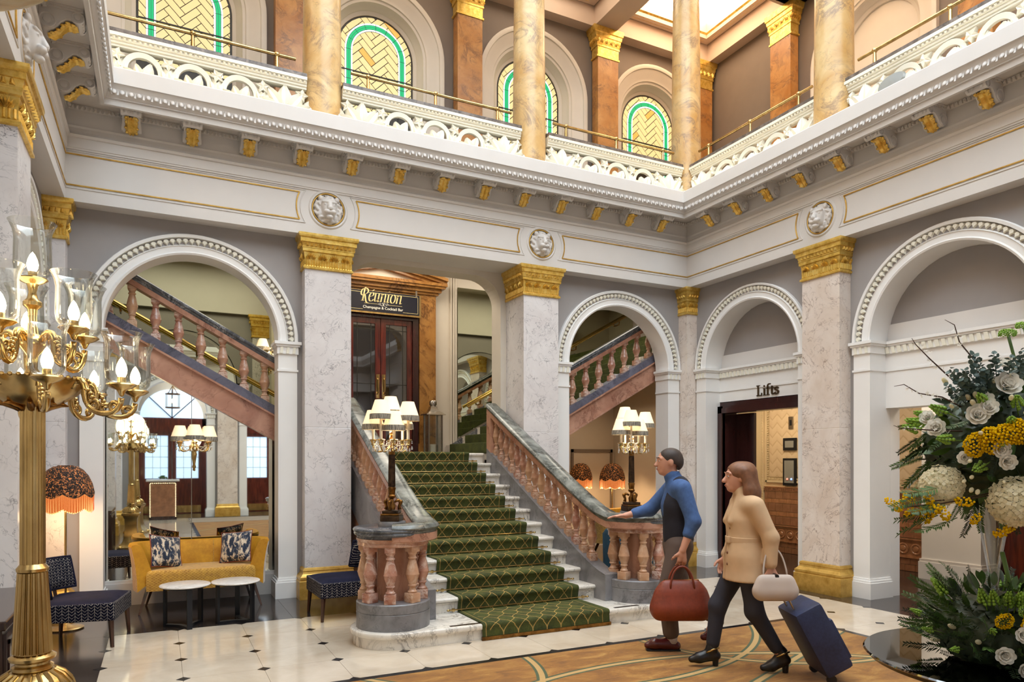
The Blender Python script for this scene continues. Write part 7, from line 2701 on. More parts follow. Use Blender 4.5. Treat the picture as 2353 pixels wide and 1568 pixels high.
# ------------------------------------------------------------------ lantern on the landing
ln_ = empty('floor_lantern', (4.13, 11.18, ZL), math.radians(0), 'tall metal candle lantern standing beside the bar doors', 'lantern')
h = 0.115
for sx in (-1, 1):
 for sy in (-1, 1):
  pt('corner_post', 'steel', ln_, MB().box(sx * h - 0.012, sx * h + 0.012, sy * h - 0.012, sy * h + 0.012, 0.02, 0.66))
pt('base', 'steel', ln_, MB().bbox(-h - 0.02, h + 0.02, -h - 0.02, h + 0.02, 0.0, 0.035, 0.006))
pt('roof', 'steel', ln_, MB().lathe(sq([(h + 0.055, 0.655), (h + 0.05, 0.67), (0.085, 0.72), (0.06, 0.77), (0.055, 0.80)]), n=4, a0=PI / 4, a1=PI / 4 + 2 * PI), 20)
pt('chimney_cap', 'steel', ln_, MB().lathe([(0.05, 0.79), (0.05, 0.82), (0.062, 0.825), (0.062, 0.88), (0.05, 0.90), (0.0, 0.905)], n=20), 40)
for k in range(4):
 a = k * PI / 2
 pt('pane', 'glass_clear', ln_, MB().box(-h + 0.012, h - 0.012, -0.002, 0.002, 0.035, 0.655).xf(Matrix.Rotation(a, 4, 'Z') @ Matrix.Translation((0, -h, 0))))
pt('candle', 'wax', ln_, MB().lathe([(0.0, 0.035), (0.05, 0.035), (0.05, 0.15), (0.058, 0.16), (0.04, 0.165), (0.0, 0.16)], n=20, cap=False), 40)
# ------------------------------------------------------------------ entrance behind the viewer
YV = -6.1
struct(MB().box(-1.6, 8.2, YV - 0.2, YV, 0, 4.6).build('wall_entrance', 'plaster_cream'), 'cream entrance wall seen in the mirror')
struct(MB().box(-1.6, 8.2, YV, YF - 0.3, 4.4, 4.6).build('ceiling_entrance', 'plaster_white'))
struct(MB().box(-1.8, -1.6, YV, YF, 0, 4.6).build('wall_entrance_2', 'plaster_cream'))
struct(MB().box(8.2, 8.4, YV, YF, 0, 4.6).build('wall_entrance_3', 'plaster_cream'))
for k, cx in enumerate(FC):
 d = empty('door_%d' % (4 + k), (cx, YV, 0), 0, 'mahogany entrance doors with bright panes, %s' % ('opposite the sofa', 'opposite the stairs', 'near the lifts')[k], None, None, 'structure')
 wb('door_frame', 'mahogany', (cx - 0.98, cx - 0.86, YV, YV + 0.1, 0, 3.0), (cx + 0.86, cx + 0.98, YV, YV + 0.1, 0, 3.0), (cx - 0.98, cx + 0.98, YV, YV + 0.1, 2.55, 3.0), par=d)
 fan = [(cx + 0.9 * math.cos(PI * i / 16), 3.0 + 0.9 * math.sin(PI * i / 16)) for i in range(17)]
 wp(MB().prism(fan, YV, YV + 0.02, lambda u, z, w: (u, w, z)).build('fanlight', 'day_pane'), d)
 fb = MB()
 for i in range(1, 4):
  a = PI * i / 4
  fb.tube([(cx, YV + 0.03, 3.0), (cx + 0.9 * math.cos(a), YV + 0.03, 3.0 + 0.9 * math.sin(a))], 0.015, 4)
 wp(fb.build('glazing_bar', 'mahogany_dark'), d)
 for s in (-1, 1):
  a, b_ = sorted((cx + s * 0.01, cx + s * 0.86))
  lf = wb('door_leaf', 'mahogany', (a, b_, YV + 0.02, YV + 0.07, 0, 1.1), (a, a + 0.1, YV + 0.02, YV + 0.07, 1.1, 2.55), (b_ - 0.1, b_, YV + 0.02, YV + 0.07, 1.1, 2.55), (a + 0.1, b_ - 0.1, YV + 0.02, YV + 0.07, 2.45, 2.55), par=d)
  for i in range(3):
   for j in range(4):
    gw, gh = (b_ - a - 0.2) / 3, 1.35 / 4
    x_, z_ = a + 0.1 + i * gw, 1.1 + j * gh
    wp(MB().box(x_ + 0.012, x_ + gw - 0.012, YV + 0.03, YV + 0.045, z_ + 0.012, z_ + gh - 0.012).build('pane', 'day_pane'), lf)
  wp(MB().box(a + 0.12, b_ - 0.12, YV + 0.07, YV + 0.085, 0.35, 0.95).build('raised_panel', 'mahogany'), lf)
  wp(MB().box(a + 0.03, b_ - 0.03, YV + 0.07, YV + 0.078, 0.03, 0.25).build('kick_plate', 'brass'), lf)
pod = empty('host_podium', (0.1, -3.75, 0), 0, 'quilted host podium edged with small lights, seen in the mirror', 'podium')
pt('body', 'espresso', pod, MB().box(-0.35, 0.35, -0.22, 0.22, 0.0, 1.08))
pt('marble_top', 'table_marble', pod, MB().bbox(-0.42, 0.42, -0.28, 0.28, 1.08, 1.13, 0.008))
pt('quilted_front', 'tile_brown', pod, MB().box(-0.30, 0.30, 0.22, 0.235, 0.10, 1.0))
tw = MB()
for i in range(22):
 for x in (-0.32, 0.32):
  tw.sphere((x, 0.235, 0.1 + i * 0.043), 0.01, 5, 4)
for i in range(14):
 tw.sphere((-0.3 + i * 0.046, 0.235, 1.03), 0.01, 5, 4)
tag(pt('fairy_lights', 'led_twinkle', pod, tw), None, None, None, 'stuff')
pl_ = MB()
for i in range(26):
 a = i * 2.4
 pl_.sphere((0.1 * math.cos(a) * (i % 3) / 2, 0.06 * math.sin(a), 1.17 + 0.02 * (i % 4)), (0.03, 0.03, 0.018), 5, 4)
tag(put('table_plant', pl_.mesh('table_plant', 'leaf_green', 'all'), None, (0.1, -3.75, 0)), 'small green plant on the host podium', 'plant')
ch = empty('hanging_lantern', (0.37, -4.9, 4.4), 0, 'glass hanging lantern in the entrance, seen in the mirror', 'pendant light')
pt('chain', 'brass_aged', ch, MB().tube([(0, 0, 0), (0, 0, -0.55)], 0.01, 6))
pt('crown', 'brass_aged', ch, MB().tube([(0, 0, -0.5), (0.12, 0, -0.72), (0.2, 0, -0.75)], 0.012, 6).tube([(0, 0, -0.5), (-0.12, 0, -0.72), (-0.2, 0, -0.75)], 0.012, 6).tube([(0, 0, -0.5), (0, 0.12, -0.72), (0, 0.2, -0.75)], 0.012, 6).tube([(0, 0, -0.5), (0, -0.12, -0.72), (0, -0.2, -0.75)], 0.012, 6))
pt('glass_body', 'glass_clear', ch, MB().lathe([(0.2, -0.75), (0.2, -1.15)], n=8, cap=False))
pt('rims', 'brass_aged', ch, MB().lathe([(0.205, -0.76), (0.205, -0.73), (0.19, -0.73)], n=8, cap=False).lathe([(0.205, -1.17), (0.205, -1.14), (0.19, -1.14)], n=8, cap=False))
bb_ = MB()
for k in range(4):
 bb_.sphere((0.07 * math.cos(k * PI / 2), 0.07 * math.sin(k * PI / 2), -0.95), (0.025, 0.025, 0.05), 8, 6)
pt('bulbs', 'bulb', ch, bb_)
# ------------------------------------------------------------------ people
FWD = math.atan2(0.4493, -0.8934)      # both walk toward the stairs' left newel side
def hand(s, wrist, dirv, palm_n, side, curl=0.25, spread=0.1):
 """palm plus five fingers; dirv: finger direction, palm_n: palm normal, side: toward the thumb"""
 d, pn, sd = [Vector(v).normalized() for v in (dirv, palm_n, side)]
 w = Vector(wrist)
 kn = w + d * 0.085
 s.cone(w, w + d * 0.04, 0.026, 0.03, 0.012, (pn, 0.62))
 s.cone(w + d * 0.03 + sd * 0.012, kn + sd * 0.022, 0.024, 0.02, 0.01, (pn, 0.6))
 s.cone(w + d * 0.03 - sd * 0.012, kn - sd * 0.022, 0.024, 0.02, 0.01, (pn, 0.6))
 for k, (off, L) in enumerate(((0.032, 0.072), (0.011, 0.08), (-0.011, 0.075), (-0.032, 0.06))):
  p = kn + sd * off
  c = curl
  a = (d + sd * off * spread * 12).normalized()
  pts = [p - a * 0.01]
  for q, f in enumerate((0.45, 0.32, 0.23)):
   a = (a + pn * c * (1.0 + 0.5 * q)).normalized()
   p = p + a * L * f
   pts.append(p)
  s.chain(pts, [0.0105, 0.0100, 0.0092, 0.0085], 0.003)
 t0 = w + d * 0.025 + sd * 0.024
 a = (d * 0.6 + sd * 0.8).normalized()
 pts = [t0, t0 + a * 0.035]
 a = (a + d * 0.5 + pn * curl).normalized()
 pts.append(pts[-1] + a * 0.03)
 a = (a + d * 0.4 + pn * curl).normalized()
 pts.append(pts[-1] + a * 0.024)
 s.chain(pts, [0.016, 0.0125, 0.011, 0.009], 0.006)
def head(s, c, f=(1, 0, 0), female=False):
 """head centred at c looking along +x (local)"""
 cx, cy, cz = c
 k = 0.96 if female else 1.0
 s.ell((cx - 0.012, cy, cz + 0.028), (0.098 * k, 0.077 * k, 0.092 * k), 0.02)
 s.ell((cx + 0.025, cy, cz - 0.035), (0.068 * k, 0.058 * k, 0.082 * k), 0.03)
 s.ell((cx + 0.055, cy, cz - 0.092), (0.028, 0.03, 0.022), 0.02)          # chin
 s.cone((cx + 0.086, cy, cz + 0.012), (cx + 0.112, cy, cz - 0.028), 0.009, 0.015, 0.012)   # nose
 s.ell((cx + 0.108, cy, cz - 0.032), (0.014, 0.016, 0.010), 0.008)
 for q in (-1, 1):
  s.cone((cx + 0.086, cy + q * 0.014, cz + 0.03), (cx + 0.074, cy + q * 0.046, cz + 0.03), 0.011, 0.010, 0.012)  # brow
  s.ell((cx + 0.078, cy + q * 0.030, cz + 0.006), (0.012, 0.014, 0.010), 0.004)     # eyeball
  s.ell((cx - 0.01, cy + q * 0.078 * k, cz - 0.005), (0.022, 0.012, 0.034), 0.008)  # ear
 s.ell((cx + 0.090, cy, cz - 0.058), (0.012, 0.024, 0.007), 0.006)
 s.ell((cx + 0.088, cy, cz - 0.070), (0.012, 0.020, 0.008), 0.006)
 s.carve((cx + 0.106, cy, cz - 0.0635), (0.014, 0.022, 0.0025))
 for q in (-1, 1):
  s.carve((cx + 0.1, cy + q * 0.030, cz + 0.015), (0.014, 0.017, 0.006))
def shoe_mesh(s, ank, toe, heel_h, r=0.04, sole=0.012, boot=None):
 a, t = Vector(ank), Vector(toe)
 d = (t - a)
 h = Vector((d.x, d.y, 0)).normalized()
 heel = Vector((a.x, a.y, 0)) - h * 0.035 + Vector((0, 0, heel_h + 0.04))
 ball = t - h * 0.06 + Vector((0, 0, 0.012))
 s.cone(heel, ball, r * 0.92, r * 1.0, 0.02)
 s.cone(ball, t + Vector((0, 0, 0.0)), r * 1.0, r * 0.66, 0.02)
 s.cone(heel + h * 0.05 + Vector((0, 0, 0.03)), ball + Vector((0, 0, 0.008)), r * 0.86, r * 0.7, 0.02)
 if boot:
  s.chain([heel + Vector((0, 0, 0.0)) + h * 0.02, Vector(ank) + Vector((0, 0, 0.03)), Vector(boot)], [r * 0.9, r * 1.02, r * 1.12], 0.02)
def lp(a, b_, t):
 return tuple(np.array(a) + (np.array(b_) - np.array(a)) * t)
def eyes(par, c, hairmat):
 cx, cy, cz = c
 for q in (-1, 1):
  e = MB().sphere((cx + 0.0835, cy + q * 0.030, cz + 0.008), (0.008, 0.0115, 0.0075), 8, 6).build('eye', 'sock_grey', par, 'all')
  MB().sphere((cx + 0.0895, cy + q * 0.030, cz + 0.008), (0.004, 0.005, 0.005), 6, 5).build('iris', 'hair_dark', e, 'all')
  MB().tube([(cx + 0.098, cy + q * 0.014, cz + 0.034), (cx + 0.095, cy + q * 0.03, cz + 0.040), (cx + 0.082, cy + q * 0.046, cz + 0.036)], [0.003, 0.004, 0.002], 6).build('eyebrow', hairmat, par, 'all')
 MB().sphere((cx + 0.099, cy, cz - 0.0625), (0.006, 0.02, 0.005), 8, 5).build('lips', 'lip_rose', par, 'all')
# ---- man
man = empty('person', (4.09, 4.88, 0.007), FWD, 'man in denim shirt and dark waistcoat walking with a brown bag, reaching forward', 'person')
LH, RH = (0.0, 0.095, 0.90), (0.0, -0.095, 0.90)
LK, LAk, LT = (0.12, 0.10, 0.50), (0.075, 0.10, 0.085), (0.285, 0.105, 0.045)
RK, RAk, RT = (-0.04, -0.10, 0.49), (-0.36, -0.10, 0.235), (-0.255, -0.10, 0.065)
LS, LE, LW = (0.0, 0.185, 1.405), (-0.075, 0.245, 1.13), (0.02, 0.255, 0.885)
RS, RE, RW = (0.01, -0.185, 1.405), (0.20, -0.23, 1.20), (0.43, -0.20, 1.145)
H = 0.0085
s = SDF((-0.5, -0.36, 0.0), (0.68, 0.4, 1.80), H)
s.chain([(0, 0, 0.92), (0.0, 0, 1.05), (0.015, 0, 1.25), (0.01, 0, 1.40)], [0.125, 0.12, 0.135, 0.105], 0.05, ((1, 0, 0), 0.78))
s.cone((0.005, 0.11, 1.395), (0.005, -0.11, 1.395), 0.075, 0.075, 0.04)
s.chain([LH, LK, LAk], [0.092, 0.058, 0.040], 0.04)
s.chain([RH, RK, RAk], [0.092, 0.058, 0.040], 0.04)
s.cone(LAk, lp(LAk, LT, 0.6), 0.03, 0.02, 0.02)
s.cone(RAk, lp(RAk, RT, 0.6), 0.03, 0.02, 0.02)
s.chain([LS, LE, LW], [0.058, 0.042, 0.028], 0.03)
s.chain([RS, RE, RW], [0.058, 0.042, 0.028], 0.03)
s.chain([(0.0, 0, 1.40), (0.045, 0, 1.50), (0.065, 0, 1.56)], [0.075, 0.056, 0.054], 0.03)
head(s, (0.085, 0, 1.635))
hand(s, LW, (0.05, 0.0, -1), (0.1, -1, 0), (1, 0.0, 0.1), 0.55)
hand(s, RW, (1, 0.05, -0.05), (0.05, 0.15, -1), (0.1, 1, 0.1), 0.10, 0.3)
s.mb().build('body', 'skin', man, 'all')
# shirt, sleeves rolled below the elbow
s = SDF((-0.35, -0.36, 0.85), (0.5, 0.4, 1.56), 0.011)
s.chain([(0, 0, 0.93), (0.0, 0, 1.05), (0.015, 0, 1.25), (0.01, 0, 1.40)], [0.145, 0.138, 0.15, 0.118], 0.05, ((1, 0, 0), 0.80))
s.cone((0.005, 0.12, 1.40), (0.005, -0.12, 1.40), 0.088, 0.088, 0.04)
s.chain([LS, LE, lp(LE, LW, 0.42)], [0.075, 0.062, 0.052], 0.03)
s.chain([RS, RE, lp(RE, RW, 0.6)], [0.075, 0.060, 0.048], 0.03)
s.cone((0.02, 0, 1.44), (0.05, 0, 1.515), 0.078, 0.072, 0.02)
s.mb().build('shirt', 'denim_shirt', man, 'all')
s = SDF((-0.3, -0.26, 0.85), (0.3, 0.26, 1.52), 0.012)
s.chain([(-0.006, 0, 0.97), (-0.006, 0, 1.05), (0.008, 0, 1.25), (0.002, 0, 1.39)], [0.16, 0.152, 0.163, 0.13], 0.05, ((1, 0, 0), 0.80))
s.cone((-0.005, 0.08, 1.41), (-0.005, -0.08, 1.41), 0.088, 0.088, 0.04)
s.carve((0.16, 0, 1.40), (0.10, 0.06, 0.26))
s.mb().build('waistcoat', 'vest_black', man, 'all')
s = SDF((-0.5, -0.26, 0.06), (0.35, 0.26, 1.06), 0.011)
s.chain([(0, 0, 0.90), (0.0, 0, 1.0)], [0.145, 0.14], 0.05, ((1, 0, 0), 0.82))
s.chain([LH, LK, lp(LK, LAk, 0.82)], [0.112, 0.08, 0.07], 0.04)
s.chain([RH, RK, lp(RK, RAk, 0.85)], [0.112, 0.08, 0.07], 0.04)
s.mb().build('trousers', 'trousers_taupe', man, 'all')
bl = MB().lathe([(0.137, -0.02), (0.142, -0.02), (0.142, 0.02), (0.137, 0.02)], (0, 0, 0.99), 28, cap=False)
bl.v = [(x * 0.83, y * 1.04, z) for x, y, z in bl.v]
bl.build('belt', 'oxblood', man)
for an, to, hh in ((LAk, LT, 0.0), (RAk, RT, 0.16)):
 s = SDF(np.minimum(an, to) - 0.12, np.maximum(an, to) + 0.12, 0.007)
 shoe_mesh(s, an, to, hh, 0.046)
 if hh == 0:
  s.cut((0, 0, 0.012), (0, 0, -1))
 s.mb().build('shoe', 'oxblood', man, 'all')
 d = (Vector(to) - Vector(an))
 MB().tube([Vector(an) + Vector((0, 0, -0.02)), Vector(an) + Vector((-0.005 if hh == 0 else 0.06, 0, 0.07))], 0.047, 12).build('sock', 'sock_grey', man, 'all')
sl = MB()
h_ = (Vector(LT) - Vector(LAk))
for i in range(2):
 pass
sl.bbox(0.005, 0.30, 0.066, 0.138, 0.0, 0.013, 0.006)
sl.build('shoe_sole', 'boot_black', man)
s = SDF((-0.08, -0.13, 1.55), (0.25, 0.13, 1.78), 0.008)
s.ell((0.062, 0, 1.672), (0.105, 0.085, 0.088), 0.02)
s.ell((0.02, 0, 1.63), (0.07, 0.082, 0.075), 0.02)
s.carve((0.19, 0, 1.62), (0.075, 0.2, 0.075))
s.carve((0.09, 0, 1.57), (0.09, 0.2, 0.06))
s.mb().build('hair', 'hair_dark', man, 'all')
eyes(man, (0.085, 0, 1.635), 'hair_dark')
# brown leather holdall in his near hand
bag = empty('leather_holdall', (0, 0, 0), 0, 'brown leather holdall carried in the man\'s hand', 'bag')
bag.location = man.matrix_basis @ Vector((0.035, 0.265, 0.30))
bag.rotation_euler = (0, 0, FWD)
s = SDF((-0.3, -0.15, -0.02), (0.3, 0.15, 0.42), 0.009)
s.cone((-0.15, 0, 0.10), (0.15, 0, 0.10), 0.115, 0.115, 0.03, ((0, 1, 0), 0.85))
s.cone((-0.13, 0, 0.21), (0.13, 0, 0.21), 0.10, 0.10, 0.05, ((0, 1, 0), 0.72))
s.cone((-0.12, 0, 0.29), (0.12, 0, 0.29), 0.05, 0.05, 0.04, ((0, 1, 0), 0.7))
s.cut((0, 0, 0.0), (0, 0, -1))
s.mb().build('bag_body', 'brown_leather', bag, 'all')
for q in (-1, 1):
 MB().tube(bez((-0.10, q * 0.05, 0.27), (-0.09, q * 0.03, 0.52), (0.09, q * 0.03, 0.52), (0.10, q * 0.05, 0.27), 14), 0.009, 8).build('handle', 'brown_leather', bag, 'all')
MB().tube([(-0.15, 0, 0.338), (0.15, 0, 0.338)], 0.006, 6).build('zip', 'brass_aged', bag)
# ---- woman
wom = empty('person', (4.13, 4.12, 0.007), FWD, 'woman in a camel coat with long brown hair pulling a navy suitcase', 'person')
LH, RH = (0.0, 0.085, 0.86), (0.0, -0.085, 0.86)
LK, LAk, LT = (-0.04, 0.09, 0.475), (-0.25, 0.09, 0.13), (-0.11, 0.09, 0.04)        # near leg trails
RK, RAk, RT = (0.19, -0.09, 0.49), (0.24, -0.09, 0.115), (0.40, -0.09, 0.055)      # far leg leads
LS, LE, LW = (-0.02, 0.165, 1.30), (-0.12, 0.215, 1.06), (-0.115, 0.225, 0.84)
RS, RE, RW = (0.0, -0.165, 1.30), (-0.02, -0.21, 1.05), (0.10, -0.19, 0.86)
s = SDF((-0.42, -0.32, 0.0), (0.55, 0.36, 1.70), 0.0085)
s.chain([(0, 0, 0.88), (0, 0, 1.0), (0.01, 0, 1.17), (0.0, 0, 1.30)], [0.125, 0.105, 0.118, 0.09], 0.05, ((1, 0, 0), 0.8))
s.cone((0, 0.10, 1.295), (0, -0.10, 1.295), 0.062, 0.062, 0.04)
s.chain([LH, LK, LAk], [0.09, 0.055, 0.037], 0.04)
s.chain([RH, RK, RAk], [0.09, 0.055, 0.037], 0.04)
s.cone(LAk, lp(LAk, LT, 0.6), 0.028, 0.018, 0.02)
s.cone(RAk, lp(RAk, RT, 0.6), 0.028, 0.018, 0.02)
s.chain([LS, LE, LW], [0.05, 0.038, 0.025], 0.03)
s.chain([RS, RE, RW], [0.05, 0.038, 0.025], 0.03)
s.chain([(0.0, 0, 1.30), (0.03, 0, 1.39), (0.045, 0, 1.45)], [0.062, 0.046, 0.046], 0.03)
head(s, (0.06, 0, 1.515), female=True)
hand(s, LW, (-0.35, 0.0, -1), (0.5, -0.8, -0.1), (0.9, 0, -0.3), 0.55)
hand(s, RW, (0.3, 0.0, -1), (-0.2, 0.9, 0), (1, 0, 0.2), 0.45)
s.mb().build('body', 'skin', wom, 'all')
s = SDF((-0.42, -0.36, 0.66), (0.42, 0.38, 1.46), 0.011)
s.chain([(-0.01, 0, 0.72), (0, 0, 0.90), (0, 0, 1.03), (0.012, 0, 1.18), (0.0, 0, 1.31)], [0.215, 0.185, 0.155, 0.152, 0.112], 0.05, ((1, 0, 0), 0.84))
s.cone((0, 0.115, 1.30), (0, -0.115, 1.30), 0.078, 0.078, 0.04)
s.chain([LS, LE, lp(LE, LW, 0.86)], [0.072, 0.06, 0.05], 0.03)
s.chain([RS, RE, lp(RE, RW, 0.86)], [0.072, 0.06, 0.05], 0.03)
s.cone((0.0, 0, 1.34), (0.03, 0, 1.405), 0.072, 0.07, 0.02)
s.cut((0, 0, 0.71), (0, 0, -1))
s.carve((0.24, 0, 0.95), (0.14, 0.022, 0.34))
s.cone((0.055, 0.05, 1.40), (0.13, 0.06, 1.17), 0.02, 0.03, 0.012)
s.cone((0.055, -0.05, 1.40), (0.13, -0.06, 1.17), 0.02, 0.03, 0.012)
s.mb().build('coat', 'coat_camel', wom, 'all')
bt_ = MB().lathe([(0.168, -0.022), (0.176, -0.018), (0.176, 0.018), (0.168, 0.022)], (0, 0, 1.03), 30, cap=False)
bt_.v = [(x * 0.86, y, z) for x, y, z in bt_.v]
bt_.bbox(0.135, 0.165, 0.03, 0.075, 1.005, 1.055, 0.006)
bt_.build('coat_belt', 'coat_camel', wom, 40)
bn_ = MB()
for z in (0.84, 0.93, 1.12):
 bn_.sphere((0.158 if z < 1 else 0.135, 0.05, z), (0.008, 0.012, 0.012), 8, 6)
bn_.build('coat_buttons', 'hair_brown', wom, 'all')
s = SDF((-0.36, -0.24, 0.1), (0.4, 0.24, 0.98), 0.011)
s.cone((0, 0, 0.84), (0, 0, 0.92), 0.13, 0.12, 0.05, ((1, 0, 0), 0.85))
s.chain([LH, LK, lp(LK, LAk, 0.8)], [0.10, 0.068, 0.052], 0.04)
s.chain([RH, RK, lp(RK, RAk, 0.8)], [0.10, 0.068, 0.052], 0.04)
s.mb().build('trousers', 'trousers_charcoal', wom, 'all')
for an, to, hh, bt in ((LAk, LT, 0.06, lp(LAk, LK, 0.33)), (RAk, RT, 0.045, lp(RAk, RK, 0.28))):
 s = SDF(np.minimum(np.minimum(an, to), bt) - 0.12, np.maximum(np.maximum(an, to), bt) + 0.12, 0.007)
 shoe_mesh(s, an, to, hh, 0.041, boot=bt)
 s.cut((0, 0, 0.012), (0, 0, -1))
 bo = s.mb().build('boot', 'boot_black', wom, 'all')
 hx = an[0] - 0.03
 MB().lathe([(0.022, 0.0), (0.028, hh + 0.03)], (hx, an[1], 0.004), 12).build('boot_heel', 'boot_black', wom)
 MB().tube([(an[0] - 0.05, an[1] + 0.03, an[2] + 0.04), (an[0], an[1] + 0.045, an[2] + 0.03), (an[0] + 0.05, an[1] + 0.03, an[2] + 0.0)], 0.008, 6).build('boot_buckle', 'brass', wom, 'all')
s = SDF((-0.2, -0.2, 1.12), (0.24, 0.2, 1.66), 0.009)
s.ell((0.038, 0, 1.556), (0.108, 0.09, 0.086), 0.02)
s.chain([(-0.02, 0.0, 1.54), (-0.05, 0.0, 1.40), (-0.065, 0.0, 1.24)], [0.09, 0.085, 0.05], 0.03, ((1, 0, 0), 0.75))
for q in (-1, 1):
 s.chain([(0.03, q * 0.075, 1.56), (0.0, q * 0.088, 1.42), (0.02, q * 0.085, 1.26)], [0.035, 0.04, 0.024], 0.03)
s.carve((0.165, 0, 1.49), (0.085, 0.058, 0.10))
s.mb().build('hair', 'hair_brown', wom, 'all')
eyes(wom, (0.06, 0, 1.515), 'hair_brown')
# handbag on her arm
hb = empty('handbag', tuple(wom.matrix_basis @ Vector((-0.13, 0.285, 0.60))), FWD, 'small beige handbag at the woman\'s side', 'bag')
s = SDF((-0.2, -0.1, -0.02), (0.2, 0.1, 0.26), 0.009)
s.cone((-0.10, 0, 0.07), (0.10, 0, 0.07), 0.075, 0.075, 0.03, ((0, 1, 0), 0.6))
s.cone((-0.09, 0, 0.14), (0.09, 0, 0.14), 0.055, 0.055, 0.03, ((0, 1, 0), 0.6))
s.mb().build('bag_body', 'bag_beige', hb, 'all')
MB().tube(bez((-0.09, 0, 0.17), (-0.07, -0.05, 0.46), (0.07, -0.08, 0.46), (0.09, 0, 0.17), 14), 0.007, 6).build('strap', 'bag_beige', hb, 'all')
# suitcase tilted behind her
tr = math.radians(28)
suit = empty('wheeled_suitcase', tuple(wom.matrix_basis @ Vector((-0.69, 0.225, 0.10))), FWD, 'navy wheeled suitcase tilted behind the woman', 'suitcase')
Rt = Matrix.Rotation(tr, 4, 'Y')
def sc_(nm, mat, mb, sm=False):
 mb.xf(Rt)
 return mb.build(nm, mat, suit, sm)
sc_('case_body', 'suitcase_navy', MB().bbox(-0.0, 0.22, -0.19, 0.19, 0.05, 0.58, 0.035), 40)
sc_('front_pocket', 'suitcase_navy', MB().bbox(-0.025, 0.02, -0.15, 0.15, 0.10, 0.42, 0.015), 40)
for q in (-1, 1):
 sc_('wheel', 'boot_black', MB().lathe([(0.0, -0.015), (0.034, -0.015), (0.036, 0.0), (0.034, 0.015), (0.0, 0.015)], n=18, cap=False).xf(Matrix.Translation((0.19, q * 0.15, 0.03)) @ Matrix.Rotation(PI / 2, 4, 'X')))
 sc_('pull_rod', 'steel', MB().tube([(0.17, q * 0.07, 0.56), (0.17, q * 0.07, 0.86)], 0.008, 8))
sc_('pull_handle', 'boot_black', MB().tube([(0.17, -0.085, 0.865), (0.17, 0.085, 0.865)], 0.015, 8))
# ------------------------------------------------------------------ round table with flowers
TX, TY, TZ = 3.42, 1.78, 0.76
tb = empty('round_table', (TX, TY, 0.007), 0, 'round table with smoked glass top at the lower right', 'table')
pt('glass_top', 'glass_table', tb, MB().lathe([(0.0, TZ - 0.012), (0.615, TZ - 0.012), (0.622, TZ - 0.006), (0.615, TZ), (0.0, TZ)], n=64, cap=False), 30)
pt('table_top', 'black_stone', tb, MB().lathe([(0.0, TZ - 0.06), (0.52, TZ - 0.06), (0.60, TZ - 0.03), (0.607, TZ - 0.0135), (0.0, TZ - 0.0135)], n=64, cap=False), 30)
pt('pedestal', 'black_stone', tb, MB().lathe([(0.30, 0.0), (0.30, 0.04), (0.08, 0.08), (0.07, 0.55), (0.22, 0.70)], n=32), 30)
rf = random.Random(11)
def rot_to(d):
 return Vector((0, 0, 1)).rotation_difference(Vector(d).normalized()).to_matrix().to_4x4()
# flower kinds (local +z = facing direction)
def rose_mesh():
 mb = MB()
 for ring, (n, r0, tilt, sz) in enumerate(((4, 0.003, 0.05, 0.021), (5, 0.007, 0.3, 0.026), (6, 0.012, 0.6, 0.031), (7, 0.016, 0.95, 0.035))):
  for k in range(n):
   a = 2 * PI * (k + 0.37 * ring) / n
   def f(u, v):
    w = (u - 0.5) * 2
    up = v
    wd = sz * 0.95 * math.sin(PI * (0.12 + 0.78 * up))
    out = r0 + sz * up * math.sin(tilt) * (0.6 + 0.6 * up) - 0.25 * wd * w * w * (1 - tilt * 0.3)
    z = sz * 1.15 * up * math.cos(tilt * 0.8) - ring * 0.004 + 0.006
    x, y = out, wd * w
    return (x * math.cos(a) - y * math.sin(a), x * math.sin(a) + y * math.cos(a), z)
   mb.grid(f, 3, 3)
 return mb.mesh('rose_bloom', 'petal_white', smooth='all')
def hydrangea_mesh():
 mb = MB()
 r_ = random.Random(5)
 n = 150
 for i in range(n):
  z = 1 - 1.35 * (i + 0.5) / n
  rr = math.sqrt(max(0, 1 - z * z))
  a = i * 2.39996
  d = Vector((rr * math.cos(a), rr * math.sin(a), z))
  p = Vector((d.x * 0.062, d.y * 0.062, d.z * 0.075)) * (1 + 0.08 * r_.uniform(-1, 1))
  M = Matrix.Translation(p) @ rot_to(d) @ Matrix.Rotation(r_.uniform(0, PI), 4, 'Z')
  for k in range(4):
   b_ = k * PI / 2
   c_, s_ = math.cos(b_), math.sin(b_)
   q = [(0, 0, 0), (0.009 * c_ - 0.007 * s_, 0.009 * s_ + 0.007 * c_, 0.002), (0.016 * c_, 0.016 * s_, 0.004), (0.009 * c_ + 0.007 * s_, 0.009 * s_ - 0.007 * c_, 0.002)]
   mb.add([tuple(M @ Vector(v)) for v in q], [(0, 1, 2, 3)])
 return mb.mesh('hydrangea_head', 'petal_ivory')
def ball_cluster(mat, n, r, br, name, sy=1.0):
 mb = MB()
 r_ = random.Random(n)
 for i in range(n):
  z = 1 - 1.5 * (i + 0.5) / n
  rr = math.sqrt(max(0, 1 - z * z))
  a = i * 2.39996
  k = 1 + 0.1 * r_.uniform(-1, 1)
  mb.sphere((rr * math.cos(a) * r * k, rr * math.sin(a) * r * k * sy, z * r * 0.6 * k), br * r_.uniform(0.8, 1.15), 6, 4)
 return mb.mesh(name, mat, smooth='all')
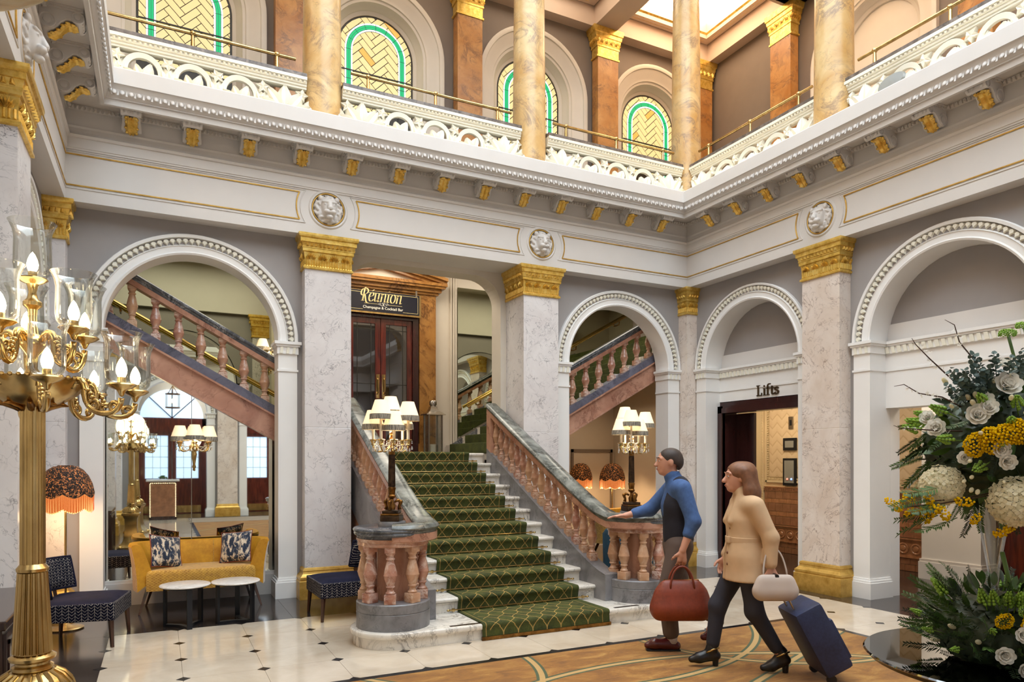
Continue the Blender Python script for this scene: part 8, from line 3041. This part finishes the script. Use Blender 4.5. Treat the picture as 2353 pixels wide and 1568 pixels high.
def leaf_shape(L, w, mat, name, fold=0.25, n=5):
 mb = MB()
 vs = []
 for i in range(n + 1):
  t = i / n
  hw = w * math.sin(PI * (0.06 + 0.94 * t) * 0.98) ** 0.8 if t < 1 else 0.0005
  z = L * t
  y = -0.12 * L * t * t
  vs += [(-hw, y + hw * fold, z), (0, y, z), (hw, y + hw * fold, z)]
 mb.add(vs, [(i * 3 + k, i * 3 + k + 1, (i + 1) * 3 + k + 1, (i + 1) * 3 + k) for i in range(n) for k in range(2)])
 return mb.mesh(name, mat, smooth='all')
def sprig(L, nl, mat, name, ll, lw, pinn=False):
 """stem with leaves or fine fern leaflets, along +z with a droop"""
 mb = MB()
 r_ = random.Random(int(L * 1000) + nl)
 mb.tube([(0, -0.1 * L * (k / 6) ** 2, L * k / 6) for k in range(7)], [0.0025 - 0.0003 * k for k in range(7)], 4)
 for i in range(nl):
  t = 0.2 + 0.8 * i / nl
  p = Vector((0, -0.1 * L * t * t, L * t))
  for s in (-1, 1):
   a = r_.uniform(0.6, 1.1) if not pinn else 0.85
   ll_ = ll * (1.1 - 0.6 * t) if pinn else ll * r_.uniform(0.7, 1.1)
   d = Vector((s * math.sin(a), r_.uniform(-0.4, 0.4), math.cos(a)))
   q = d.cross(Vector((0, 1, 0))).normalized() * lw
   m_ = p + d * ll_ * 0.5
   mb.add([tuple(p), tuple(m_ + q), tuple(p + d * ll_), tuple(m_ - q)], [(0, 1, 2, 3)])
 return mb.mesh(name, mat)
def euca_mesh():
 mb = MB()
 r_ = random.Random(9)
 L = 0.34
 mb.tube([(0, 0, 0), (0.01, 0.0, L * 0.5), (-0.01, 0, L)], [0.004, 0.003, 0.0015], 5)
 for i in range(15):
  t = 0.15 + 0.85 * i / 15
  for s in (0, 1, 2):
   a = s * 2 * PI / 3 + i * 1.1
   d = Vector((math.cos(a), math.sin(a), 0.4)).normalized()
   p = Vector((0, 0, L * t)) + d * 0.03 * (1.2 - 0.5 * t)
   r = 0.021 * (1.2 - 0.55 * t) * r_.uniform(0.8, 1.1)
   nrm = Vector((r_.uniform(-1, 1), r_.uniform(-1, 1), r_.uniform(0.2, 1))).normalized()
   M = Matrix.Translation(p) @ rot_to(nrm)
   ring = [tuple(M @ Vector((r * math.cos(b_), r * math.sin(b_), 0.15 * r * math.cos(2 * b_)))) for b_ in [2 * PI * k / 7 for k in range(7)]]
   mb.add(ring, [tuple(range(7))])
 return mb.mesh('eucalyptus_sprig', 'leaf_euca')
def blossom_branch():
 mb = MB()
 mb.tube([(0, 0, 0), (0.02, 0, 0.15), (-0.005, 0.01, 0.30), (0.015, 0, 0.42), (-0.02, 0, 0.48)], [0.006, 0.005, 0.004, 0.003, 0.0015], 6)
 return mb.mesh('blossom_branch', 'twig')
def bud_stem():
 mb = MB()
 mb.tube([(0, 0, 0), (0.005, 0, 0.1), (0.0, 0, 0.2)], 0.003, 5)
 for i in range(9):
  t = i / 9
  for s in range(3):
   a = s * 2.1 + i
   r = 0.022 * (1.1 - 0.8 * t)
   mb.sphere((r * math.cos(a), r * math.sin(a), 0.13 + 0.09 * t), (0.009 * (1.2 - 0.7 * t), 0.009 * (1.2 - 0.7 * t), 0.012), 5, 4)
 return mb.mesh('green_bud_spike', 'petal_green', smooth='all')
ROSE, HYD = rose_mesh(), hydrangea_mesh()
YEL = ball_cluster('petal_yellow', 110, 0.075, 0.0085, 'yellow_cluster', 0.8)
MIM = ball_cluster('petal_yellow', 26, 0.04, 0.007, 'mimosa_ball_cluster', 0.5)
GRN = ball_cluster('petal_green', 90, 0.05, 0.0065, 'green_viburnum')
LF1 = leaf_shape(0.13, 0.03, 'leaf_green', 'broad_leaf')
LF2 = leaf_shape(0.15, 0.022, 'leaf_dark', 'broad_leaf')
FERN = sprig(0.26, 20, 'leaf_green', 'fern_frond', 0.05, 0.0045, True)
FERND = sprig(0.24, 20, 'leaf_dark', 'fern_frond', 0.05, 0.0045, True)
EUC, BRN, BUD = euca_mesh(), blossom_branch(), bud_stem()
WBUD = MB().sphere((0, 0, 0.012), (0.0085, 0.0085, 0.017), 8, 6).mesh('white_bud', 'petal_ivory', smooth='all')
BLOS = MB()
for k in range(5):
 a = 2 * PI * k / 5
 BLOS.add([(0, 0, 0), (0.008 * math.cos(a - 0.5), 0.008 * math.sin(a - 0.5), 0.004), (0.016 * math.cos(a), 0.016 * math.sin(a), 0.006), (0.008 * math.cos(a + 0.5), 0.008 * math.sin(a + 0.5), 0.004)], [(0, 1, 2, 3)])
BLOS = BLOS.mesh('blossom', 'petal_white')
# camera-right / toward-camera directions around the table for choosing sides
RGT = Vector((0.8934, -0.4493, 0))
TOW = Vector((-0.4493, -0.8934, 0))
UPV = Vector((0, 0, 1))
def place(t, nm, me, c, off, d, sc=1.0, spin=None):
 """off, d in (right, up, toward viewer) axes"""
 P = Vector(c) + RGT * off[0] + UPV * off[1] + TOW * off[2]
 D = (RGT * d[0] + UPV * d[1] + TOW * d[2])
 o = put(nm, me, t)
 M = Matrix.Translation(P) @ rot_to(D) @ Matrix.Rotation(rf.uniform(0, 6.28) if spin is None else spin, 4, 'Z') @ Matrix.Diagonal((sc, sc, sc, 1))
 o.matrix_local = Matrix.Translation(-Vector(t.location)) @ M
 return o
# ---- upper arrangement: a big round bouquet on a tall vase, centred at the right edge of the view
vase_xy = Vector((3.29, 1.815, 0))
UC = Vector((3.29, 1.815, 1.715))
up = empty('tall_flower_arrangement', (vase_xy.x, vase_xy.y, TZ), 0, 'large upper bouquet of white roses, yellow balls and eucalyptus above the table', 'flowers')
vz = MB().lathe([(0.09, 0.0), (0.09, 0.012), (0.03, 0.03), (0.02, 0.10), (0.022, 0.40), (0.05, 0.58), (0.075, 0.68), (0.07, 0.68), (0.045, 0.57), (0.012, 0.40)], n=28, cap=False)
pt('vase', 'glass_clear', up, vz, 50)
def V(r, u, t):
 return RGT * r + UPV * u + TOW * t
def mass(t, c, rad, zmin):
 core = SDF((c.x - 0.42, c.y - 0.42, c.z - 0.42), (c.x + 0.42, c.y + 0.42, c.z + 0.42), 0.02)
 core.ell(tuple(c), rad, 0.02)
 cm = core.mb()
 cm.v = [(x + rf.uniform(-0.012, 0.012) - t.location.x, y + rf.uniform(-0.012, 0.012) - t.location.y, max(zmin, z + rf.uniform(-0.012, 0.012) - t.location.z)) for x, y, z in cm.v]
 tag(pt('foliage_mass', 'leaf_dark', t, cm, 'all'), 'dense dark greenery inside the bouquet', None, None, 'stuff')
mass(up, UC, (0.26, 0.26, 0.26), -9)
def sph(n, z0, z1, r, seed):
 r_ = random.Random(seed)
 out = []
 for i in range(n):
  z = z0 + (z1 - z0) * (i + 0.5) / n
  rr = math.sqrt(max(0.0, 1 - z * z))
  a = i * 2.39996 + seed
  k = r * r_.uniform(0.9, 1.08)
  out.append(Vector((rr * math.cos(a) * k, rr * math.sin(a) * k, z * k * 0.98)))
 return out
def pl(t, nm, me, c, v, sc=1.0, push=0.0, tilt=None):
 d = v.normalized() if tilt is None else (v.normalized() + Vector(tilt)).normalized()
 o = put(nm, me, t)
 M = Matrix.Translation(Vector(c) + v + v.normalized() * push) @ rot_to(d) @ Matrix.Rotation(rf.uniform(0, 6.28), 4, 'Z') @ Matrix.Diagonal((sc, sc, sc, 1))
 o.matrix_local = Matrix.Translation(-Vector(t.location)) @ M
 return o
def shell(r, u, R=0.37, lift=0.0):
 """point on the near side of the bouquet, (right, up) metres from its centre"""
 return V(r, u, math.sqrt(max(0.004, R * R - r * r - u * u)) + lift)
for v in sph(170, -0.97, 0.95, 0.27, 1):
 pl(up, 'broad_leaf', (LF1, LF2)[rf.random() < 0.3], UC, v * 0.9, rf.uniform(0.45, 0.7), tilt=(rf.uniform(-0.8, 0.8), rf.uniform(-0.8, 0.8), rf.uniform(-0.7, 0.3)))
for v in sph(70, -0.98, 0.5, 0.27, 2):
 pl(up, 'fern_frond', (FERND, FERN)[rf.random() < 0.45], UC, v * 0.92, rf.uniform(0.5, 0.8), tilt=(rf.uniform(-0.5, 0.5), rf.uniform(-0.5, 0.5), -0.7))
# white roses: (right, up, size)
ROSES = [(-0.12, 0.24, 1.0), (-0.24, 0.12, 0.85), (-0.335, 0.075, 0.75), (-0.34, 0.12, 0.6), (-0.205, 0.15, 0.7), (-0.02, 0.315, 0.8), (-0.053, 0.125, 0.85), (-0.03, 0.06, 1.1), (-0.02, 0.008, 0.9), (-0.075, -0.075, 1.1), (-0.03, -0.06, 0.8), (-0.053, -0.138, 1.05), (0.0, 0.13, 0.9), (-0.205, 0.18, 0.65), (-0.165, 0.26, 0.6), (-0.28, -0.05, 0.55), (-0.168, -0.067, 0.65), (-0.188, -0.02, 0.65), (-0.088, -0.016, 0.75), (-0.048, 0.34, 0.6), (0.06, 0.22, 1.0), (0.08, 0.05, 1.0), (0.09, -0.1, 1.0), (0.15, 0.15, 1.0), (0.17, -0.02, 1.0), (0.2, 0.1, 0.9)]
for r, u, s in ROSES:
 pl(up, 'rose_bloom', ROSE, UC, shell(r, u), s * 1.05, tilt=tuple(TOW * 0.7))
for r, u, s in ((-0.305, -0.168, 1.25), (-0.10, -0.227, 1.45), (0.12, -0.2, 1.3)):
 pl(up, 'hydrangea_head', HYD, UC, shell(r, u, 0.37), s, tilt=tuple(TOW * 0.6))
for r, u, s in ((-0.255, 0.0, 0.75), (-0.215, 0.018, 0.8), (-0.175, 0.036, 0.8), (-0.135, 0.05, 0.75), (-0.10, 0.06, 0.6), (0.0, -0.197, 0.8), (-0.005, -0.25, 0.7)):
 pl(up, 'yellow_cluster', YEL, UC, shell(r, u, 0.37), s * 0.85, tilt=tuple(TOW * 0.8))
for r, u, s in ((-0.51, -0.25, 0.8), (-0.545, -0.235, 0.6), (-0.47, -0.28, 0.8), (-0.475, -0.22, 0.7), (-0.42, -0.29, 0.85), (-0.39, -0.27, 0.9), (-0.405, -0.22, 0.7), (-0.35, -0.28, 0.8), (-0.28, -0.23, 0.8), (-0.24, -0.3, 0.7), (-0.15, -0.35, 0.8), (-0.12, -0.33, 0.7)):
 pl(up, 'mimosa_ball_cluster', MIM, UC, V(r, u, 0.18 + 0.25 * (r + 0.5)), s)
for r, u in ((-0.36, -0.2), (-0.34, -0.26), (-0.30, -0.23), (-0.36, -0.29), (-0.28, -0.3), (-0.33, -0.17)):
 pl(up, 'fern_frond', FERN, UC, V(r, u, 0.19), 0.85, tilt=tuple(RGT * -1.2))
for r, u in ((-0.33, -0.24), (-0.26, -0.22)):
 o = MB().tube([tuple(UC + V(r + 0.18, u + 0.04, 0.24) - Vector(up.location)), tuple(UC + V(r - 0.02, u, 0.2) - Vector(up.location)), tuple(UC + V(r - 0.2, u - 0.02, 0.18) - Vector(up.location))], 0.003, 5)
 pt('flower_stem', 'twig', up, o, 'all')
for r, u, s in ((-0.29, -0.29, 0.9), (-0.32, -0.15, 0.8), (-0.17, 0.19, 0.9), (-0.21, -0.1, 0.8), (-0.38, 0.12, 0.8), (-0.40, 0.09, 0.8), (-0.36, 0.16, 0.7), (-0.30, 0.17, 0.8), (-0.06, 0.18, 0.8), (-0.14, 0.0, 0.7), (-0.31, 0.03, 0.8), (-0.1, 0.1, 0.8)):
 pl(up, 'green_bud_spike', BUD, UC, shell(r, u) * 0.66, s, tilt=tuple(RGT * -0.5))
for r, u, s in ((-0.30, 0.30, 0.9), (-0.22, 0.34, 0.95), (-0.15, 0.33, 0.9), (-0.26, 0.26, 0.9), (-0.10, 0.30, 0.9), (-0.32, 0.24, 0.85), (-0.18, 0.28, 0.9), (-0.05, 0.36, 0.8), (-0.27, 0.33, 0.7), (-0.2, 0.22, 0.8)):
 pl(up, 'eucalyptus_sprig', EUC, UC, V(r * 0.62, u * 0.62, 0.16), s * 0.75, tilt=tuple(RGT * (r * 0.8)))
for (r, u, rr, uu) in ((-0.24, 0.24, -0.75, 0.75), (-0.24, 0.16, -1.2, 0.2), (-0.24, 0.06, -1.5, -0.05), (-0.16, 0.27, -0.4, 0.9)):
 b_ = pl(up, 'blossom_branch', BRN, UC, V(r, u, 0.16), 0.62, tilt=tuple(RGT * rr + UPV * uu - TOW * 0.5))
 for k in range(10):
  f = 0.08 + 0.34 * k / 10
  put('blossom', BLOS, b_, (rf.uniform(-0.02, 0.02), rf.uniform(-0.02, 0.02), f), (rf.uniform(-1, 1), rf.uniform(-1, 1), 0), 1.2)
for i in range(46):
 r, u = rf.uniform(-0.3, 0.12), rf.uniform(-0.2, 0.28)
 pl(up, 'white_bud', WBUD, UC, shell(r, u, 0.385), rf.uniform(0.7, 1.3))
for q in range(3):
 L0 = Vector(up.location)
 stem = MB().tube([tuple(UC + V(0.05 * q, 0.2, 0.1) - L0), tuple(UC + V(0.01 + 0.06 * q, 0.36 + 0.04 * q, 0.12) - L0), tuple(UC + V(-0.02 + 0.07 * q, 0.47 + 0.03 * q, 0.12) - L0)], 0.006, 6)
 pt('flower_stem', 'stem_green', up, stem, 'all')
 pl(up, 'green_viburnum', GRN, UC, V(-0.022 + 0.07 * q, 0.475 + 0.03 * q, 0.12), 0.62)
# ---- lower arrangement on the table top round the vase foot
LC_ = Vector((3.315, 1.80, TZ + 0.14))
lowf = empty('low_flower_arrangement', (3.315, 1.80, TZ + 0.007), 0, 'low bouquet of yellow and white flowers with ferns on the table top', 'flowers')
mass(lowf, LC_, (0.25, 0.25, 0.17), 0.012)
for i in range(60):
 a = 2 * PI * i / 60
 pl(lowf, 'fern_frond', (FERN, FERND)[i % 3 == 0], LC_, Vector((0.2 * math.cos(a), 0.2 * math.sin(a), -0.08 + 0.03 * (i % 4))), rf.uniform(0.55, 0.8), tilt=(0, 0, 0.35 + 0.2 * (i % 3)))
for i in range(30):
 a = 2 * PI * i / 30
 pl(lowf, ('white_bud', 'green_bud_spike')[i % 2], (WBUD, BUD)[i % 2], LC_, Vector((0.25 * math.cos(a), 0.25 * math.sin(a), -0.05 + 0.04 * (i % 3))), (1.3, 0.5)[i % 2], tilt=(0, 0, 0.3))
for v in sph(110, 0.0, 0.95, 0.27, 4):
 pl(lowf, 'broad_leaf', (LF1, LF2)[rf.random() < 0.4], LC_, v * 0.85, rf.uniform(0.4, 0.6), tilt=(rf.uniform(-0.6, 0.6), rf.uniform(-0.6, 0.6), rf.uniform(-0.1, 0.5)))
for v in sph(80, -0.1, 0.7, 0.27, 5):
 v.z = max(v.z, -0.06)
 pl(lowf, 'fern_frond', (FERND, FERN)[rf.random() < 0.55], LC_, v * 0.85, rf.uniform(0.5, 0.8), tilt=(rf.uniform(-0.3, 0.3), rf.uniform(-0.3, 0.3), 0.1))
for r, u, s in ((-0.03, 0.09, 1.1), (-0.05, -0.05, 0.75), (-0.155, 0.10, 0.5), (0.1, 0.08, 1.0)):
 pl(lowf, 'yellow_cluster', YEL, LC_, shell(r, u, 0.31), s * 0.9, tilt=tuple(TOW * 0.6))
for r, u, s in ((-0.17, -0.03, 0.75), (-0.115, 0.055, 0.65), (0.03, -0.07, 0.8), (0.06, 0.09, 0.7), (-0.09, 0.09, 0.5), (0.15, 0.02, 0.9), (0.05, 0.18, 0.8), (-0.1, -0.08, 0.7), (-0.02, -0.1, 0.7)):
 pl(lowf, 'rose_bloom', ROSE, LC_, shell(r, u, 0.32), s, tilt=tuple(TOW * 0.4))
for r, u, s in ((-0.03, 0.19, 0.8), (0.03, 0.0, 0.9), (0.08, 0.17, 0.8), (-0.08, 0.14, 0.5)):
 pl(lowf, 'green_viburnum', GRN, LC_, shell(r, u, 0.31), s, tilt=tuple(TOW * 0.4))
for i in range(16):
 a = rf.uniform(0, 6.28)
 pl(lowf, 'green_bud_spike', BUD, LC_, Vector((0.15 * math.cos(a), 0.15 * math.sin(a), 0.08)), 0.8, tilt=(0, 0, 0.6))
st_ = MB().tube([tuple(V(-0.03, 0.28, 0.12)), tuple(V(-0.06, 0.38, 0.14)), tuple(V(-0.09, 0.50, 0.14))], 0.009, 6)
pt('flower_stem', 'stem_green', lowf, st_, 'all')
